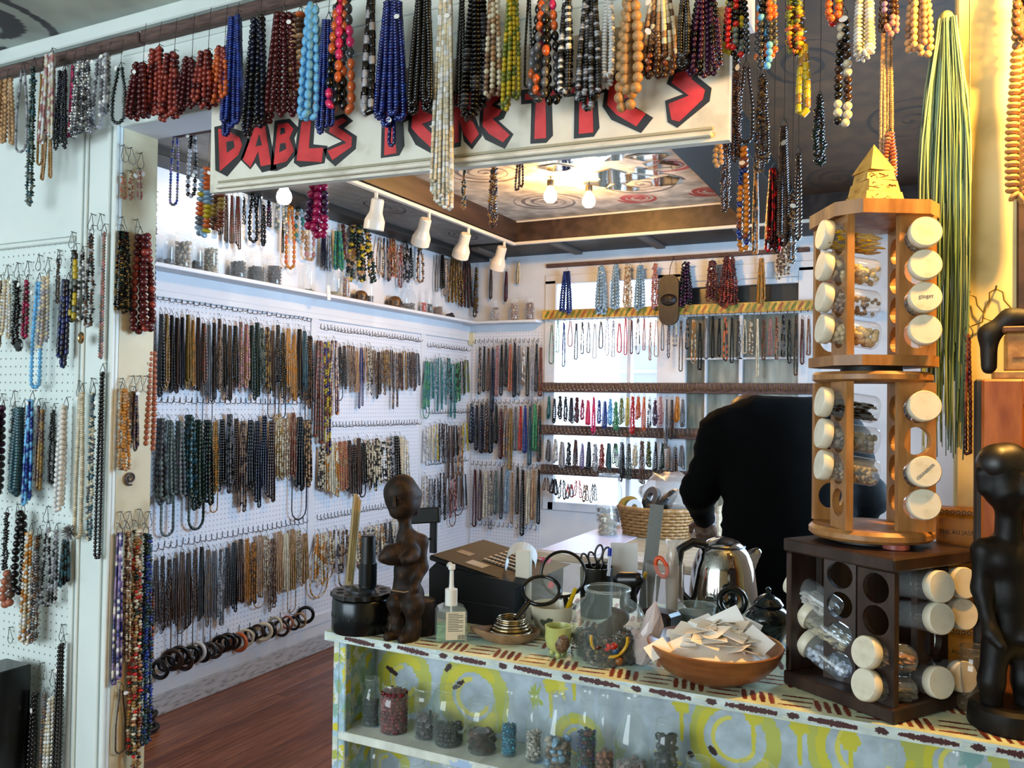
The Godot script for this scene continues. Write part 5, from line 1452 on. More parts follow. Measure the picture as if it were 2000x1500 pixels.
	put(lmesh([Vector2(0, 0.010), Vector2(r * 0.5, 0.010), Vector2(r * 0.86, h * 0.34), Vector2(r * 0.98, h * 0.6), Vector2(r * 0.94, h * 0.85), Vector2(r, h), Vector2(r * 0.93, h), Vector2(r * 0.86, h * 0.8), Vector2(r * 0.6, h * 0.3), Vector2(0, h * 0.2)], 28), yg, "cup_body", t)
	for k in 3:
		b = MB.new()
		var a := TAU * k / 3 + PI / 2
		b.add(sphere_t(8, 6), TB(Vector3(cos(a) * r * 0.5, 0.006, sin(a) * r * 0.5), Vector3.ZERO, Vector3(0.006, 0.0065, 0.006)))
		put(b.mesh(), yg, "foot", t)
	b = MB.new()
	b.add(sphere_t(12, 8), TB(Vector3(r * 0.25, h * 0.52, r * 0.72), Vector3.ZERO, Vector3(r * 0.55, h * 0.33, r * 0.4)))
	put(b.mesh(), tri(mt("owl_relief", Color.WHITE, 0.5), noisetex(0.06, [Color(0.12, 0.08, 0.05), Color(0.30, 0.21, 0.14), Color(0.42, 0.32, 0.22), Color(0.70, 0.62, 0.5)], 128, 128, 3, 111), Vector3.ONE * 30, false), "relief", t)
	# square jar of odds and ends
	p = onY(1185, 1305, CT)
	c = p + away(p) * 0.055
	t = thing("glass_jar", "large square shouldered jar of odd beads and leather scraps", "jar", Vector3(c.x, CT, c.z), yaw_to(c) + 0.55)
	var hw := 57.0 / ppm(c)
	h = hgt(1185, 1150, c)
	b = MB.new()
	var lev := [[0.0, 0.86, 8.0], [0.02, 0.97, 8.0], [0.1, 1.0, 7.0], [0.68, 1.0, 7.0], [0.78, 0.93, 5.0], [0.84, 0.80, 3.0], [0.87, 0.74, 2.0], [0.90, 0.78, 2.0], [0.92, 0.74, 2.0], [0.97, 0.78, 2.0], [1.0, 0.76, 2.0]]
	var n := 40
	for q in lev:
		for k in n:
			var a := TAU * k / n
			var ca := cos(a)
			var sa := sin(a)
			var rr: float = q[1] * hw / pow(pow(absf(ca), q[2]) + pow(absf(sa), q[2]), 1.0 / q[2])
			b.v.append(Vector3(ca * rr, q[0] * h, sa * rr))
			b.n.append(Vector3(ca, 0, sa))
			b.c.append(Color.WHITE)
	for q in lev.size() - 1:
		for k in n:
			var a0 := q * n + k
			var a1 := q * n + (k + 1) % n
			b.i.append_array(PackedInt32Array([a0, a1, a0 + n, a1, a1 + n, a0 + n]))
	put(b.mesh(), glassy, "glass_body", t)
	var ju := MB.new()
	ju.tube(ringpts(hw * 0.77, 32, h), 0.0025, 6, Color.WHITE, true)
	put(ju.mesh(), glassy, "rim", t)
	b = MB.new()
	var cols := [Color(0.02, 0.02, 0.03), Color(0.05, 0.05, 0.06), Color(0.03, 0.04, 0.10), Color(0.10, 0.06, 0.04), Color(0.22, 0.05, 0.04), Color(0.16, 0.14, 0.12), Color(0.02, 0.02, 0.02), Color(0.35, 0.30, 0.24)]
	for k in 330:
		var q := Vector3(rng.randf_range(-0.86, 0.86), 0, rng.randf_range(-0.86, 0.86))
		if k < 200:
			if k % 2: q.x = signf(q.x) * 0.86
			else: q.z = signf(q.z) * 0.86
		var top := k >= 200
		b.add(sphere_t(7, 5), TB(Vector3(q.x * hw, (h * 0.36 if top else rng.randf_range(0.02, 0.36) * h), q.z * hw), Vector3(rng.randf() * 3, rng.randf() * 3, 0), Vector3(0.006, 0.005, 0.006) * rng.randf_range(0.6, 1.2)), cols[rng.randi() % cols.size()].srgb_to_linear())
	b.box(T(0, h * 0.17, 0), Vector3(hw * 1.6, h * 0.32, hw * 1.6), 0.002, Color(0.01, 0.01, 0.01))
	put(b.mesh(), vcol("bead_fill", 0.22), "bead_fill", t).set_meta("kind", "stuff")
	b = MB.new()
	body([[Vector3(-0.01, h * 0.42, 0.012), Vector3(0.02, h * 0.62, 0.02), 0.018, 0.012], [Vector3(0.02, h * 0.62, 0.02), Vector3(0.0, h * 0.74, 0.02), 0.012, 0.006]], 0.006, 0.01, b)
	put(b.mesh(), mt("leather_scrap", Color(0.15, 0.10, 0.06), 0.7), "leather_scrap", t)
	b = MB.new()
	var yp := PackedVector3Array()
	for k in 15:
		var a := PI * 0.95 + PI * 1.1 * k / 14
		yp.append(Vector3(cos(a) * 0.033 + 0.004, h * 0.40 + sin(a) * 0.032, hw * 1.0 + 0.002 * sin(k)).rotated(Vector3.UP, -0.55))
	b.tube(yp, 0.0032, 7)
	put(b.mesh(), colmat(Color(0.72, 0.56, 0.10), 0.35), "yellow_loop", t)
	for e in [[0.0, 0.28, Color(0.75, 0.05, 0.04)], [0.012, 0.30, Color(0.55, 0.10, 0.03)], [0.016, 0.24, Color(0.04, 0.22, 0.36)], [0.022, 0.10, Color(0.45, 0.28, 0.12)]]:
		b = MB.new()
		b.add(sphere_t(10, 6), TB(Vector3(e[0], h * e[1], hw * 0.98).rotated(Vector3.UP, -0.55), Vector3.ZERO, Vector3.ONE * 0.0075))
		put(b.mesh(), colmat(e[2], 0.3), "loose_bead", t)
	# quartz
	p = onY(1262, 1308, CT)
	c = p + away(p) * 0.03
	b = MB.new()
	b.add(sphere_t(9, 6), TB(Vector3(0, 0.042, 0), Vector3(0, 0.3, -0.25), Vector3(0.024, 0.048, 0.022)))
	var nz := noise(30.0, 2, 5)
	for k in b.v.size(): b.v[k] += b.v[k] * nz.get_noise_3dv(b.v[k]) * 0.5
	for k in b.v.size(): b.v[k].y = maxf(b.v[k].y, 0.0)
	var sharp := MB.new()
	for k in range(0, b.i.size(), 3):
		var v0 := b.v[b.i[k]]
		var v1 := b.v[b.i[k + 1]]
		var v2 := b.v[b.i[k + 2]]
		var nn := (v2 - v0).cross(v1 - v0)
		if nn.length() > 1e-9: sharp.trif(v0, v1, v2, nn.normalized())
	var qm := mt("milky_quartz", Color(0.72, 0.66, 0.64), 0.15)
	qm.subsurf_scatter_enabled = true
	qm.subsurf_scatter_strength = 0.3
	tag(put(sharp.mesh(), qm, "quartz_crystal", self, T(c.x, CT, c.z)), "milky quartz crystal between square jar and wooden bowl", "crystal")
	# cards, papers, pen pots behind
	var zc := -1.66
	var cd := onZ(1022, 1172, zc)
	tag(put(boxm(Vector3(0.032, 0.155, 0.02), 0.001), mt("white_card", Color(0.82, 0.80, 0.74), 0.6), "white_box", self, TB(Vector3(cd.x, CT + 0.078, zc), Vector3(0, 0.2, 0))), "narrow white cardboard box beside the register", "box")
	var zs := -1.80
	var pot := onY(1165, 1185, CT)
	pot.z = zs
	pot.x = onZ(1165, 1150, zs).x
	var ph := hgt(1165, 1110, Vector3(pot.x, 0, zs))
	t = thing("pen_pot", "glass pot of scissors and pens behind the square jar", "pot", Vector3(pot.x, CT, zs))
	put(lmesh([Vector2(0, 0), Vector2(0.034, 0), Vector2(0.036, 0.003), Vector2(0.038, 0.11), Vector2(0.036, 0.11), Vector2(0.033, 0.006), Vector2(0, 0.006)], 24), mt("dark_pot", Color(0.10, 0.09, 0.08), 0.3), "pot_body", t)
	for e in [[1150, 1095, 0.3], [1177, 1082, -0.2]]:
		var s0 := onZ(e[0], e[1], zs)
		var sc := thing("scissors", ["steel scissors with looped handles up in the pot", "second steel scissors beside blue pen in the pot"][0 if e[0] == 1150 else 1], "scissors", s0, 0.2)
		sc.rotation.z = e[2]
		for s in [-1.0, 1.0]:
			b = MB.new()
			var lp := PackedVector3Array()
			for k in 18: lp.append(Vector3(s * 0.009 + cos(TAU * k / 18) * 0.0085, sin(TAU * k / 18) * 0.018, s * 0.002))
			b.tube(lp, 0.0024, 6, Color.WHITE, true)
			put(b.mesh(), mt("dark_steel", Color(0.26, 0.25, 0.24), 0.22, 0.9), "finger_loop", sc)
			b = MB.new()
			b.tube(PackedVector3Array([Vector3(s * 0.006, -0.017, s * 0.002), Vector3(-s * 0.004, -0.09, s * 0.002)]), 0.003, 6, Color.WHITE, false, 0.001)
			put(b.mesh(), mats["dark_steel"], "blade", sc)
	for e in [[1192, 1072, 1188, 1125, Color(0.75, 0.76, 0.80), "white pen with blue cap in the pot", 0.004], [1262, 1118, 1240, 1165, Color(0.03, 0.05, 0.20), "dark blue pen leaning beside the square jar", 0.0035]]:
		b = MB.new()
		b.tube(PackedVector3Array([onZ(e[0], e[1], zs), onZ(e[2], e[3], zs + 0.02)]), e[6], 7)
		var pe := put(b.mesh(), colmat(e[4], 0.3), "pen", self)
		tag(pe, e[5], "pen")
		b = MB.new()
		var p0 := onZ(e[0], e[1], zs)
		b.tube(PackedVector3Array([p0 + Vector3(0, 0.001, 0), p0 + (onZ(e[2], e[3], zs + 0.02) - p0) * 0.28]), e[6] * 1.25, 7)
		put(b.mesh(), colmat(Color(0.02, 0.12, 0.55) if e[0] == 1192 else Color(0.75, 0.6, 0.1), 0.3), "cap", pe)
	var pp := onZ(1219, 1097, -1.86)
	tag(put(boxm(Vector3(0.062, 0.085, 0.0015), 0.0), mt("white_sheet", Color(0.80, 0.79, 0.78), 0.6), "paper_sheet", self, TB(pp, Vector3(-0.15, 0.25, 0.03))), "white sheet of paper propped behind the pens", "paper")
	var pb := onZ(1228, 1134, -1.74)
	b = MB.new()
	body([[Vector3(-0.018, 0, 0), Vector3(0.018, 0.004, 0), 0.017, 0.016], [Vector3(0, -0.02, 0), Vector3(0, -0.05, 0), 0.016, 0.02]], 0.006, 0.01, b)
	tag(put(b.mesh(), mt("black_pouch", Color(0.02, 0.02, 0.022), 0.3), "black_pouch", self, Transform3D(Basis.IDENTITY, pb)), "glossy black pouch behind the square jar", "pouch")
	# ruler, orange scissors and bag tube in a clear holder
	var r0 := onZ(1266, 1138, -1.84)
	var r1 := onZ(1283, 986, -1.84)
	var rl := thing("steel_ruler", "steel ruler standing upright among the pens", "ruler", (r0 + r1) * 0.5)
	rl.rotation = Vector3(-0.05, 0.25, -atan2(r1.x - r0.x, r1.y - r0.y))
	put(boxm(Vector3(0.030, r1.distance_to(r0) + 0.14, 0.0012), 0.0), mt("ruler_steel", Color(0.42, 0.43, 0.42), 0.4, 0.6), "blade", rl, T(0, -0.07, 0))
	for k in 22: put(boxm(Vector3(0.007 if k % 5 else 0.011, 0.0007, 0.0003), 0.0), mats["label_ink"], "tick_mark", rl, T(-0.010 if k % 2 else 0.010, -0.10 + k * 0.0095, 0.0009))
	var oz := onZ(1292, 1108, -1.80)
	var os := thing("orange_scissors", "scissors with an orange plastic handle beside the ruler", "scissors", oz)
	b = MB.new()
	var op := PackedVector3Array()
	for k in 20: op.append(Vector3(cos(TAU * k / 20) * 0.012, sin(TAU * k / 20) * 0.021, 0).rotated(Vector3.BACK, 0.35))
	b.tube(op, 0.005, 8, Color.WHITE, true)
	put(b.mesh(), colmat(Color(0.80, 0.27, 0.04), 0.35), "handle", os)
	b = MB.new()
	b.tube(PackedVector3Array([Vector3(-0.006, -0.02, 0), Vector3(-0.010, -0.075, 0)]), 0.005, 6, Color.WHITE, false, 0.002)
	put(b.mesh(), mats["dark_steel"], "blade", os)
	var hz := onZ(1298, 1160, -1.82)
	t = thing("clear_holder", "clear plastic holder of tools behind the crystal", "holder", Vector3(hz.x, CT, -1.82))
	put(lmesh([Vector2(0, 0), Vector2(0.036, 0), Vector2(0.04, 0.004), Vector2(0.042, 0.13)], 28), glass("smoky_plastic", Color(0.75, 0.72, 0.70), 0.22), "holder_body", t)
	var bz := onZ(1313, 1110, -1.84)
	b = MB.new()
	b.add(lathe([Vector2(0, -0.09), Vector2(0.013, -0.09), Vector2(0.016, 0.0), Vector2(0.013, 0.03), Vector2(0.009, 0.045), Vector2(0.016, 0.062), Vector2(0.006, 0.064)], 14))
	var bg := mt("clear_bag", Color(0.80, 0.78, 0.74, 0.4), 0.2)
	bg.transparency = BaseMaterial3D.TRANSPARENCY_ALPHA
	var bo := put(b.mesh(), bg, "plastic_bag", self, Transform3D(Basis.IDENTITY, bz))
	tag(bo, "knotted clear plastic bag of white powder beside the orange scissors", "bag")
	put(lmesh([Vector2(0, -0.088), Vector2(0.012, -0.088), Vector2(0.0145, -0.01), Vector2(0, -0.008)], 12), mt("white_powder", Color(0.78, 0.76, 0.72), 0.8), "powder", bo)
	var rb := onZ(1290, 1208, -1.72)
	tag(put(boxm(Vector3(0.075, 0.05, 0.05), 0.006), mt("maroon_case", Color(0.10, 0.025, 0.025), 0.3), "small_case", self, TB(Vector3(rb.x, CT + 0.025, -1.72), Vector3(0, -0.3, 0))), "small maroon case behind the quartz crystal", "case")

func bowl_and_kettle() -> void:
	var p := onY(1395, 1346, CT)
	var r := 131.0 / 1170.0
	var c := p + away(p) * 0.062
	r = 131.0 / ppm(Vector3(c.x, CT + 0.06, c.z))
	var h := hgt(1395, 1256, c)
	var t := thing("wooden_bowl", "turned wooden bowl full of paper price tags", "bowl", Vector3(c.x, CT, c.z))
	put(lmesh([Vector2(0, 0), Vector2(r * 0.46, 0), Vector2(r * 0.52, 0.004), Vector2(r * 0.76, h * 0.28), Vector2(r * 0.93, h * 0.65), Vector2(r, h), Vector2(r * 0.985, h + 0.002), Vector2(r * 0.95, h), Vector2(r * 0.84, h * 0.66), Vector2(r * 0.6, h * 0.3), Vector2(0, h * 0.16)], 48), wood("bowl_wood", Color(0.40, 0.21, 0.085), Color(0.60, 0.36, 0.17), Vector3(4, 24, 4), 0.4, 121), "bowl_body", t)
	var cream := [mt("tag_cream", Color(0.91, 0.88, 0.83), 0.6), mt("tag_white", Color(0.90, 0.90, 0.90), 0.6), mt("tag_tan", Color(0.87, 0.81, 0.73), 0.6)]
	for k in 46:
		var a := rng.randf() * TAU
		var rr := r * 0.60 * sqrt(rng.randf())
		var lift := h * 0.66 + (1.0 - pow(rr / (r * 0.66), 2.0)) * 0.034 + rng.randf() * 0.006
		var sz := Vector2(rng.randf_range(0.04, 0.062), rng.randf_range(0.03, 0.045))
		if rr > r * 0.5: sz *= 0.75
		var o := put(boxm(Vector3(snappedf(sz.x, 0.006), 0.0006, snappedf(sz.y, 0.006)), 0.0), cream[0 if k % 5 < 3 else (1 if k % 5 == 3 else 2)], "price_tag", self, TB(Vector3(c.x + cos(a) * rr, CT + lift + 0.012, c.z + sin(a) * rr), Vector3(sin(a) * -0.35 * rr / r + rng.randf_range(-0.3, 0.3) + 0.2, rng.randf() * TAU, cos(a) * 0.35 * rr / r + rng.randf_range(-0.3, 0.3))))
		tag(o, ["cream", "white", "tan"][0 if k % 5 < 3 else (1 if k % 5 == 3 else 2)] + " paper price tag in the heap in the wooden bowl", "paper tag", "price tags in the wooden bowl")
	for e in [[1420, 1212, -0.5, 0.06, 0.5], [1452, 1222, 0.5, 0.055, -0.4], [1478, 1246, 0.2, 0.05, -0.7], [1330, 1262, 0.2, 0.055, 0.5], [1410, 1255, 0.0, 0.075, 0.1], [1385, 1280, -0.2, 0.07, -0.3], [1450, 1275, 0.3, 0.07, 0.4], [1285, 1262, 0.4, 0.04, 0.6]]:
		var q := deep(e[0], e[1] + 6, -(c - EYE).dot(cam.z) - (0.03 if e[1] > 1240 else -0.02))
		var o := put(boxm(Vector3(e[3], e[3] * 0.75, 0.0006), 0.0), cream[1 if e[1] < 1250 and e[0] > 1400 else 0], "price_tag", self, TB(q, Vector3(-0.75 if e[1] > 1240 else -0.35, yaw_to(q), e[4])))
		tag(o, "large paper tag standing up in the wooden bowl heap", "paper tag", "price tags in the wooden bowl")
	var fillb := MB.new()
	fillb.add(lathe([Vector2(r * 0.84, h * 0.62), Vector2(r * 0.6, h * 0.85), Vector2(r * 0.3, h * 1.15), Vector2(0, h * 1.2)], 24))
	put(fillb.mesh(), cream[0], "paper_heap", t).set_meta("kind", "stuff")
	# kettle
	c = onY(1412, 1196, CT)
	c += away(c) * -0.05
	t = thing("electric_kettle", "polished steel electric kettle with black base", "kettle", Vector3(c.x, CT, c.z), yaw_to(c) + 0.35)
	var sc := 1.0 / ppm(c)
	var top := hgt(1412, 1048, c)
	r = 66.0 * sc
	var chrome := mt("chrome", Color(0.72, 0.70, 0.67), 0.07, 1.0)
	put(lmesh([Vector2(0, 0.018), Vector2(r * 0.98, 0.018), Vector2(r, 0.03), Vector2(r * 0.985, top * 0.35), Vector2(r * 0.9, top * 0.62), Vector2(r * 0.76, top * 0.80), Vector2(r * 0.62, top * 0.885), Vector2(r * 0.56, top * 0.90)], 48), chrome, "body", t)
	put(lmesh([Vector2(r * 0.60, top * 0.885), Vector2(r * 0.57, top * 0.905), Vector2(r * 0.45, top * 0.95), Vector2(r * 0.25, top * 0.985), Vector2(0, top)], 40), chrome, "lid", t)
	put(lmesh([Vector2(r * 0.63, top * 0.875), Vector2(r * 0.645, top * 0.885), Vector2(r * 0.61, top * 0.90)], 40), mt("black_seal", Color(0.03, 0.03, 0.03), 0.4), "lid_seal", t)
	put(lmesh([Vector2(0, 0), Vector2(r * 1.02, 0), Vector2(r * 1.04, 0.008), Vector2(r * 1.0, 0.018), Vector2(0, 0.018)], 40), mats["black_seal"], "base", t)
	var b := MB.new()
	body([[Vector3(r * 0.62, top * 0.66, 0), Vector3(r * 1.02, top * 0.80, 0), 0.026, 0.012], [Vector3(r * 0.75, top * 0.5, 0), Vector3(r * 0.62, top * 0.66, 0), 0.012, 0.026]], 0.006, 0.015, b)
	put(b.mesh(), chrome, "spout", t)
	b = MB.new()
	b.tube(PackedVector3Array([Vector3(-r * 0.58, top * 0.90, 0), Vector3(-r * 0.95, top * 0.93, 0), Vector3(-r * 1.32, top * 0.84, 0), Vector3(-r * 1.42, top * 0.6, 0), Vector3(-r * 1.3, top * 0.3, 0), Vector3(-r * 0.98, top * 0.16, 0)]), 0.011, 8)
	put(b.mesh(), mats["black_seal"], "handle", t)
	# candle glass, ring lid, lidded jar
	c = onY(1360, 1238, CT)
	c += away(c) * 0.035
	r = 37.0 / ppm(c)
	h = hgt(1360, 1182, c)
	t = thing("candle_glass", "frosted glass tumbler holding a grey candle", "candle", Vector3(c.x, CT, c.z))
	put(lmesh([Vector2(0, 0), Vector2(r * 0.9, 0), Vector2(r * 0.96, 0.004), Vector2(r, h)], 32), glass("frosted_glass", Color(0.62, 0.70, 0.70), 0.3), "tumbler", t)
	put(lmesh([Vector2(0, 0.006), Vector2(r * 0.92, 0.006), Vector2(r * 0.94, h * 0.72), Vector2(0, h * 0.74)], 28), mt("grey_wax", Color(0.36, 0.40, 0.39), 0.5), "wax", t)
	b = MB.new()
	b.tube(ringpts(r, 32, h), 0.0016, 6, Color.WHITE, true)
	put(b.mesh(), mats["frosted_glass"], "rim", t)
	c = onY(1430, 1236, CT)
	b = MB.new()
	var lp := PackedVector3Array()
	for k in 26: lp.append(Vector3(cos(TAU * k / 26), sin(TAU * k / 26), 0) * 0.026)
	b.tube(lp, 0.007, 8, Color.WHITE, true)
	tag(put(b.mesh(), mt("dark_green_glass", Color(0.05, 0.07, 0.06), 0.08), "glass_ring", self, TB(Vector3(c.x, CT + 0.065, c.z), Vector3(-0.3, 0.3, 0))), "dark green glass ring standing behind the bowl", "ring")
	c = onY(1500, 1268, CT)
	c += away(c) * 0.05
	t = thing("ginger_jar", "dark teal glazed jar with domed lid and knob", "jar", Vector3(c.x, CT, c.z))
	var s := 44.0 / ppm(c)
	top = hgt(1500, 1146, c)
	var teal := tri(mt("teal_glaze", Color.WHITE, 0.12), noisetex(0.05, [Color(0.03, 0.05, 0.05), Color(0.07, 0.09, 0.09), Color(0.11, 0.14, 0.14), Color(0.22, 0.26, 0.26)], 128, 128, 4, 131), Vector3.ONE * 12, false)
	put(lmesh([Vector2(0, 0), Vector2(s * 0.6, 0), Vector2(s * 0.75, top * 0.12), Vector2(s * 1.0, top * 0.36), Vector2(s * 0.95, top * 0.52), Vector2(s * 0.65, top * 0.64), Vector2(s * 0.55, top * 0.66), Vector2(0, top * 0.66)], 36), teal, "jar_body", t)
	put(lmesh([Vector2(0, top * 0.66), Vector2(s * 0.62, top * 0.665), Vector2(s * 0.66, top * 0.69), Vector2(s * 0.5, top * 0.79), Vector2(s * 0.2, top * 0.86), Vector2(s * 0.08, top * 0.88), Vector2(s * 0.12, top * 0.92), Vector2(s * 0.12, top * 0.96), Vector2(0, top)], 28), teal, "lid", t)

# ---------------------------------------------------------------- spice racks
func spice_jar(at: Vector3, bas: Basis, label: String, cols: Array, bead := 0.004, word := "", group := "spice jars in the pale rack", shape := "round", level := 0.62) -> void:
	# local +z points out of the lid
	var t := thing("spice_jar", label, "jar", at, 0, group)
	t.basis = bas
	if not tpl.has("spice_lid"):
		tpl["spice_lid"] = lmesh([Vector2(0, 0), Vector2(0.0235, 0), Vector2(0.0248, 0.002), Vector2(0.0248, 0.0145), Vector2(0.0232, 0.0165), Vector2(0, 0.0165)], 32)
		tpl["spice_glass"] = lmesh([Vector2(0.0215, 0), Vector2(0.0218, -0.008), Vector2(0.0226, -0.014), Vector2(0.0226, -0.072), Vector2(0.020, -0.078), Vector2(0, -0.078)], 28)
	var rx := Transform3D(Basis.from_euler(Vector3(PI / 2, 0, 0)), Vector3.ZERO)
	var lm := tri(mt("ivory_lid", Color.WHITE, 0.38), noisetex(0.03, [Color(0.74, 0.70, 0.60), Color(0.83, 0.80, 0.71), Color(0.85, 0.82, 0.74), Color(0.86, 0.83, 0.76)], 128, 128, 4, 141), Vector3.ONE * 8, true)
	put(tpl["spice_lid"], lm, "lid", t, rx)
	put(tpl["spice_glass"], mats["clear_glass"], "glass_body", t, rx)
	if cols:
		var b := MB.new()
		# heap lying along the lower side of the tilted jar
		var dn := (bas.inverse() * Vector3.DOWN)
		dn = Vector3(dn.x, dn.y, 0).normalized()
		for k in 90 if bead > 0.003 else 150:
			var a := rng.randf() * TAU
			var q := Vector3(cos(a), sin(a), 0) * (0.0215 - bead)
			if q.dot(dn) < 0.0215 * (1.0 - 2.0 * level): q = q - dn * (q.dot(dn) - 0.0215 * (1.0 - 2.0 * level)) * 1.0
			q.z = -rng.randf_range(0.004, 0.074)
			var col: Color = cols[rng.randi() % cols.size()]
			var scl := Vector3.ONE * bead
			if shape == "stick": scl = Vector3(0.0022, 0.0022, 0.016)
			elif shape == "shell": scl = Vector3(1.6, 0.5, 1.9) * bead
			b.add(sphere_t(7, 5), TB(q, Vector3(rng.randf() * 0.4, rng.randf() * (0.6 if shape == "stick" else 3.0), 0), scl), col.srgb_to_linear())
		put(b.mesh(), vcol("bead_fill", 0.22), "bead_fill", t).set_meta("kind", "stuff")
	if word:
		writing(word, 0.0075, mats["label_ink"], t, Transform3D(Basis.from_euler(Vector3(0, 0, {"ginger": 0.05, "cinnamon": 0.75}.get(word, -0.9))), Vector3(0, 0, 0.0167)), "lettering", "Droid Serif")
func racks() -> void:
	# dark rack: a square of boards with round holes
	var fc := onY(1745, 1418, CT)
	var turn := -0.593
	var half := 0.108
	var c := Vector3(fc.x, CT, fc.z) - Vector3(sin(turn + PI / 4), 0, cos(turn + PI / 4)) * half * sqrt(2.0)
	var H := 0.25
	var dw := wood("dark_rack_wood", Color(0.10, 0.05, 0.03), Color(0.235, 0.13, 0.075), Vector3(10, 2.5, 10), 0.42, 151)
	var t := thing("spice_rack", "dark stained square spice rack with round jar holes", "rack", c, turn)
	put(boxm(Vector3(half * 2, 0.024, half * 2), 0.003), dw, "base_board", t, T(0, 0.012, 0))
	put(boxm(Vector3(half * 2.02, 0.022, half * 2.02), 0.003), dw, "top_board", t, T(0, H - 0.011, 0))
	var hb := holed(0.066, 0.0495, 4, 0.0235, 0.011, 0.003, 0.001)
	var hn := holed(0.056, 0.0495, 4, 0.0225, 0.011, 0.003, 0.001)
	put(hb, dw, "holed_board", t, T(half - 0.037, 0.024, half - 0.012))
	put(hn, dw, "holed_board", t, TB(Vector3(-0.022, 0.024, half - 0.042), Vector3(0, 0.2, 0)))
	put(boxm(Vector3(0.011, 0.202, 0.066), 0.002), dw, "side_board", t, T(-half + 0.008, 0.125, half - 0.036))
	put(boxm(Vector3(0.011, 0.202, 0.15), 0.002), dw, "divider_board", t, T(0.0, 0.125, -0.03))
	put(boxm(Vector3(0.011, 0.202, 0.13), 0.002), dw, "side_board", t, T(-half + 0.008, 0.125, -0.035))
	put(holed(0.08, 0.0495, 4, 0.0235, 0.011, 0.003, 0.001), dw, "holed_board", t, TB(Vector3(half - 0.035, 0.024, -0.03), Vector3(0, PI / 2, 0)))
	put(hb, dw, "holed_board", t, TB(Vector3(0.0, 0.024, -half + 0.012), Vector3(0, PI, 0)))
	var tb := Basis.from_euler(Vector3(0, turn, 0))
	var tf := Transform3D(tb, c)
	var white_t := [Color(0.72, 0.70, 0.66), Color(0.60, 0.58, 0.55)]
	var g := "spice jars in the dark rack"
	# in the board facing the aisle: two jars below two empty holes
	for e in [[1, "white lidded jar in third hole of the dark rack's front board", [Color(0.6, 0.45, 0.36)]], [0, "jar with printed white lid in the dark rack's bottom hole", [Color(0.3, 0.28, 0.26)]]]:
		spice_jar(tf * Vector3(half - 0.037, 0.0255 + 0.0495 * (e[0] + 0.5), half + 0.004), tb * Basis.from_euler(Vector3(-0.22, -0.12, 0)), e[1], e[2], 0.005, "", g, "shell")
	# lying jars at the side
	for e in [[0, [Color(0.80, 0.84, 0.90), Color(0.70, 0.74, 0.82)], "round", "jar of white pearls lying at the dark rack's side"], [1, [Color(0.74, 0.70, 0.60), Color(0.62, 0.58, 0.48)], "shell", "jar of pale shells lying at the dark rack's side"], [2, [Color(0.75, 0.74, 0.72)], "shell", "half empty jar lying at the dark rack's side, white flakes inside"]]:
		spice_jar(tf * Vector3(-half + 0.024 - (0.03 if e[0] == 2 else 0.0), 0.052 + 0.0495 * e[0] + 0.012, half - 0.046), tb * Basis.from_euler(Vector3(0, -PI / 2 + 0.15, 0)) * Basis.from_euler(Vector3(-0.42, 0, 0)), e[3], e[1], 0.0048, "", g, e[2], 0.5)
	# pairs of lids on the other side
	for e in [[3, 0.012, "front"], [3, -0.048, "rear"], [2, 0.012, "front"], [2, -0.048, "rear"], [0, 0.012, "front"], [0, -0.048, "rear"]]:
		spice_jar(tf * Vector3(half - 0.004, 0.0255 + 0.0495 * (e[0] + 0.5), e[1] - 0.008), tb * Basis.from_euler(Vector3(0, PI / 2 - 0.25, 0)) * Basis.from_euler(Vector3(-0.15, 0, 0)), "ivory lidded jar, " + e[2] + " of a pair, " + ["bottom", "", "second", "top"][e[0]] + " row beside the tea tins", [], 0.005, "", g)
	# pale revolving rack in two tiers
	var pw := wood("pale_rack_wood", Color(0.50, 0.32, 0.15), Color(0.72, 0.51, 0.28), Vector3(9, 2.0, 9), 0.42, 161)
	var cc := Vector3(-0.095, 1.27, -1.565)
	var tu := 0.49
	var r := thing("revolving_rack", "pale wooden two-tier revolving spice rack on the dark rack", "rack", cc, tu)
	var o := -cc.y
	put(lmesh([Vector2(0, 1.272 + o), Vector2(0.07, 1.272 + o), Vector2(0.07, 1.279 + o), Vector2(0, 1.279 + o)], 32), mt("turntable_black", Color(0.03, 0.03, 0.03), 0.5), "turntable", r)
	put(lmesh([Vector2(0, 1.279 + o), Vector2(0.094, 1.279 + o), Vector2(0.0995, 1.284 + o), Vector2(0.0995, 1.292 + o), Vector2(0.094, 1.298 + o), Vector2(0, 1.298 + o)], 48), pw, "round_base", r)
	put(lmesh([Vector2(0, 1.557 + o), Vector2(0.05, 1.557 + o), Vector2(0.05, 1.566 + o), Vector2(0, 1.566 + o)], 32), mats["turntable_black"], "turntable", r)
	var oct := PackedVector2Array([Vector2(-0.088, -0.055), Vector2(-0.055, -0.088), Vector2(0.055, -0.088), Vector2(0.088, -0.055), Vector2(0.088, 0.055), Vector2(0.055, 0.088), Vector2(-0.055, 0.088), Vector2(-0.088, 0.055)])
	for e in [[1.566, 1.583], [1.812, 1.835]]:
		var b := MB.new()
		slab(oct, e[1] - e[0], b, Transform3D(Basis.from_euler(Vector3(-PI / 2, 0, 0)), Vector3(0, e[0] + o, 0)))
		put(b.mesh(), pw, "tier_board", r)
	put(lmesh([Vector2(0, 1.540 + o), Vector2(0.090, 1.540 + o), Vector2(0.096, 1.544 + o), Vector2(0.096, 1.552 + o), Vector2(0.091, 1.557 + o), Vector2(0, 1.557 + o)], 48), pw, "tier_board", r)
	var hp := holed(0.062, 0.052, 4, 0.0232, 0.012, 0.012, 0.009)
	var hp2 := holed(0.062, 0.052, 4, 0.0232, 0.012, 0.0175, 0.0165)
	var rb := Basis.from_euler(Vector3(0, tu, 0))
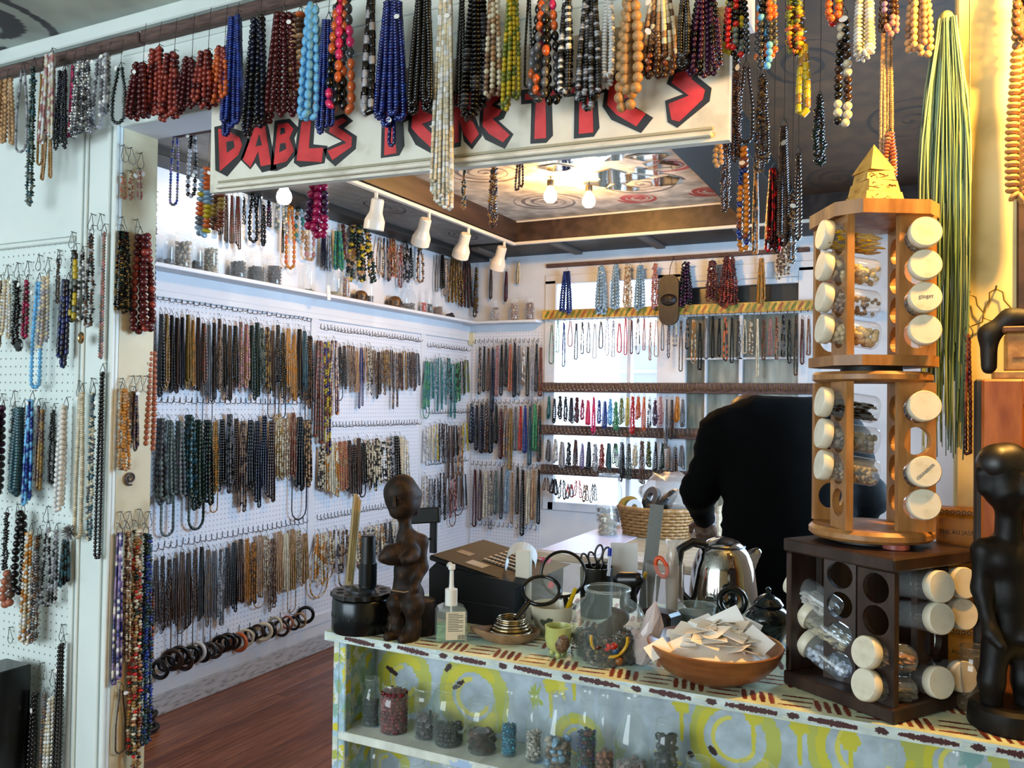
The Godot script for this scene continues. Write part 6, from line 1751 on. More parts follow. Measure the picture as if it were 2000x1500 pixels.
	var rf := Transform3D(rb, cc)
	for tier in 2:
		var y0 := (1.298 if tier == 0 else 1.583) + o
		for k in 4:
			var a := k * PI / 2
			var kb := Basis.from_euler(Vector3(0, a, 0))
			put(hp2 if tier == 0 else hp, pw, "holed_board", r, Transform3D(kb, kb * Vector3(0.042, y0, 0.068)))
	var rows4 := ["bottom", "second", "third", "top"]
	var tn := ["lower", "upper"]
	var inside := {
		"1_3": [[Color(0.80, 0.62, 0.02), Color(0.70, 0.52, 0.02)], "stick", 0.003, "yellow bugle beads"], "1_2": [[Color(0.80, 0.72, 0.52), Color(0.74, 0.64, 0.46)], "round", 0.0048, "cream pearls"],
		"1_1": [[Color(0.62, 0.52, 0.40), Color(0.45, 0.30, 0.18)], "round", 0.0035, "small tan beads"], "1_0": [[Color(0.78, 0.70, 0.52)], "round", 0.0062, "large cream beads"],
		"0_3": [[Color(0.05, 0.04, 0.03)], "shell", 0.006, "dark seeds"], "0_2": [[Color(0.34, 0.30, 0.25), Color(0.5, 0.46, 0.4)], "round", 0.006, "dull pearls"], "0_1": [[Color(0.70, 0.62, 0.46), Color(0.50, 0.42, 0.30)], "round", 0.0028, "tiny shiny beads"],
	}
	for tier in 2:
		var base: float = (1.298 + 0.0165) if tier == 0 else (1.583 + 0.009)
		for k in 4:
			var y := base + 0.052 * (k + 0.5) + o
			# front board
			if not (tier == 0 and k == 2):
				var word := ""
				if tier == 1 and k == 1: word = "ginger"
				if tier == 0 and k == 1: word = "cinnamon"
				spice_jar(rf * Vector3(0.042, y + 0.003, 0.090), rb * Basis.from_euler(Vector3(-0.16, -0.2, 0)), "ivory lidded jar, %s row of the pale rack's %s tier%s" % [rows4[k], tn[tier], (", marked " + word) if word else ", facing the aisle"], [Color(0.45, 0.36, 0.24)] if k % 2 else [], 0.005, word)
			# side board
			var key := "%d_%d" % [tier, k]
			if inside.has(key):
				spice_jar(rf * Vector3(-0.090, y + 0.008, 0.042), rb * Basis.from_euler(Vector3(0, -PI / 2 - 0.05, 0)) * Basis.from_euler(Vector3(-0.14, 0, 0)), "jar of %s lying through the pale rack's %s tier" % [inside[key][3], tn[tier]], inside[key][0], inside[key][2], "", "spice jars in the pale rack", inside[key][1])
			elif tier == 1 or k != 0: pass
	# stepped pyramid on top
	var py := thing("pyramid_box", "stacked yellow stone pyramid scratched with signs, on the pale rack", "ornament", Vector3(cc.x + 0.002, 1.835, cc.z), tu + 0.12)
	var stone := tri(mt("yellow_stone", Color.WHITE, 0.5), noisetex(0.03, [Color(0.50, 0.36, 0.13), Color(0.68, 0.52, 0.22), Color(0.72, 0.57, 0.27), Color(0.78, 0.64, 0.34)], 128, 128, 4, 171), Vector3.ONE * 9, false)
	var y := 0.0
	for e in [[0.037, 0.032, 0.026, 0.0], [0.030, 0.0265, 0.020, 0.06], [0.0255, 0.023, 0.016, -0.05], [0.025, 0.0, 0.050, 0.12]]:
		var b := MB.new()
		var lo: float = e[0]
		var hi: float = e[1]
		for k in 4:
			var kb := Basis.from_euler(Vector3(0, k * PI / 2, 0))
			var nn := kb * Vector3(0, lo - hi, e[2]).normalized()
			b.quad(kb * Vector3(-lo, 0, lo), kb * Vector3(lo, 0, lo), kb * Vector3(hi, e[2], hi), kb * Vector3(-hi, e[2], hi), nn)
		b.quad(Vector3(-hi, e[2], -hi), Vector3(hi, e[2], -hi), Vector3(hi, e[2], hi), Vector3(-hi, e[2], hi), Vector3.UP)
		b.quad(Vector3(-lo, 0, -lo), Vector3(lo, 0, -lo), Vector3(lo, 0, lo), Vector3(-lo, 0, lo), Vector3.DOWN)
		var st := put(b.mesh(), stone, "pyramid_step", py, TB(Vector3(0, y, 0), Vector3(0, e[3], 0)))
		if hi > 0.0:
			for k in 9:
				var sb := MB.new()
				var u := rng.randf_range(-0.8, 0.8)
				var v := rng.randf_range(0.15, 0.75)
				var w := lerpf(lo, hi, v)
				var q := Vector3(u * w, v * e[2], w + 0.0003)
				sb.tube(PackedVector3Array([q, q + Vector3(rng.randf_range(-0.009, 0.009), rng.randf_range(-0.003, 0.004), 0), q + Vector3(rng.randf_range(-0.012, 0.012), rng.randf_range(-0.005, 0.006), 0)]), 0.0005, 4)
				put(sb.mesh(), mt("scratch_brown", Color(0.34, 0.22, 0.07), 0.6), "scratched_sign", st)
		y += e[2] + 0.0008
	var pd := deep(1750, 1068, 1.36)
	tag(put(lmesh([Vector2(0, 0), Vector2(0.019, 0), Vector2(0.0205, 0.001), Vector2(0.0205, 0.008), Vector2(0.018, 0.0095), Vector2(0.0, 0.0085)], 28), mt("pink_plastic_cap", Color(0.55, 0.30, 0.27), 0.2), "pink_disc", self, T(pd.x, 1.2705, pd.z)), "translucent pink plastic cap on the dark rack", "cap")

func corner_things() -> void:
	# tea tins
	var z := -1.672
	var tin_y := CT
	var ty := tri(mt("tin_yellow", Color.WHITE, 0.35), noisetex(0.03, [Color(0.56, 0.31, 0.07), Color(0.74, 0.45, 0.10), Color(0.77, 0.48, 0.12), Color(0.80, 0.52, 0.15)], 128, 128, 4, 181), Vector3.ONE * 7, false)
	var tk := mt("tin_ink", Color(0.09, 0.06, 0.04), 0.5)
	for k in 3:
		var p := onZ(1868, 1100, z)
		var t := thing("tea_tin", ["bottom", "middle", "top"][k] + " yellow jasmine tea tin of the stack behind the racks", "tin", Vector3(p.x + 0.010, tin_y, z), yaw_to(p) + 0.04, "stacked tea tins")
		var h := 0.1015
		put(boxm(Vector3(0.084, h - 0.012, 0.05), 0.004), ty, "tin_body", t, T(0, (h - 0.012) / 2, 0))
		put(boxm(Vector3(0.087, 0.011, 0.053), 0.004), ty, "tin_lid", t, T(0, h - 0.006, 0))
		for j in 9: put(lmesh([Vector2(0.0022, 0), Vector2(0.0036, 0)], 10), tk, "lid_scroll", t, TB(Vector3(-0.034 + j * 0.0085, h - 0.006, 0.0268), Vector3(PI / 2, 0, 0)))
		writing("THE AU JASMIN", 0.0098, tk, t, T(-0.004, h * 0.60, 0.0252))
		put(boxm(Vector3(0.083, 0.001, 0.0004), 0.0), tk, "border_line", t, T(0, h * 0.28, 0.0252))
		for j in 6:
			var b := MB.new()
			var sp := PackedVector3Array()
			for q in 14: sp.append(Vector3(-0.034 + j * 0.0135 + cos(q * 0.6) * 0.0042 * q / 13.0, h * 0.14 + sin(q * 0.6) * 0.007 * q / 13.0, 0.0253))
			b.tube(sp, 0.0006, 4)
			put(b.mesh(), tk, "scroll_ornament", t)
		tin_y += h + 0.0005
	# clouded jar beside the figure
	var q := onY(1902, 1396, CT)
	q += away(q) * 0.025
	glassy = glass("clouded_glass", Color(0.45, 0.38, 0.28), 0.35)
	jar(Vector3(q.x, CT, q.z), 31.0 / ppm(q), hgt(1902, 1264, q), "mason", 0.4, 0.008, [Color(0.10, 0.07, 0.05), Color(0.16, 0.12, 0.09)], "clouded brown jar between rack and carved figure", "pebble")
	glassy = mats["jar_glass"]
	# orange cabinet with glazed doors
	var zf := -1.56
	var a := onZ(1913, 740, zf)
	var ow := wood("orange_cabinet_wood", Color(0.50, 0.23, 0.06), Color(0.74, 0.40, 0.13), Vector3(9, 2, 9), 0.35, 191)
	var c := thing("display_cabinet", "orange wooden cabinet with dark glazed doors", "cabinet", Vector3(a.x, CT, zf))
	var ht := a.y - CT
	put(boxm(Vector3(0.40, ht, 0.045), 0.006), ow, "carcass", c, T(0.215, ht / 2, -0.0375))
	for e in [[0.030, ht / 2, 0.060, ht], [0.21, ht - 0.022, 0.40, 0.044], [0.21, 0.03, 0.40, 0.06], [0.24, ht / 2, 0.03, ht]]:
		put(boxm(Vector3(e[2], e[3], 0.016), 0.004), ow, "door_frame", c, T(e[0] + 0.003, e[1], -0.006 if e[2] < 0.1 else -0.0075))
	put(boxm(Vector3(0.36, ht - 0.1, 0.003), 0.0), mt("dark_door_glass", Color(0.03, 0.032, 0.035), 0.35, 0.0, 0.25), "door_glass", c, T(0.215, ht / 2 + 0.01, -0.013))
	for k in 3: put(boxm(Vector3(0.36, 0.010, 0.012), 0.002), ow, "muntin", c, T(0.215, ht * (0.25 + 0.24 * k) + 0.035, -0.008))
	put(boxm(Vector3(0.012, ht, 0.046), 0.003), mt("dark_side", Color(0.16, 0.12, 0.08), 0.6), "side_panel", c, T(0.0, ht / 2, -0.037))
	var bx := thing("carved_box", "pale carved wooden box on top of the orange cabinet", "box", Vector3(a.x + 0.13, CT + ht, zf - 0.035))
	var lw := wood("box_wood", Color(0.56, 0.36, 0.14), Color(0.75, 0.54, 0.27), Vector3(12, 12, 12), 0.45, 193)
	put(boxm(Vector3(0.22, 0.013, 0.06), 0.002), lw, "box_base", bx, T(0, 0.0065, 0))
	put(boxm(Vector3(0.195, 0.062, 0.05), 0.003), lw, "box_body", bx, T(0.005, 0.044, 0))
	put(boxm(Vector3(0.205, 0.01, 0.056), 0.002), wood("box_lid_wood", Color(0.25, 0.13, 0.06), Color(0.42, 0.25, 0.12)), "box_lid", bx, T(0.005, 0.080, 0))
	for k in 8: put(boxm(Vector3(0.016, 0.003, 0.001), 0.0), mt("carved_line", Color(0.40, 0.24, 0.08), 0.6), "carved_line", bx, T(-0.075 + k * 0.021, 0.034 + (k % 3) * 0.011, 0.0255))
	var sb := MB.new()
	body([[Vector3(-0.115, 0.02, 0.0), Vector3(-0.115, 0.075, 0), 0.012, 0.014], [Vector3(-0.115, 0.075, 0), Vector3(-0.085, 0.100, 0), 0.014, 0.014], [Vector3(-0.085, 0.1, 0), Vector3(0.08, 0.104, 0), 0.014, 0.018]], 0.006, 0.015, sb)
	tag(put(sb.mesh(), mt("black_cloth_roll", Color(0.04, 0.035, 0.03), 0.6), "black_cloth", self, Transform3D(Basis.IDENTITY, bx.position)), "black cloth strap draped over the carved box", "cloth")
	# wire loops hung on nails in the cream post
	for e in [[1893, 600, "bent wire loop on a nail beside green raffia"], [1945, 590, "wire loop on a nail above the carved box"]]:
		var p := onZ(e[0], e[1] - 25, FZ + 0.004)
		var w := thing("wire_loop", e[2], "wire", p)
		var b := MB.new()
		var pts := PackedVector3Array()
		for v in [[0.0, 0.0], [0.010, -0.006], [0.012, -0.02], [0.022, -0.034], [0.020, -0.05], [0.0, -0.058], [-0.019, -0.05], [-0.018, -0.034], [-0.010, -0.02], [-0.010, -0.006]]: pts.append(Vector3(v[0], v[1], 0.004))
		b.tube(pts, 0.0013, 5, Color.WHITE, true)
		put(b.mesh(), mt("brass_wire", Color(0.50, 0.42, 0.22), 0.35, 0.8), "loop", w)
		b = MB.new()
		b.tube(PackedVector3Array([Vector3(0, 0.0, -0.003), Vector3(0, 0.004, 0.012)]), 0.0016, 5)
		put(b.mesh(), mats["dark_steel"], "nail", w)

# ---------------------------------------------------------------- bead strands
# colour letters: base colours in sRGB and the words for them
const HUE := {
	"K": [Color(0.032, 0.032, 0.036), "black"], "N": [Color(0.05, 0.07, 0.15), "navy"], "B": [Color(0.06, 0.17, 0.46), "royal blue"], "D": [Color(0.05, 0.10, 0.34), "deep blue"],
	"R": [Color(0.27, 0.07, 0.075), "dark red"], "r": [Color(0.68, 0.09, 0.09), "bright red"], "C": [Color(0.50, 0.19, 0.15), "coral red"], "O": [Color(0.72, 0.34, 0.16), "orange"],
	"W": [Color(0.80, 0.80, 0.79), "white"], "I": [Color(0.74, 0.70, 0.60), "ivory"], "T": [Color(0.60, 0.46, 0.32), "tan"], "t": [Color(0.48, 0.38, 0.30), "dull tan"],
	"U": [Color(0.19, 0.12, 0.09), "dark brown"], "u": [Color(0.31, 0.21, 0.15), "brown"], "G": [Color(0.08, 0.15, 0.11), "dark green"], "g": [Color(0.33, 0.37, 0.35), "grey green"],
	"L": [Color(0.38, 0.42, 0.15), "olive green"], "Y": [Color(0.66, 0.58, 0.12), "yellow"], "y": [Color(0.50, 0.38, 0.17), "golden brown"], "A": [Color(0.66, 0.42, 0.13), "amber"],
	"P": [Color(0.76, 0.16, 0.36), "pink"], "p": [Color(0.62, 0.42, 0.42), "dusty pink"], "M": [Color(0.20, 0.07, 0.18), "dark purple"], "V": [Color(0.56, 0.05, 0.24), "magenta"],
	"S": [Color(0.58, 0.58, 0.60), "silver"], "E": [Color(0.36, 0.36, 0.37), "grey"], "e": [Color(0.20, 0.20, 0.21), "charcoal"], "Q": [Color(0.11, 0.38, 0.38), "teal"],
	"q": [Color(0.14, 0.28, 0.32), "dark teal"], "Z": [Color(0.38, 0.65, 0.83), "light blue"], "z": [Color(0.46, 0.56, 0.63), "pale blue grey"], "H": [Color(0.40, 0.20, 0.12), "rust"], "h": [Color(0.62, 0.36, 0.26), "copper pink"],
	"X": [Color(0.20, 0.48, 0.30), "bright green"], "J": [Color(0.70, 0.55, 0.38), "wood tan"], "F": [Color(0.45, 0.38, 0.55), "lilac"],
}
const KIND := {
	"round": ["bead_necklace", "round bead necklace"], "tube": ["tube_bead_strand", "tube bead strand"], "disc": ["disc_bead_strand", "disc bead strand"], "seed": ["seed_bead_hank", "fine seed bead hank"],
	"chip": ["chip_necklace", "rough chip necklace"], "oval": ["oval_bead_necklace", "oval bead necklace"], "cord": ["cord_hank", "thin cord hank"], "pearl": ["pearl_necklace", "pearl necklace"],
}
const RINGS := {
	"round": [[-0.46, 0.40, -0.8], [-0.2, 0.93, -0.38], [0.2, 0.93, 0.38], [0.46, 0.40, 0.8]], "round_": [[-0.48, 0.42, -0.6], [0.0, 1.0, 0.0]],
	"tube": [[-0.47, 0.5, -0.9], [-0.40, 1.0, -0.2], [0.40, 1.0, 0.2], [0.47, 0.5, 0.9]], "tube_": [[-0.48, 0.6, -0.4], [-0.36, 1.0, 0.0], [0.36, 1.0, 0.0]],
	"disc": [[-0.5, 0.55, -0.8], [-0.25, 1.0, -0.3], [0.25, 1.0, 0.3]], "disc_": [[-0.5, 0.62, -0.6], [0.0, 1.0, 0.0]],
	"seed": [[-0.5, 0.72, -0.3], [0.0, 1.0, 0.0]], "cord": [[-0.5, 1.0, 0.0]],
}
const PITCH := {"round": 1.9, "pearl": 1.85, "tube": 2.6, "disc": 0.95, "seed": 2.4, "chip": 1.35, "oval": 2.7, "cord": 9.0}
var ords := {}
var cord_y := -1.0

func hue(ch: String) -> Color:
	return HUE[ch][0]
func ordinal(n: int) -> String:
	if n <= 12: return ["first", "second", "third", "fourth", "fifth", "sixth", "seventh", "eighth", "ninth", "tenth", "eleventh", "twelfth"][n - 1]
	return "%d%s" % [n, "th" if n % 100 / 10 == 1 else ["th", "st", "nd", "rd", "th", "th", "th", "th", "th", "th"][n % 10]]
func finish_mat(f: String) -> StandardMaterial3D:
	match f:
		"gloss": return vcol("bead_gloss", 0.14, 0.0, 0.6)
		"matte": return vcol("bead_matte", 0.5, 0.0, 0.4)
		"metal": return vcol("bead_metal", 0.22, 0.75)
		_: return vcol("bead_satin", 0.3, 0.0, 0.5)

# points of one hanging loop, x along the wall, y down, z off the wall
func loop_path(L: float, hw: float, x0: float, x1: float, z: float) -> PackedVector3Array:
	var p := PackedVector3Array()
	var leg := maxf(L - hw, L * 0.3)
	for k in 6:
		var t := k / 5.0
		p.append(Vector3(lerpf(x0, x1, t) - hw * (0.3 + 0.7 * smoothstep(0.0, 0.65, t)), -t * leg, z * (0.6 + 0.4 * t)))
	for k in range(1, 6):
		var a := PI + PI * k / 6.0
		p.append(Vector3(x1 + cos(a) * hw, -leg + sin(a) * (L - leg), z))
	for k in 6:
		var t := 1.0 - k / 5.0
		p.append(Vector3(lerpf(x0, x1, t) + hw * (0.3 + 0.7 * smoothstep(0.0, 0.65, t)), -t * leg, z * (0.6 + 0.4 * t)))
	return p
func even(p: PackedVector3Array, step: float) -> Array:     # [points, tangents] at even spacing
	var pts := PackedVector3Array()
	var tan := PackedVector3Array()
	var need := step * 0.5
	var run := 0.0
	for k in p.size() - 1:
		var d := p[k].distance_to(p[k + 1])
		if d < 1e-7: continue
		var t := (p[k + 1] - p[k]) / d
		while run + d >= need:
			pts.append(p[k] + t * (need - run))
			tan.append(t)
			need += step
		run += d
	return [pts, tan]
# one strand of beads as a knobbly tube: cheap, every bead with its own bulge and colour
func strand(b: MB, path: PackedVector3Array, r: float, shape: String, pal: String, sides: int, fine: bool) -> void:
	var base := "round" if shape in ["pearl", "chip", "oval"] else shape
	var rings: Array = RINGS[base] if fine or not RINGS.has(base + "_") else RINGS[base + "_"]
	var step: float = r * PITCH[shape]
	var e := even(path, step)
	var pts: PackedVector3Array = e[0]
	var tan: PackedVector3Array = e[1]
	if pts.size() < 2: return
	var first := b.v.size()
	var nr := 0
	var cs := []
	for s in sides: cs.append(Vector2(cos(TAU * s / sides), sin(TAU * s / sides)))
	var run := 0
	var ch := pal[rng.randi() % pal.length()]
	for k in pts.size():
		if run <= 0:
			ch = pal[rng.randi() % pal.length()]
			run = 1
		run -= 1
		var col := hue(ch).srgb_to_linear()
		var j := rng.randf_range(0.75, 1.25)
		col = Color(col.r * j, col.g * j, col.b * j)
		var t := tan[k]
		var a := t.cross(Vector3(0, 0, 1)).normalized()
		if a.length_squared() < 0.5: a = Vector3.RIGHT
		var bb := t.cross(a)
		var rr := r * (rng.randf_range(0.9, 1.08) if shape != "chip" else rng.randf_range(0.7, 1.25))
		var o := Vector3.ZERO
		if shape == "chip": o = Vector3(rng.randf_range(-0.4, 0.4), 0, rng.randf_range(-0.3, 0.4)) * r
		for q in rings:
			var c: Vector3 = pts[k] + t * (q[0] * step) + o
			var rad: float = sqrt(maxf(0.05, 1.0 - q[2] * q[2]))
			for s in sides:
				var d: Vector3 = a * cs[s].x + bb * cs[s].y
				var w: float = rr * q[1]
				if shape == "chip": w *= rng.randf_range(0.6, 1.3)
				b.v.append(c + d * w)
				b.n.append(d * rad + t * q[2])
				b.c.append(col)
			nr += 1
	for k in nr - 1:
		var p := first + k * sides
		for s in sides:
			var s2 := (s + 1) % sides
			b.i.append_array(PackedInt32Array([p + s, p + sides + s, p + s2, p + s2, p + sides + s, p + sides + s2]))
	for z in 2:     # close the ends
		var p := first if z == 0 else first + (nr - 1) * sides
		for s in range(1, sides - 1):
			b.i.append_array(PackedInt32Array([p, p + s, p + s + 1] if z == 0 else [p, p + s + 1, p + s]))
# beads as single balls, for those large enough to be picked apart
func loose(parent: Node3D, path: PackedVector3Array, r: float, shape: String, pal: String, m_rough: float, tex := "") -> void:
	var stretch := 1.42 if shape == "oval" else (0.5 if shape == "disc" else 1.0)
	var e := even(path, r * 2.0 * stretch * 0.985)
	var pts: PackedVector3Array = e[0]
	var tan: PackedVector3Array = e[1]
	if not tpl.has("ball"):
		var b := MB.new()
		b.add(sphere_t(12, 8))
		tpl["ball"] = b.mesh()
	var run := 0
	var ch := "K"
	for k in pts.size():
		if run <= 0:
			ch = pal[rng.randi() % pal.length()]
			run = rng.randi_range(1, 3)
		run -= 1
		var t := tan[k]
		var a := t.cross(Vector3(0, 0, 1)).normalized()
		var s := r * rng.randf_range(0.95, 1.04)
		var m: StandardMaterial3D = mats[tex] if tex else colmat(hue(ch), m_rough)
		put(tpl["ball"], m, "bead", parent, Transform3D(Basis(a * s, t * s * stretch, a.cross(t) * s), pts[k]))
	var c := MB.new()
	c.tube(path, r * 0.12, 4)
	put(c.mesh(), mt("cord_dark", Color(0.12, 0.09, 0.08), 0.7), "cord", parent)

# hang a bundle: H where it hangs, rd along the wall, nd off the wall; mode 0 one mesh, 1 strands as parts, 2 single beads as parts
func apart(mode: int, px: float, shape: String) -> int:     # beads ten pixels across or more are single parts
	return 2 if mode == 1 and px >= 10.0 and shape in ["round", "oval", "pearl"] else mode
func hang(H: Vector3, rd: Vector3, nd: Vector3, L: float, W: float, n: int, r: float, shape: String, pal: String, fin: String, mode: int, phrase: String, group: String, extra := "") -> Node3D:
	ords[phrase] = ords.get(phrase, 0) + 1
	var words: String = HUE[pal[0]][1]
	for k in range(1, pal.length()):
		if pal[k] != pal[0]:
			words += " and " + HUE[pal[k]][1]
			break
	var label := "%s %s%s, %s %s" % [words, KIND[shape][1], extra, ordinal(ords[phrase]), phrase]
	if label.split(" ").size() > 16: label = "%s %s%s, %s %s" % [HUE[pal[0]][1], KIND[shape][1], extra, ordinal(ords[phrase]), phrase]
	var cat: String = {"cord": "cord", "seed": "bead hank"}.get(shape, "necklace")
	var xf := Transform3D(Basis(rd, Vector3.UP, nd), H)
	var sides := 6 if mode == 1 else 5
	var fm := finish_mat(fin)
	var root: Node3D
	var wire := MB.new()
	var hs := clampf(L * 0.09, 0.012, 0.03)
	var wc := Color(0.30, 0.29, 0.28).srgb_to_linear()
	if cord_y > H.y + hs: wire.tube(PackedVector3Array([Vector3(0, hs * 0.85, 0.002), Vector3(0.001, (cord_y - H.y + hs) * 0.5, 0.001), Vector3(0, cord_y - H.y, -0.004)]), 0.0009, 3, wc)
	if mode == 0: sides = 4 if r * ppm(H) < 2.6 else 5
	wire.tube(PackedVector3Array([Vector3(0, hs * 0.9, -0.012), Vector3(0, hs * 0.9, 0.002), Vector3(hs * 0.35, hs * 0.2, 0.003), Vector3(hs * 0.3, -hs * 0.3, 0.003), Vector3(0, -hs * 0.55, 0.003), Vector3(-hs * 0.3, -hs * 0.3, 0.003), Vector3(-hs * 0.35, hs * 0.2, 0.003), Vector3(0, hs * 0.9, 0.002)]), 0.0011, 4, wc)
	if mode == 0:
		for k in n:
			var sx := (k / maxf(1.0, n - 1.0) - 0.5) if n > 1 else 0.0
			var hw := maxf(r * 1.05, (W - r * 2) / 2.0 if n == 1 else r * 1.15)
			var spread := maxf(0.0, W - hw * 2.0 - r * 2.0)
			strand(wire, loop_path(L * rng.randf_range(0.84, 1.0), hw, sx * spread * 0.55, sx * spread, r + (k % 3) * r * 1.2), r, shape, pal, sides, false)
		root = put(wire.mesh(), fm, KIND[shape][0], self, xf)
	else:
		root = Node3D.new()
		root.name = numbered(KIND[shape][0])
		add_child(root)
		root.transform = xf
		put(wire.mesh(), vcol("wire_col", 0.35, 0.7), "hanger", root)
		for k in n:
			var sx := (k / maxf(1.0, n - 1.0) - 0.5) if n > 1 else 0.0
			var hw := maxf(r * 1.05, (W - r * 2) / 2.0 if n == 1 else r * 1.2)
			var spread := maxf(0.0, W - hw * 2.0 - r * 2.0)
			var path := loop_path(L * rng.randf_range(0.86, 1.0), hw, sx * spread * 0.5, sx * spread, r + ((k * 2) % 3) * r * 1.5)
			if mode == 2:
				loose(root, path, r, shape, pal, 0.2 if fin != "matte" else 0.45, "carved_bone" if extra == " with drilled dots" else "")
			else:
				var b := MB.new()
				strand(b, path, r, shape, pal, sides if r * ppm(H) < 4.5 else 8, true)
				put(b.mesh(), fm, "strand", root)
	if mode > 0 and rng.randf() < 0.4:
		var d := MB.new()
		var pts := PackedVector2Array()
		for k in 10: pts.append(Vector2(cos(TAU * k / 10) * 0.0055, sin(TAU * k / 10) * 0.008))
		slab(pts, 0.0006, d)
		put(d.mesh(), mt("tag_paper", Color(0.85, 0.85, 0.83), 0.6), "price_tag", root, TB(Vector3(rng.randf_range(-0.25, 0.25) * W, -L * rng.randf_range(0.03, 0.2), r * 3.6 + 0.002), Vector3(0, 0, rng.randf() * 3.0)))
	tag(root, label, cat, group)
	return root

# rows given as survey lists: [x, y top, y bottom, width, strands, bead, shape, palette, finish, mode, extra]
func rowZ(z: float, list: Array, phrase: String, group: String, jz := 0.0, fuller := 1.0) -> void:
	for e in list:
		var H := onZ(e[0], e[1], z + rng.randf() * jz)
		var s := ppm(H)
		var c := absf((shot(H + Vector3(0.01, 0, 0)) - shot(H)).x) * 100.0
		var L := H.y - onZ(e[0], e[2], H.z).y
		hang(H, Vector3.RIGHT, Vector3.BACK, L, e[3] * fuller / c, e[4] + (1 if fuller > 1.0 and e[9] == 1 and e[4] > 2 else 0), e[5] * 0.5 / s, e[6], e[7], e[8], apart(e[9], e[5], e[6]), phrase, group, e[10] if e.size() > 10 else "")
func rowX(x: float, list: Array, phrase: String, group: String) -> void:
	for e in list:
		var H := onX(e[0], e[1], x)
		var s := ppm(H)
		var c := absf((shot(H + Vector3(0, 0, -0.01)) - shot(H)).x) * 100.0
		var L := H.y - onX(e[0], e[2], x).y
		hang(H, Vector3.FORWARD, Vector3.RIGHT, L, e[3] / c, e[4], e[5] * 0.5 / s, e[6], e[7], e[8], apart(e[9], e[5], e[6]), phrase, group, e[10] if e.size() > 10 else "")
# dense rows on pegs: a string of palettes spread between two survey columns, at world heights
func dense(axis: int, at: float, x0: float, x1: float, top: float, low: float, pals: Array, phrase: String, group: String, shapes: Array, bead := 3.0, n := 3, jit := 0.06) -> void:
	for k in pals.size():
		var px := lerpf(x0, x1, (k + 0.5) / pals.size())
		var H := onX(px, 800, at) if axis == 0 else onZ(px, 800, at)
		H.y = top + rng.randf_range(-0.03, 0.014)
		var rd := Vector3.FORWARD if axis == 0 else Vector3.RIGHT
		var c := absf((shot(H + rd * 0.01) - shot(H)).x) * 100.0
		var W := (x1 - x0) / pals.size() / c * (rng.randf_range(1.0, 1.3) if n > 1 else rng.randf_range(0.5, 0.9))
		var L := (top - low) * rng.randf_range(0.88, 1.06) + rng.randf_range(-jit, jit) * 0.6
		var s: String = shapes[rng.randi() % shapes.size()]
		var pal: String = pals[k]
		var fin := "gloss" if rng.randf() < 0.4 else "satin"
		if pal.begins_with("*"):        # a long one
			L += rng.randf_range(0.06, 0.14)
			pal = pal.substr(1)
		hang(H, rd, Vector3.RIGHT if axis == 0 else Vector3.BACK, L, W, n, bead * rng.randf_range(0.85, 1.25) * 0.5 / ppm(H), s, pal, fin, 0, phrase, group)
		if axis == 0 and rng.randf() < 0.2:
			hang(H + Vector3(0.004, -0.01, 0), rd, Vector3.RIGHT, L * rng.randf_range(1.12, 1.4), W * rng.randf_range(1.0, 1.8), 1, bead * 0.36 / ppm(H), "seed", pal, "satin", 0, phrase, group)

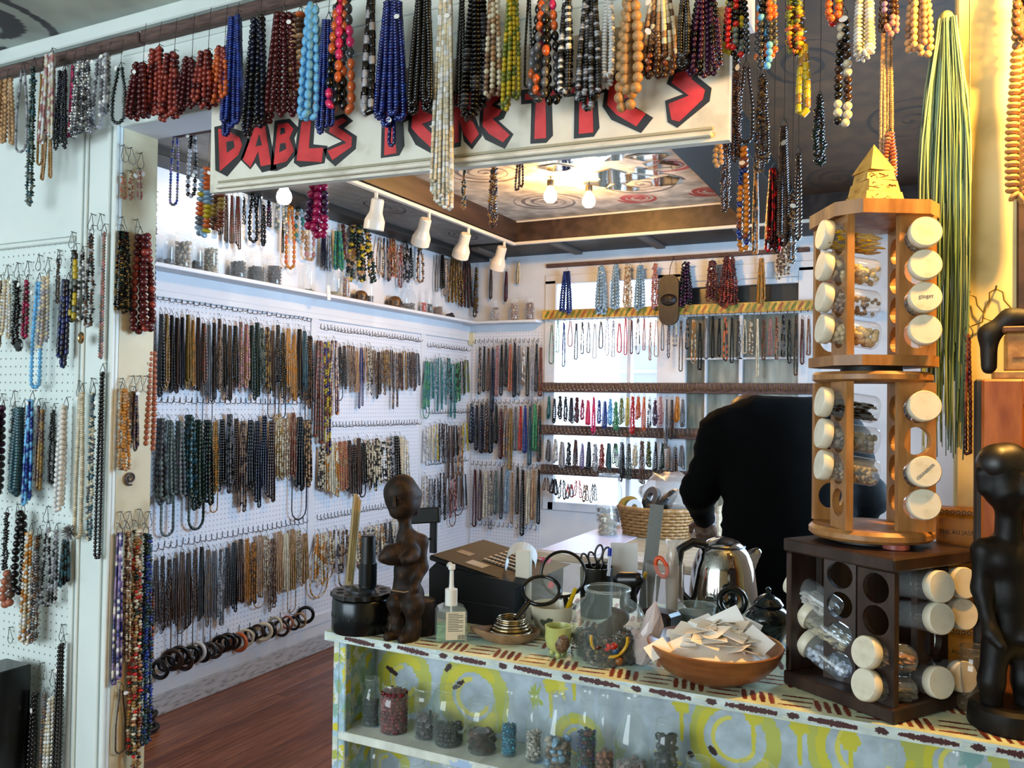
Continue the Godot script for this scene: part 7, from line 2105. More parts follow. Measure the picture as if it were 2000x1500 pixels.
func beads() -> void:
	tri(mt("carved_bone", Color.WHITE, 0.45), noisetex(0.09, [Color(0.22, 0.14, 0.08), Color(0.62, 0.47, 0.30), Color(0.70, 0.55, 0.37), Color(0.74, 0.60, 0.42)], 128, 128, 2, 77), Vector3.ONE * 20, false)
	var z := FZ + 0.045
	cord_y = 2.528
	rowZ(z, [
		[15, 158, 290, 44, 4, 9, "round", "TJ", "satin", 1], [47, 135, 304, 24, 1, 5, "tube", "ES", "satin", 1], [68, 130, 405, 13, 1, 9, "chip", "GqgG", "satin", 1], [84, 145, 330, 12, 1, 5, "seed", "y", "satin", 1],
		[103, 108, 285, 36, 5, 7, "seed", "WIp", "satin", 1], [98, 262, 362, 30, 2, 5, "seed", "yT", "satin", 1], [127, 140, 295, 32, 5, 6, "chip", "KN", "gloss", 1], [146, 130, 272, 14, 2, 5, "seed", "VPM", "satin", 1],
		[166, 120, 280, 40, 4, 9, "chip", "SWE", "metal", 1], [196, 115, 252, 22, 1, 9, "round", "ES", "satin", 1], [215, 108, 236, 18, 2, 9, "round", "SEW", "satin", 1], [237, 132, 255, 30, 1, 8, "round", "GKe", "gloss", 1],
	], "along the brown rail on the mint wall", "strands on the mint wall rail", 0.02)
	# header rail over the sign
	var zs := FZ + 0.075
	rowZ(zs, [
		[281, 128, 240, 44, 4, 11, "round", "R", "gloss", 1], [312, 98, 236, 40, 4, 10, "round", "RCC", "gloss", 1], [342, 107, 236, 42, 4, 11, "round", "CCR", "gloss", 1], [376, 118, 222, 40, 4, 10, "round", "RR", "gloss", 1], [408, 103, 216, 40, 4, 11, "round", "RRC", "gloss", 1], [440, 98, 212, 40, 4, 11, "round", "CO", "gloss", 1],
		[465, 37, 262, 40, 4, 10, "disc", "BD", "satin", 1], [510, 40, 266, 46, 4, 11, "round", "KN", "gloss", 1], [556, 27, 250, 58, 4, 12, "chip", "RR", "gloss", 2], [588, 27, 205, 26, 1, 22, "disc", "OHTu", "satin", 2],
		[616, 20, 258, 40, 3, 14, "oval", "Z", "matte", 2], [643, 42, 270, 30, 3, 9, "disc", "BD", "gloss", 1], [674, 3, 230, 60, 3, 16, "oval", "POKeO", "satin", 2],
		[731, -6, 232, 32, 2, 13, "tube", "KKS", "gloss", 1], [772, 8, 262, 58, 5, 12, "disc", "DDB", "gloss", 1], [768, 230, 292, 14, 1, 8, "tube", "D", "gloss", 1], [832, -8, 222, 50, 4, 12, "disc", "K", "gloss", 1],
		[874, -20, 412, 44, 7, 8, "tube", "IIW", "satin", 1], [905, -10, 226, 22, 2, 7, "round", "K", "gloss", 1], [938, -10, 240, 52, 3, 18, "disc", "KKe", "gloss", 2], [968, -10, 215, 36, 3, 11, "round", "tIT", "gloss", 2],
		[1003, -10, 222, 34, 3, 10, "round", "YYL", "satin", 1], [1034, -10, 196, 14, 1, 6, "seed", "K", "gloss", 1], [1070, -14, 214, 60, 3, 15, "oval", "OPKeE", "satin", 2], [1112, -10, 202, 26, 2, 13, "disc", "KeW", "satin", 1],
		[1156, -10, 222, 50, 4, 12, "disc", "KeS", "satin", 1], [1193, -10, 184, 30, 2, 13, "disc", "W", "matte", 2], [1238, -24, 224, 56, 2, 21, "round", "J", "matte", 2, " with drilled dots"],
		[1290, -20, 132, 64, 6, 10, "tube", "IITu", "satin", 1], [1290, 60, 160, 60, 3, 13, "round", "UHu", "gloss", 1], [1380, -20, 158, 66, 4, 11, "round", "MKM", "gloss", 1], [1340, -20, 140, 26, 2, 12, "disc", "Ke", "gloss", 1],
	], "from the jamb along the header rail", "strands on the header rail", 0.02, 1.18)
	rowZ(FZ + 0.06, [
		[1440, -60, 120, 56, 4, 12, "round", "eKYrgK", "gloss", 1], [1500, -60, 142, 50, 3, 14, "round", "KeOgZ", "gloss", 2], [1556, -60, 112, 40, 4, 13, "chip", "YLOH", "satin", 1], [1570, 96, 243, 16, 1, 14, "tube", "Yy", "satin", 1],
		[1632, -60, 48, 36, 3, 15, "round", "OOrY", "gloss", 2], [1648, 30, 246, 22, 1, 17, "tube", "KKUI", "gloss", 2], [1690, -60, 120, 46, 3, 16, "disc", "IW", "matte", 2], [1737, -60, 74, 44, 3, 12, "round", "uFpU", "gloss", 1],
		[1725, 54, 330, 8, 1, 6, "tube", "J", "satin", 1], [1738, 72, 362, 12, 1, 8, "disc", "JT", "satin", 1], [1738, 262, 366, 22, 1, 14, "disc", "Jh", "satin", 2], [1796, -60, 120, 60, 3, 14, "round", "Jt", "matte", 2],
	], "along the hook rail beside the cream post", "strands beside the cream post", 0.02)
	rowZ(FZ + 0.05, [[1992, 100, 405, 28, 1, 26, "disc", "J", "matte", 2, " with drilled dots"], [1996, -40, 98, 30, 2, 18, "round", "ut", "gloss", 2], [1891, 652, 905, 10, 1, 8, "seed", "HR", "satin", 1]], "hung on the cream wall", "strands on the cream wall")
	raffia()
	cord_y = -1.0
	# mint pegboard bay, four rows
	var zp := FZ + 0.025
	rowZ(zp, [
		[3, 548, 690, 8, 1, 5, "seed", "uy", "satin", 1], [18, 546, 664, 28, 3, 7, "pearl", "WI", "satin", 1], [38, 548, 690, 13, 1, 11, "chip", "K", "gloss", 1], [55, 546, 664, 13, 1, 9, "round", "RV", "gloss", 1], [78, 550, 765, 22, 1, 9, "round", "Z", "satin", 1], [95, 540, 686, 24, 3, 8, "pearl", "IS", "satin", 1],
		[116, 505, 596, 8, 1, 5, "chip", "ue", "satin", 1], [135, 546, 716, 20, 3, 8, "tube", "NND", "satin", 1], [149, 488, 646, 12, 1, 10, "tube", "KKYg", "satin", 1], [163, 492, 628, 14, 1, 6, "round", "KEW", "satin", 1], [181, 455, 646, 16, 1, 9, "chip", "ueKS", "satin", 1], [205, 455, 700, 8, 1, 6, "round", "tpE", "gloss", 1],
	], "from the casing-side end of the pegboard bay's top row", "strands on the mint pegboard")
	rowZ(zp, [
		[8, 796, 976, 24, 2, 14, "round", "UMe", "satin", 1], [30, 798, 968, 12, 1, 9, "chip", "Kq", "gloss", 1], [48, 795, 970, 27, 2, 12, "disc", "q", "gloss", 1], [65, 780, 1002, 18, 3, 7, "seed", "ZB", "satin", 1], [77, 792, 958, 8, 1, 5, "seed", "Nu", "satin", 1], [88, 800, 968, 20, 2, 7, "seed", "uy", "satin", 1],
		[107, 800, 950, 14, 1, 8, "chip", "K", "gloss", 1], [131, 793, 1016, 22, 2, 10, "pearl", "W", "satin", 1], [162, 766, 1052, 18, 1, 9, "disc", "I", "satin", 1], [184, 766, 1068, 12, 1, 8, "chip", "qEI", "satin", 1], [202, 728, 1094, 14, 1, 8, "round", "KK", "gloss", 1],
	], "along the pegboard bay's second row", "strands on the mint pegboard")
	rowZ(zp, [
		[16, 1000, 1118, 10, 1, 8, "chip", "K", "gloss", 1], [47, 996, 1172, 26, 1, 15, "round", "K", "gloss", 2], [63, 1038, 1266, 20, 3, 8, "pearl", "IAW", "satin", 1], [79, 1044, 1262, 16, 2, 8, "chip", "tSE", "metal", 1], [96, 1030, 1190, 20, 1, 8, "chip", "KS", "gloss", 1], [112, 1034, 1178, 12, 1, 8, "round", "SEK", "satin", 1], [132, 1052, 1146, 18, 4, 6, "seed", "Kq", "satin", 1], [22, 1112, 1185, 24, 1, 16, "chip", "hu", "matte", 2],
	], "along the pegboard bay's third row", "strands on the mint pegboard")
	rowZ(zp, [
		[40, 1338, 1470, 14, 2, 6, "round", "Ke", "gloss", 1], [57, 1350, 1500, 10, 1, 7, "chip", "eE", "satin", 1], [75, 1352, 1520, 20, 2, 9, "round", "K", "gloss", 1], [88, 1358, 1520, 10, 1, 6, "round", "tE", "satin", 1], [106, 1360, 1530, 20, 3, 8, "pearl", "WI", "satin", 1], [125, 1258, 1530, 16, 2, 8, "round", "KK", "gloss", 1],
	], "along the pegboard bay's lowest row", "strands on the mint pegboard")
	bay_extras()
	# jamb of the opening
	var xj := JX + 0.012
	rowX(xj, [
		[240, 345, 392, 14, 1, 6, "chip", "hT", "satin", 1], [255, 340, 395, 10, 1, 6, "chip", "Ih", "satin", 1], [272, 335, 390, 12, 1, 6, "round", "Ip", "satin", 1],
		[238, 452, 612, 30, 5, 7, "chip", "yUGK", "metal", 1], [273, 458, 650, 40, 3, 15, "chip", "RRC", "gloss", 2], [238, 760, 930, 16, 2, 9, "chip", "AT", "satin", 1], [262, 764, 880, 22, 4, 5, "seed", "uMKt", "satin", 1],
		[232, 1040, 1348, 20, 4, 6, "seed", "DFWF", "satin", 1], [247, 1036, 1300, 14, 3, 6, "chip", "TuI", "satin", 1], [264, 1034, 1520, 22, 3, 9, "chip", "TyrGIH", "satin", 1], [284, 1040, 1490, 12, 2, 9, "chip", "qBG", "satin", 1], [236, 1345, 1486, 22, 1, 4, "seed", "U", "satin", 1],
	], "from the front edge of the beige jamb", "strands on the beige jamb")
	var zj := FZ - 0.15
	rowZ(zj, [[302, 470, 645, 20, 3, 11, "round", "KND", "gloss", 1], [303, 690, 884, 15, 2, 11, "round", "h", "satin", 1], [303, 380, 462, 22, 3, 6, "chip", "pM", "metal", 1], [303, 240, 400, 9, 1, 6, "seed", "pH", "satin", 1], [300, 1150, 1300, 12, 2, 7, "round", "OHK", "satin", 1]], "down the inner jamb edge", "strands on the inner jamb edge")
	# hanging inside the opening, behind the sign
	tag(piece("hook_rail", Vector3(-2.1, 2.30, FZ - 0.165), Vector3(-0.4, 2.33, FZ - 0.1315), mats["strip"], self, 0.003), "brown hook rail on the inner side of the header", "rail", "hook rails")
	cord_y = 2.315
	rowZ(FZ - 0.175, [
		[345, 235, 408, 18, 1, 6, "round", "FBE", "gloss", 1], [380, 240, 400, 20, 1, 9, "round", "eKS", "gloss", 1], [407, 330, 468, 20, 1, 19, "disc", "OYEz", "satin", 2], [433, 340, 455, 16, 1, 17, "disc", "HuNy", "satin", 2], [632, 330, 466, 46, 3, 16, "round", "VVM", "gloss", 2], [908, 330, 410, 10, 1, 6, "chip", "GA", "gloss", 1],
		[968, 312, 448, 18, 2, 8, "chip", "HAu", "gloss", 1], [1018, 300, 378, 24, 2, 6, "round", "tH", "satin", 1], [1404, 278, 330, 22, 1, 11, "round", "J", "matte", 2],
	], "behind the sign from the jamb", "strands behind the sign")
	tag(piece("hanging_pole", Vector3(-0.9, 2.575, -2.225), Vector3(0.25, 2.6, -2.2), mats["dark"], self, 0.003), "dark pole under the ceiling carrying brown strands", "pole")
	cord_y = 2.58
	rowZ(-2.195, [
		[1440, 110, 330, 26, 3, 8, "chip", "UUu", "gloss", 1], [1458, 130, 300, 34, 1, 8, "round", "U", "gloss", 1], [1455, 290, 492, 26, 2, 11, "round", "AAAHB", "gloss", 2], [1490, 150, 345, 34, 3, 8, "chip", "Uuy", "gloss", 1], [1478, 330, 500, 14, 2, 6, "seed", "UtA", "satin", 1], [1512, 330, 496, 36, 5, 7, "seed", "RRrU", "metal", 1],
		[1532, 250, 480, 16, 2, 10, "disc", "Uu", "satin", 1], [1548, 380, 520, 18, 3, 7, "chip", "uUT", "gloss", 1], [1602, 190, 330, 16, 2, 10, "chip", "GU", "satin", 1], [1420, 240, 420, 14, 2, 8, "chip", "Uu", "gloss", 1], [1560, 300, 470, 10, 1, 8, "round", "Uu", "gloss", 1],
	], "in the cluster under the dark ceiling beam", "strands under the dark beam", 0.0)
	cord_y = -1.0
	# long wall above the shelf
	rowX(LX + 0.03, [
		[430, 385, 470, 10, 2, 4, "seed", "UK", "satin", 0], [441, 382, 480, 8, 2, 4, "seed", "U", "satin", 0], [452, 382, 484, 8, 2, 4, "seed", "UR", "satin", 0], [463, 384, 492, 10, 3, 4, "seed", "RU", "satin", 0], [476, 385, 448, 6, 1, 5, "chip", "K", "satin", 0], [493, 378, 486, 20, 1, 8, "oval", "K", "gloss", 1], [506, 372, 460, 14, 1, 5, "seed", "K", "satin", 1], [513, 400, 485, 10, 1, 7, "oval", "K", "gloss", 1], [524, 392, 450, 8, 1, 7, "round", "KM", "gloss", 0],
		[545, 388, 458, 20, 2, 6, "round", "SIg", "gloss", 1], [552, 430, 496, 5, 1, 4, "seed", "K", "satin", 0], [566, 396, 542, 20, 1, 7, "oval", "AO", "satin", 1], [583, 398, 478, 20, 1, 9, "round", "QzTG", "satin", 1], [604, 408, 514, 20, 1, 8, "oval", "pTI", "satin", 1], [630, 462, 528, 10, 3, 4, "seed", "N", "satin", 0], [640, 460, 536, 16, 4, 3, "seed", "SE", "metal", 0], [656, 452, 530, 12, 2, 7, "disc", "QX", "gloss", 1],
		[668, 438, 512, 10, 2, 6, "chip", "HuM", "satin", 0], [697, 432, 552, 46, 5, 10, "chip", "GGKYT", "gloss", 1], [741, 462, 536, 15, 1, 5, "round", "It", "satin", 0], [752, 466, 556, 14, 2, 4, "seed", "Nt", "satin", 0], [764, 466, 552, 14, 3, 5, "chip", "HyO", "satin", 0], [781, 478, 566, 8, 1, 6, "chip", "Hp", "satin", 0], [791, 472, 552, 11, 2, 6, "chip", "eSK", "satin", 0],
		[801, 484, 546, 8, 1, 6, "round", "K", "gloss", 0], [809, 482, 552, 5, 1, 3, "seed", "z", "satin", 0], [819, 478, 554, 14, 1, 6, "chip", "UTy", "satin", 0], [852, 498, 572, 6, 1, 4, "seed", "E", "satin", 0], [862, 498, 572, 8, 2, 5, "round", "K", "satin", 0], [870, 504, 580, 10, 2, 4, "chip", "TE", "satin", 0], [888, 505, 596, 28, 6, 4, "seed", "yyTu", "metal", 0], [910, 512, 602, 22, 5, 4, "seed", "UKR", "satin", 0],
	], "from the opening above the long shelf", "strands above the long shelf")
	rowZ(BZ + 0.03, [[932, 522, 622, 14, 2, 5, "round", "yS", "metal", 0], [960, 520, 592, 6, 1, 4, "seed", "U", "satin", 0], [990, 530, 592, 8, 2, 4, "seed", "RM", "satin", 0], [1014, 512, 555, 12, 3, 4, "seed", "I", "satin", 0]], "from the corner above the corner shelf", "strands above the corner shelf")
	# pegboard rows on the long wall
	var xw := LX + 0.035
	var p1 := "from the jamb, "
	var g1 := "strands on the long pegboards"
	dense(0, xw, 304, 606, 1.885, 1.50, ["K", "yT", "K", "U", "KN", "y", "yA", "U", "Hu", "E", "KU", "tu", "K", "*U", "K", "tp", "Tp", "G", "GG", "Gg", "yU", "U", "eK", "K", "AT", "TA", "K", "q", "uK"], p1 + "first panel top row", g1, ["round", "seed", "disc", "seed"], 4.4, 4)
	dense(0, xw, 412, 606, 1.405, 1.01, ["yA", "K", "KE", "U", "*Ut", "K", "*KN", "N", "*U", "yI", "It", "Ht", "*K", "KT"], p1 + "first panel second row", g1, ["round", "disc", "seed", "round"], 5.0, 4)
	dense(0, xw, 300, 412, 1.405, 0.99, ["ge", "g", "gE", "Gq", "G", "GK"], p1 + "first panel second row, large beads", g1, ["round"], 9.0, 3)
	dense(0, xw, 304, 606, 0.755, 0.40, ["U", "U", "Uu", "U", "u", "U", "Uu", "eK", "tE", "E", "ES", "e", "K", "uU", "A", "AU", "Tt", "It", "ut", "T", "I", "yT", "tI", "Ty"], p1 + "first panel third row", g1, ["seed", "seed", "chip", "disc"], 4.0, 4)
	dense(0, xw, 612, 656, 1.84, 1.30, ["Hu", "*HDYu", "HTR"], p1 + "second panel near post", g1, ["tube", "round"], 6.0, 2, 0.1)
	dense(0, xw, 656, 816, 1.825, 1.53, ["K", "KU", "t", "tu", "T", "*D", "uT", "*IK", "tu", "U", "yu", "uy", "U", "*tU", "uU", "y", "U", "uU", "e"], p1 + "second panel top row", g1, ["seed", "seed", "round", "chip"], 3.6, 2)
	dense(0, xw, 622, 795, 1.245, 0.925, ["IK", "IA", "I", "IA", "Th", "Th", "U", "UK", "U", "K", "UI", "KI", "KI", "KW", "KI", "KS", "K", "*I", "IW"], p1 + "second panel second row", g1, ["round", "disc", "round"], 4.8, 3)
	dense(0, xw, 618, 800, 0.70, 0.44, ["*IA", "IT", "UI", "TU", "I", "uA", "KI", "IT", "e", "I", "UT"], p1 + "second panel third row", g1, ["chip", "chip", "round"], 6.0, 2)
	dense(0, xw, 826, 912, 1.80, 1.50, ["*QX", "Q", "Qz", "*Q", "zQ", "QG", "*Q", "GX", "G", "Lg"], p1 + "corner panel top row", g1, ["seed", "chip", "round"], 3.6, 2)
	dense(0, xw, 826, 912, 1.32, 1.02, ["WS", "I", "IY", "KU", "U", "*Uu", "K", "*uT", "Y"], p1 + "corner panel second row", g1, ["chip", "seed", "round"], 3.6, 2)
	dense(0, xw, 826, 912, 0.96, 0.68, ["tI", "E", "K", "*K", "u", "Rp", "u", "e"], p1 + "corner panel third row", g1, ["chip", "seed"], 3.6, 2)
	bangles()
	# far wall pegboard
	var zw := BZ + 0.035
	dense(1, zw, 932, 1060, 1.93, 1.52, ["tK", "K", "Hu", "*N", "p", "K", "eK", "h", "*NK", "E", "tW", "K", "S", "eN", "H"], "from the room corner, far wall top row", "strands on the far pegboard", ["seed", "round", "seed"], 4.2, 1)
	dense(1, zw, 918, 1060, 1.47, 1.08, ["N", "NK", "N", "uU", "*K", "K", "R", "tE", "*y", "E", "r", "B", "*q", "X", "*uG"], "from the room corner, far wall second row", "strands on the far pegboard", ["seed", "round", "seed"], 5.0, 1)
	dense(1, zw, 925, 1060, 0.99, 0.55, ["R", "Mu", "I", "IE", "g", "e", "z", "T", "K", "*K", "I", "T", "K"], "from the room corner, far wall third row", "strands on the far pegboard", ["seed", "round", "pearl"], 4.6, 1)
	# across the far window
	rowZ(BZ + 0.075, [
		[1108, 530, 614, 30, 5, 5, "round", "BBD", "gloss", 1], [1176, 522, 614, 25, 4, 7, "round", "z", "gloss", 1], [1204, 520, 612, 22, 3, 7, "round", "zz", "gloss", 1], [1227, 516, 606, 20, 4, 5, "chip", "IT", "gloss", 1], [1251, 520, 612, 24, 4, 6, "round", "z", "gloss", 1], [1281, 515, 606, 18, 2, 6, "chip", "ph", "gloss", 1],
		[1340, 515, 602, 30, 4, 7, "round", "MK", "gloss", 1], [1392, 510, 592, 28, 4, 6, "chip", "RRH", "gloss", 1], [1424, 503, 602, 42, 7, 6, "chip", "RRHC", "gloss", 1], [1488, 505, 594, 20, 5, 4, "seed", "yA", "satin", 1], [1530, 470, 545, 30, 3, 6, "chip", "utI", "satin", 1],
	], "from the room corner above the leaf rail", "strands above the leaf-painted rail")
	var far := ["round", "chip", "seed"]
	dense(1, BZ + 0.10, 1070, 1335, 2.085, 1.83, ["*GX", "X", "*zB", "C", "e", "eW", "eS", "S", "E", "pE", "SE", "r", "r", "R", "EW", "p", "hT", "Th", "E", "eR", "EI", "*uE"], "along the leaf rail from the room corner", "strands under the leaf-painted rail", far, 3.2, 1, 0.07)
	dense(1, BZ + 0.10, 1335, 1585, 2.075, 1.80, ["tK", "IA", "*K", "E", "K", "K", "UO", "K", "e", "I", "It", "*I", "uH", "p", "*Uh", "KE", "K", "*Ku", "uR", "tH"], "beyond the mask under the leaf rail", "strands under the leaf-painted rail", far, 4.0, 1, 0.08)
	dense(1, BZ + 0.095, 1068, 1340, 1.535, 1.345, ["Q", "eK", "K", "KN", "N", "R", "V", "P", "*P", "B", "B", "Z", "X", "L", "Y", "*r", "O", "*O", "eW", "M", "p", "*E", "*eu", "A", "E"], "from the room corner, upper dark rail", "strands on the dark window rails", far, 4.0, 3, 0.03)
	dense(1, BZ + 0.095, 1068, 1340, 1.225, 1.04, ["E", "SW", "S", "K", "eR", "F", "N", "S", "C", "q", "MX", "*eK", "*gG", "I", "*u", "LK", "K", "G", "tE", "ue", "E"], "from the room corner, middle dark rail", "strands on the dark window rails", far, 4.0, 3, 0.03)
	dense(1, BZ + 0.095, 1062, 1170, 0.935, 0.80, ["u", "eK", "K", "Sr", "r", "Tu", "ue"], "from the room corner, lower dark rail", "strands on the dark window rails", far, 4.0, 2, 0.03)

func raffia() -> void:
	var H := onZ(1848, 44, FZ + 0.03)
	var t := thing("raffia_hank", "long pale green raffia hank hanging beside the cream post", "raffia", H)
	var cols := [Color(0.50, 0.60, 0.46), Color(0.40, 0.52, 0.40), Color(0.30, 0.42, 0.33), Color(0.58, 0.66, 0.54)]
	var s := 1.0 / ppm(H)
	for g in 6:
		var b := MB.new()
		for k in 26:
			var u := rng.randf_range(-1.0, 1.0)
			var L := (H.y - onZ(1845, 880, H.z).y) * rng.randf_range(0.75, 1.02)
			var z := rng.randf_range(-0.012, 0.012)
			var pts := PackedVector3Array()
			var w := 46.0 * s * u
			for j in 11:
				var q := j / 10.0
				pts.append(Vector3(w * smoothstep(-0.25, 0.4, q) * (1.0 - 0.15 * q) - 0.004 * q + sin(q * 7.0 + k) * 0.0025, -L * q, z + 0.012))
			b.tube(pts, rng.randf_range(0.0009, 0.0017), 3, (cols[rng.randi() % 4] as Color).srgb_to_linear())
		put(b.mesh(), vcol("raffia_fibre", 0.5), "fibres", t).set_meta("kind", "stuff")
	var kn := MB.new()
	kn.add(sphere_t(10, 8), TB(Vector3(0, 0.0, 0.012), Vector3.ZERO, Vector3(0.013, 0.016, 0.012)))
	put(kn.mesh(), mt("raffia_knot", Color(0.55, 0.58, 0.40), 0.6), "knot", t)

func bay_extras() -> void:
	var z := FZ + 0.03
	# pendants
	var p := onZ(38, 674, z)
	put(lmesh([Vector2(0, 0), Vector2(0.019, 0.0), Vector2(0.021, 0.003), Vector2(0.016, 0.006), Vector2(0, 0.007)], 20), mt("black_pendant", Color(0.02, 0.02, 0.02), 0.15), "pendant", self, TB(p, Vector3(PI / 2, 0, 0)))
	tag(get_child(-1), "black disc pendant hanging under the black necklace on pegboard", "pendant")
	p = onZ(160, 660, z + 0.01)
	put(lmesh([Vector2(0, 0.004), Vector2(0.008, 0.005), Vector2(0.013, 0.003), Vector2(0.017, 0.006), Vector2(0.018, 0.0)], 8), mt("gold_pendant", Color(0.62, 0.50, 0.34), 0.25, 0.9), "pendant", self, TB(p, Vector3(PI / 2, 0, 0.3)))
	tag(get_child(-1), "gold lozenge pendant beside the door casing", "pendant")
	for k in 4:
		var fb := MB.new()
		fb.tube(ringpts(0.05 - k * 0.003, 22), 0.012, 7, Color.WHITE, true)
		var fp := onY(314, 1425, 0.03)
		tag(put(fb.mesh(), mt("black_rubber", Color(0.02, 0.02, 0.02), 0.45), "black_ring", self, TB(Vector3(LX + 0.12, 0.02 + k * 0.024, fp.z + 0.02 * (k % 2)), Vector3(0.1 * k, 0, 0.12 * k))), ["lowest", "second", "third", "topmost"][k] + " black ring of the pile on the floor by the baseboard", "ring", "black rings on the floor")
	# silver burst
	p = onZ(137, 1040, z + 0.012)
	var b := MB.new()
	for k in 90:
		var d := Vector3(rng.randfn(), rng.randfn(), absf(rng.randfn()) * 0.6).normalized()
		b.tube(PackedVector3Array([d * 0.004, d * 0.024 * rng.randf_range(0.8, 1.1)]), 0.0011, 4)
	tag(put(b.mesh(), mt("silver_spike", Color(0.55, 0.55, 0.56), 0.25, 0.8), "spiked_brooch", self, Transform3D(Basis.IDENTITY, p)), "silver burst of spikes hanging on the pegboard bay", "brooch")
	# spiral amulet on the jamb
	p = onX(255, 934, JX + 0.006)
	b = MB.new()
	var sp := PackedVector3Array()
	for k in 26: sp.append(Vector3(0, sin(k * 0.45), -cos(k * 0.45)) * (0.003 + 0.0007 * k))
	b.tube(sp, 0.0032, 6)
	tag(put(b.mesh(), mt("amulet_brown", Color(0.22, 0.16, 0.14), 0.4), "spiral_amulet", self, Transform3D(Basis.IDENTITY, p)), "brown spiral amulet on the beige jamb", "amulet")
	# black display case at the wall's foot
	p = onZ(14, 1306, FZ + 0.10)
	var c := thing("display_case", "tall black display case standing against the pegboard bay", "case", Vector3(p.x, 0, FZ + 0.10))
	put(boxm(Vector3(0.12, p.y, 0.13), 0.004), mt("case_black", Color(0.02, 0.02, 0.022), 0.25), "case_body", c, T(-0.042, p.y / 2, 0))
	for k in 3: put(boxm(Vector3(0.09, 0.006, 0.002), 0.001), mt("case_trim", Color(0.30, 0.30, 0.30), 0.3, 0.6), "case_trim", c, T(-0.042, p.y - 0.06 - k * 0.05, 0.066))
	# empty wire hooks on bay, casing and jamb
	var n := 0
	for e in [[20, 520], [40, 515], [60, 512], [82, 500], [100, 505], [120, 490], [147, 455], [185, 420], [202, 420], [10, 770], [33, 765], [160, 745], [185, 740], [25, 1225], [127, 1220], [35, 1305], [60, 1300], [85, 1295], [108, 1308], [40, 985], [98, 990], [130, 870]]:
		wire_hook(onZ(e[0], e[1], FZ + 0.004 if e[0] > 143 else FZ - 0.006), Basis.IDENTITY, "empty wire hook on the mint pegboard bay and casing", "empty wire hooks on the mint wall")
	for e in [[237, 285], [252, 290], [272, 300], [235, 425], [264, 430], [236, 740], [257, 735], [270, 735], [284, 735], [233, 1000], [250, 1000], [270, 995], [288, 1000]]:
		wire_hook(onX(e[0], e[1], JX + 0.003), Basis(Vector3.FORWARD, Vector3.UP, Vector3.RIGHT), "empty wire hook on the beige jamb", "empty wire hooks on the jamb")
func wire_hook(p: Vector3, bas: Basis, label: String, group: String) -> void:
	if not tpl.has("wire_hook"):
		var b := MB.new()
		b.tube(PackedVector3Array([Vector3(0, 0, -0.003), Vector3(0, 0.002, 0.014)]), 0.0016, 5)
		var q := PackedVector3Array()
		for v in [[0.0, 0.0], [0.004, -0.006], [0.006, -0.018], [0.013, -0.032], [0.010, -0.044], [0.0, -0.049], [-0.010, -0.044], [-0.013, -0.032], [-0.006, -0.018], [-0.004, -0.006]]: q.append(Vector3(v[0], v[1], 0.010))
		b.tube(q, 0.0011, 5, Color.WHITE, true)
		tpl["wire_hook"] = b.mesh()
	tag(put(tpl["wire_hook"], mt("wire_grey", Color(0.40, 0.40, 0.38), 0.35, 0.6), "wire_hook", self, Transform3D(bas.rotated(bas.z, rng.randf_range(-0.15, 0.15)), p)), label, "hook", group)

func bangles() -> void:
	var seq := "KKUKUKWKeUKKKOIKUIKIUhKTK"
	for k in seq.length():
		var px := lerpf(308, 602, (k + 0.5) / seq.length())
		var p := onX(px, 1240, LX + 0.05)
		p.y = 0.245 + rng.randf_range(-0.015, 0.02)
		var b := MB.new()
		var r := rng.randf_range(0.032, 0.044)
		var q := PackedVector3Array()
		for j in 20: q.append(Vector3(cos(TAU * j / 20) * r, sin(TAU * j / 20) * r, 0))
		b.tube(q, rng.randf_range(0.006, 0.012), 7, Color.WHITE, true)
		var col := hue(seq[k])
		tag(put(b.mesh(), colmat(col, 0.25), "bangle", self, TB(p, Vector3(0, rng.randf_range(0.1, 0.9), 0))), "%s bangle, %s from the jamb along the lowest pegs" % [HUE[seq[k]][1], ordinal(k + 1)], "bangle", "bangles on the lowest pegs")

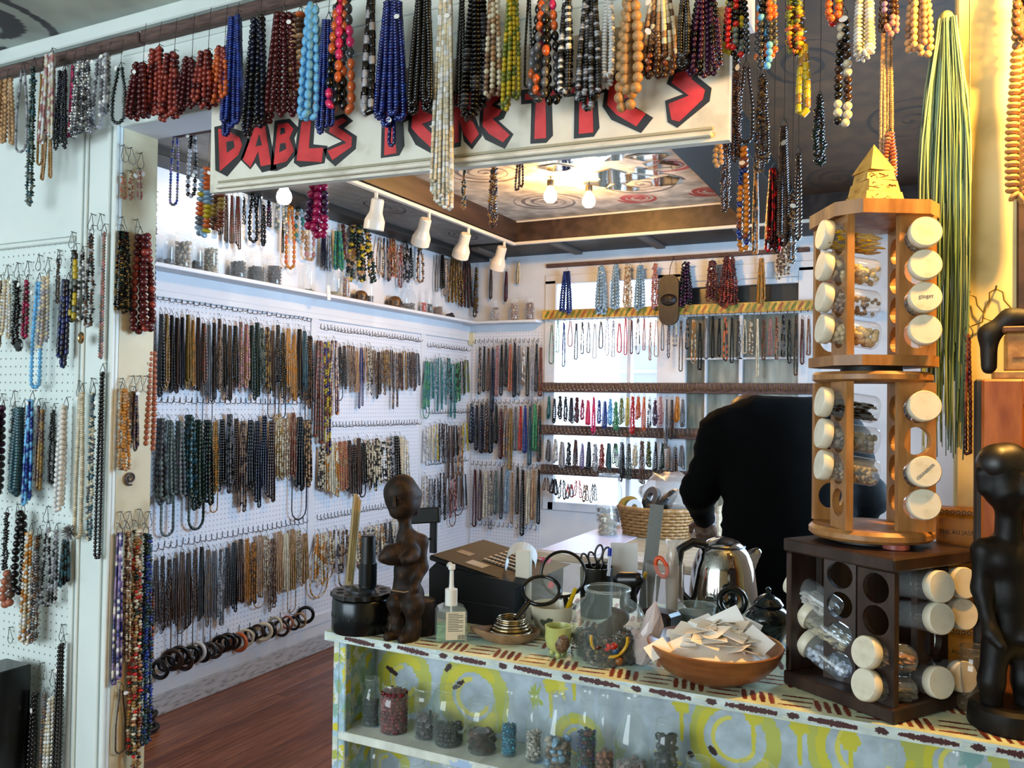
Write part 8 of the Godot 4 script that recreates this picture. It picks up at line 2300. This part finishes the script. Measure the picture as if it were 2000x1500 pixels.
# ---------------------------------------------------------------- carved figures and the person
func bones_at(list: Array, d: float, o: Vector3) -> Array:      # [x, y, off, radius, x, y, off, radius] in survey pixels, off = further back in metres
	var r := []
	for e in list:
		var a := deep(e[0], e[1], d + e[2])
		var b := deep(e[4], e[5], d + e[6])
		r.append([a - o, b - o, e[3] / ppm(a), e[7] / ppm(b)])
	return r
func figures() -> void:
	# seated carved woman
	var o := onY(800, 1250, CT)
	o += away(o) * 0.03
	var d := -(o - EYE).dot(cam.z)
	o.y = CT
	var s := thing("carved_figure", "seated dark carved wooden woman with oval head on the counter", "sculpture", o)
	var wd := tri(mt("carved_wood", Color.WHITE, 0.62, 0.0, 0.35), noisetex(0.025, [Color(0.035, 0.022, 0.015), Color(0.085, 0.052, 0.034), Color(0.14, 0.09, 0.053), Color(0.34, 0.22, 0.12)], 256, 256, 5, 201), Vector3(9, 5, 9), false)
	var b := MB.new()
	body(bones_at([
		[783, 962, 0.0, 34, 788, 982, 0.0, 29], [776, 985, -0.006, 22, 774, 1000, -0.012, 13], [806, 970, 0.012, 20, 813, 1002, 0.012, 5], [782, 950, 0.0, 18, 790, 945, 0.008, 16],
		[789, 1005, 0.004, 12, 794, 1046, 0.004, 13], [790, 1050, 0.0, 15, 822, 1058, 0.01, 14], [800, 1058, 0.004, 20, 796, 1110, 0.008, 24], [796, 1110, 0.008, 24, 792, 1152, 0.012, 26],
		[796, 1078, -0.012, 21, 764, 1084, -0.022, 19], [764, 1084, -0.022, 18, 748, 1090, -0.03, 9], [806, 1084, -0.028, 14, 790, 1094, -0.05, 9],
		[823, 1058, 0.008, 11, 826, 1108, 0.0, 9], [826, 1108, 0.0, 9, 808, 1150, -0.03, 8], [808, 1150, -0.03, 9, 800, 1158, -0.036, 8],
		[800, 1160, 0.012, 24, 772, 1178, -0.02, 15], [772, 1178, -0.02, 15, 776, 1212, -0.018, 11], [776, 1212, -0.018, 11, 778, 1232, -0.016, 11], [778, 1234, -0.018, 11, 758, 1244, -0.036, 10],
		[806, 1164, 0.004, 22, 808, 1184, -0.034, 19], [808, 1184, -0.034, 19, 808, 1222, -0.03, 12], [808, 1222, -0.03, 13, 806, 1238, -0.034, 13], [806, 1238, -0.034, 13, 788, 1248, -0.048, 12],
	], d, o), 0.0036, 0.012, b)
	put(b.mesh(), wd, "figure_body", s)
	b = MB.new()
	var c0 := deep(818, 1190, d + 0.03) - o
	b.add(lathe([Vector2(0, 0), Vector2(0.040, 0), Vector2(0.038, 0.05), Vector2(0.034, c0.y + 0.02), Vector2(0, c0.y + 0.025)], 20), T(c0.x, 0, c0.z))
	put(b.mesh(), wd, "stool", s)
	for e in [[768, 975, -0.030], [778, 973, -0.036]]:
		b = MB.new()
		b.add(sphere_t(8, 6), TB(deep(e[0], e[1], d + e[2]) - o, Vector3.ZERO, Vector3(0.006, 0.0025, 0.004)))
		put(b.mesh(), wd, "eye", s)
	b = MB.new()
	b.tube(PackedVector3Array([deep(770, 970, d - 0.036) - o, deep(769, 990, d - 0.042) - o]), 0.0035, 6)
	put(b.mesh(), wd, "nose", s)
	b = MB.new()
	b.tube(PackedVector3Array([deep(765, 1153, d - 0.03) - o, deep(790, 1157, d - 0.046) - o, deep(815, 1150, d - 0.03) - o]), 0.0015, 5)
	put(b.mesh(), mt("pale_cord", Color(0.46, 0.38, 0.28), 0.7), "waist_cord", s)
	# standing dark figure at the counter's end
	o = onY(1972, 1434, CT)
	o += away(o) * 0.035
	d = -(o - EYE).dot(cam.z)
	o.y = CT
	s = thing("carved_figure", "tall black carved wooden figure with cap, standing beside the tea tins", "sculpture", o)
	var bw := tri(mt("ebony_wood", Color.WHITE, 0.5, 0.0, 0.35), noisetex(0.03, [Color(0.02, 0.016, 0.014), Color(0.045, 0.035, 0.03), Color(0.065, 0.05, 0.042), Color(0.11, 0.085, 0.07)], 256, 256, 4, 203), Vector3(7, 4, 7), false)
	b = MB.new()
	body(bones_at([
		[1957, 915, 0.0, 40, 1962, 952, 0.0, 41], [1970, 966, -0.01, 33, 1980, 982, -0.014, 22], [2000, 934, -0.03, 6, 2008, 952, -0.038, 8], [2000, 968, -0.034, 7, 2006, 969, -0.036, 6], [1917, 925, 0.0, 13, 1920, 954, 0.0, 11],
		[1972, 985, 0.0, 25, 1970, 1045, 0.0, 25], [1922, 1072, 0.004, 20, 2016, 1072, 0.004, 22], [1950, 1090, 0.0, 36, 1994, 1090, 0.0, 36], [1968, 1100, 0.0, 40, 1970, 1160, 0.0, 36], [1970, 1160, 0.0, 36, 1972, 1240, 0.0, 38],
		[1918, 1076, 0.0, 19, 1916, 1150, 0.0, 16], [1916, 1150, 0, 16, 1936, 1238, -0.03, 14], [1936, 1238, -0.03, 14, 1956, 1262, -0.045, 11], [2020, 1076, 0.0, 19, 2026, 1160, 0.0, 16], [2026, 1160, 0, 16, 2006, 1250, -0.03, 12],
		[1948, 1245, 0.0, 28, 1936, 1330, -0.005, 22], [1936, 1330, -0.005, 22, 1938, 1395, 0.0, 18], [1996, 1245, 0.0, 28, 2002, 1330, -0.005, 22], [2002, 1330, -0.005, 22, 2002, 1395, 0.0, 18],
	], d, o), 0.0045, 0.012, b)
	put(b.mesh(), bw, "figure_body", s)
	b = MB.new()
	body(bones_at([[1950, 906, 0.0, 40, 1968, 904, 0.0, 40]], d, o), 0.0045, 0.012, b)
	put(b.mesh(), mt("cap_wood", Color(0.075, 0.06, 0.052), 0.4), "cap", s)
	put(lmesh([Vector2(0, 0), Vector2(0.056, 0), Vector2(0.058, 0.004), Vector2(0.056, 0.030), Vector2(0.05, 0.036), Vector2(0, 0.036)], 28), bw, "base", s)
	person()

func person() -> void:
	var p := deep(1522, 1000, 2.75)
	var t := thing("person", "person in black long-sleeved shirt and dark jeans bending over the work table", "person", Vector3(p.x, 0, p.z), yaw_to(p))
	var skin := mt("skin", Color(0.30, 0.185, 0.12), 0.45)
	var shirt := mt("black_shirt", Color(0.011, 0.011, 0.012), 0.9, 0.0, 0.2)
	var jeans := mt("dark_jeans", Color(0.022, 0.027, 0.043), 0.9, 0.0, 0.25)
	var V := func_v()
	var b := MB.new()
	# bare body: head, neck, hands, feet and the trunk inside the clothes
	body([
		[V[0], V[1], 0.085, 0.080], [V[1], V[2], 0.058, 0.062], [V[2], V[3], 0.07, 0.085], [V[3], V[4], 0.085, 0.085], [V[4], V[5], 0.085, 0.085],
		[V[6], V[7], 0.052, 0.040], [V[7], V[8], 0.040, 0.027], [V[9], V[10], 0.052, 0.040], [V[10], V[11], 0.040, 0.027],
		[V[12], V[13], 0.075, 0.055], [V[13], V[14], 0.055, 0.040], [V[15], V[16], 0.075, 0.055], [V[16], V[17], 0.055, 0.040],
		[V[14] + Vector3(0, 0.0, 0.03), V[14] + Vector3(0, -0.03, -0.17), 0.042, 0.035], [V[17] + Vector3(0, 0.0, 0.03), V[17] + Vector3(0, -0.03, -0.17), 0.042, 0.035],
	], 0.012, 0.035, b)
	hand(b, V[8], (V[8] - V[7]).normalized(), 1.0)
	hand(b, V[11], (V[11] - V[10]).normalized(), -1.0)
	# face: brow, nose, mouth, ears on the bowed head
	var up: Vector3 = (V[0] - V[1]).normalized()
	var fw := Vector3(0, -0.55, -0.83)
	var hc: Vector3 = V[0]
	for e in [[0.0, -0.01, 0.09, 0.014, 0.026], [0.03, 0.015, 0.075, 0.012, 0.010], [-0.03, 0.015, 0.075, 0.012, 0.010], [0.0, -0.05, 0.078, 0.022, 0.008]]:
		b.add(sphere_t(8, 6), TB(hc + Vector3(e[0], 0, 0) + up * e[1] + fw * e[2], Vector3.ZERO, Vector3(e[3], e[4], e[4])))
	for sx in [-1.0, 1.0]: b.add(sphere_t(8, 6), TB(hc + Vector3(sx * 0.088, -0.01, 0), Vector3.ZERO, Vector3(0.012, 0.03, 0.02)))
	put(b.mesh(), skin, "body", t)
	b = MB.new()
	body([
		[Vector3(-0.15, 1.392, -0.03), Vector3(0.15, 1.392, -0.03), 0.108, 0.108], [Vector3(-0.06, 1.425, -0.05), Vector3(0.08, 1.425, -0.05), 0.105, 0.105], [V[2] + Vector3(0, -0.02, 0), V[3], 0.11, 0.135],
		[Vector3(-0.07, 1.33, -0.02), Vector3(-0.055, 1.05, 0.0), 0.115, 0.115], [Vector3(0.11, 1.33, -0.02), Vector3(0.105, 1.05, 0.0), 0.12, 0.125], [Vector3(-0.055, 1.05, 0.0), Vector3(-0.04, 0.86, 0.01), 0.118, 0.128], [Vector3(0.105, 1.05, 0.0), Vector3(0.10, 0.86, 0.01), 0.125, 0.135],
		[Vector3(0.03, 1.36, -0.02), Vector3(0.03, 0.86, 0.01), 0.13, 0.14],
		[V[6], V[7], 0.068, 0.054], [V[7], V[8] - (V[8] - V[7]).normalized() * 0.02, 0.054, 0.040], [V[9], V[10], 0.068, 0.054], [V[10], V[11] - (V[11] - V[10]).normalized() * 0.02, 0.054, 0.040],
	], 0.012, 0.04, b)
	var nz := noise(9.0, 3, 7)
	for k in b.v.size(): b.v[k] += b.n[k] * nz.get_noise_3dv(b.v[k] * Vector3(1, 2.0, 1)) * 0.012
	put(b.mesh(), shirt, "shirt", t)
	b = MB.new()
	body([
		[Vector3(-0.05, 0.86, 0.01), Vector3(0.10, 0.86, 0.01), 0.128, 0.134], [V[12], V[13], 0.105, 0.075], [V[13], V[14] + Vector3(0, 0.03, 0), 0.075, 0.062], [V[15], V[16], 0.105, 0.075], [V[16], V[17] + Vector3(0, 0.03, 0), 0.075, 0.062],
	], 0.012, 0.03, b)
	put(b.mesh(), jeans, "jeans", t)
	for k in [14, 17]:
		b = MB.new()
		body([[V[k] + Vector3(0, -0.018, 0.04), V[k] + Vector3(0, -0.028, -0.17), 0.05, 0.044]], 0.008, 0.01, b)
		for j in b.v.size(): b.v[j].y = maxf(b.v[j].y, 0.002)
		put(b.mesh(), mt("black_shoe", Color(0.02, 0.02, 0.02), 0.4), "shoe", t)
func func_v() -> Array:
	# local: x towards the racks, y up, z towards the aisle (the person's back)
	return [
		Vector3(-0.10, 1.455, -0.20), Vector3(-0.07, 1.42, -0.13), Vector3(-0.01, 1.40, -0.06), Vector3(0.005, 1.30, -0.02), Vector3(0.01, 1.12, 0.0), Vector3(0.01, 0.94, 0.01),
		Vector3(-0.195, 1.385, -0.03), Vector3(-0.262, 1.20, -0.05), Vector3(-0.255, 1.085, -0.20), Vector3(0.205, 1.385, -0.03), Vector3(0.27, 1.20, -0.05), Vector3(0.22, 1.06, -0.25),
		Vector3(-0.08, 0.88, 0.01), Vector3(-0.09, 0.48, -0.02), Vector3(-0.09, 0.075, 0.02), Vector3(0.10, 0.88, 0.01), Vector3(0.11, 0.48, -0.02), Vector3(0.11, 0.075, 0.02),
	]
func hand(b: MB, w: Vector3, dir: Vector3, side: float) -> void:
	# palm and five fingers, slightly curled, thumb off the side of the palm
	var f := (dir + Vector3(0, -0.4, -0.5)).normalized()
	var across := f.cross(Vector3.UP).normalized() * side
	var dn := Vector3.DOWN
	var palm := w + f * 0.075
	var bones := [[w, w + f * 0.05, 0.024, 0.026], [w + f * 0.03 - across * 0.018, palm - across * 0.024, 0.017, 0.014], [w + f * 0.03 + across * 0.018, palm + across * 0.026, 0.017, 0.014], [w + f * 0.03, palm, 0.018, 0.015]]
	var lens := [0.062, 0.072, 0.068, 0.052]
	for k in 4:
		var r0 := palm + across * (-0.030 + k * 0.020)
		var l: float = lens[k]
		var m1 := r0 + (f + dn * 0.25).normalized() * l * 0.45
		var m2 := m1 + (f + dn * 0.7).normalized() * l * 0.32
		var m3 := m2 + (f * 0.6 + dn).normalized() * l * 0.25
		bones += [[r0, m1, 0.0095, 0.009], [m1, m2, 0.009, 0.0082], [m2, m3, 0.0082, 0.007]]
	var t0 := w + f * 0.025 - across * 0.026
	var t1 := t0 + (f - across * 0.9).normalized() * 0.035
	bones += [[t0, t1, 0.013, 0.010], [t1, t1 + (f - across * 0.2 + dn * 0.3).normalized() * 0.03, 0.010, 0.008]]
	body(bones, 0.004, 0.006, b)
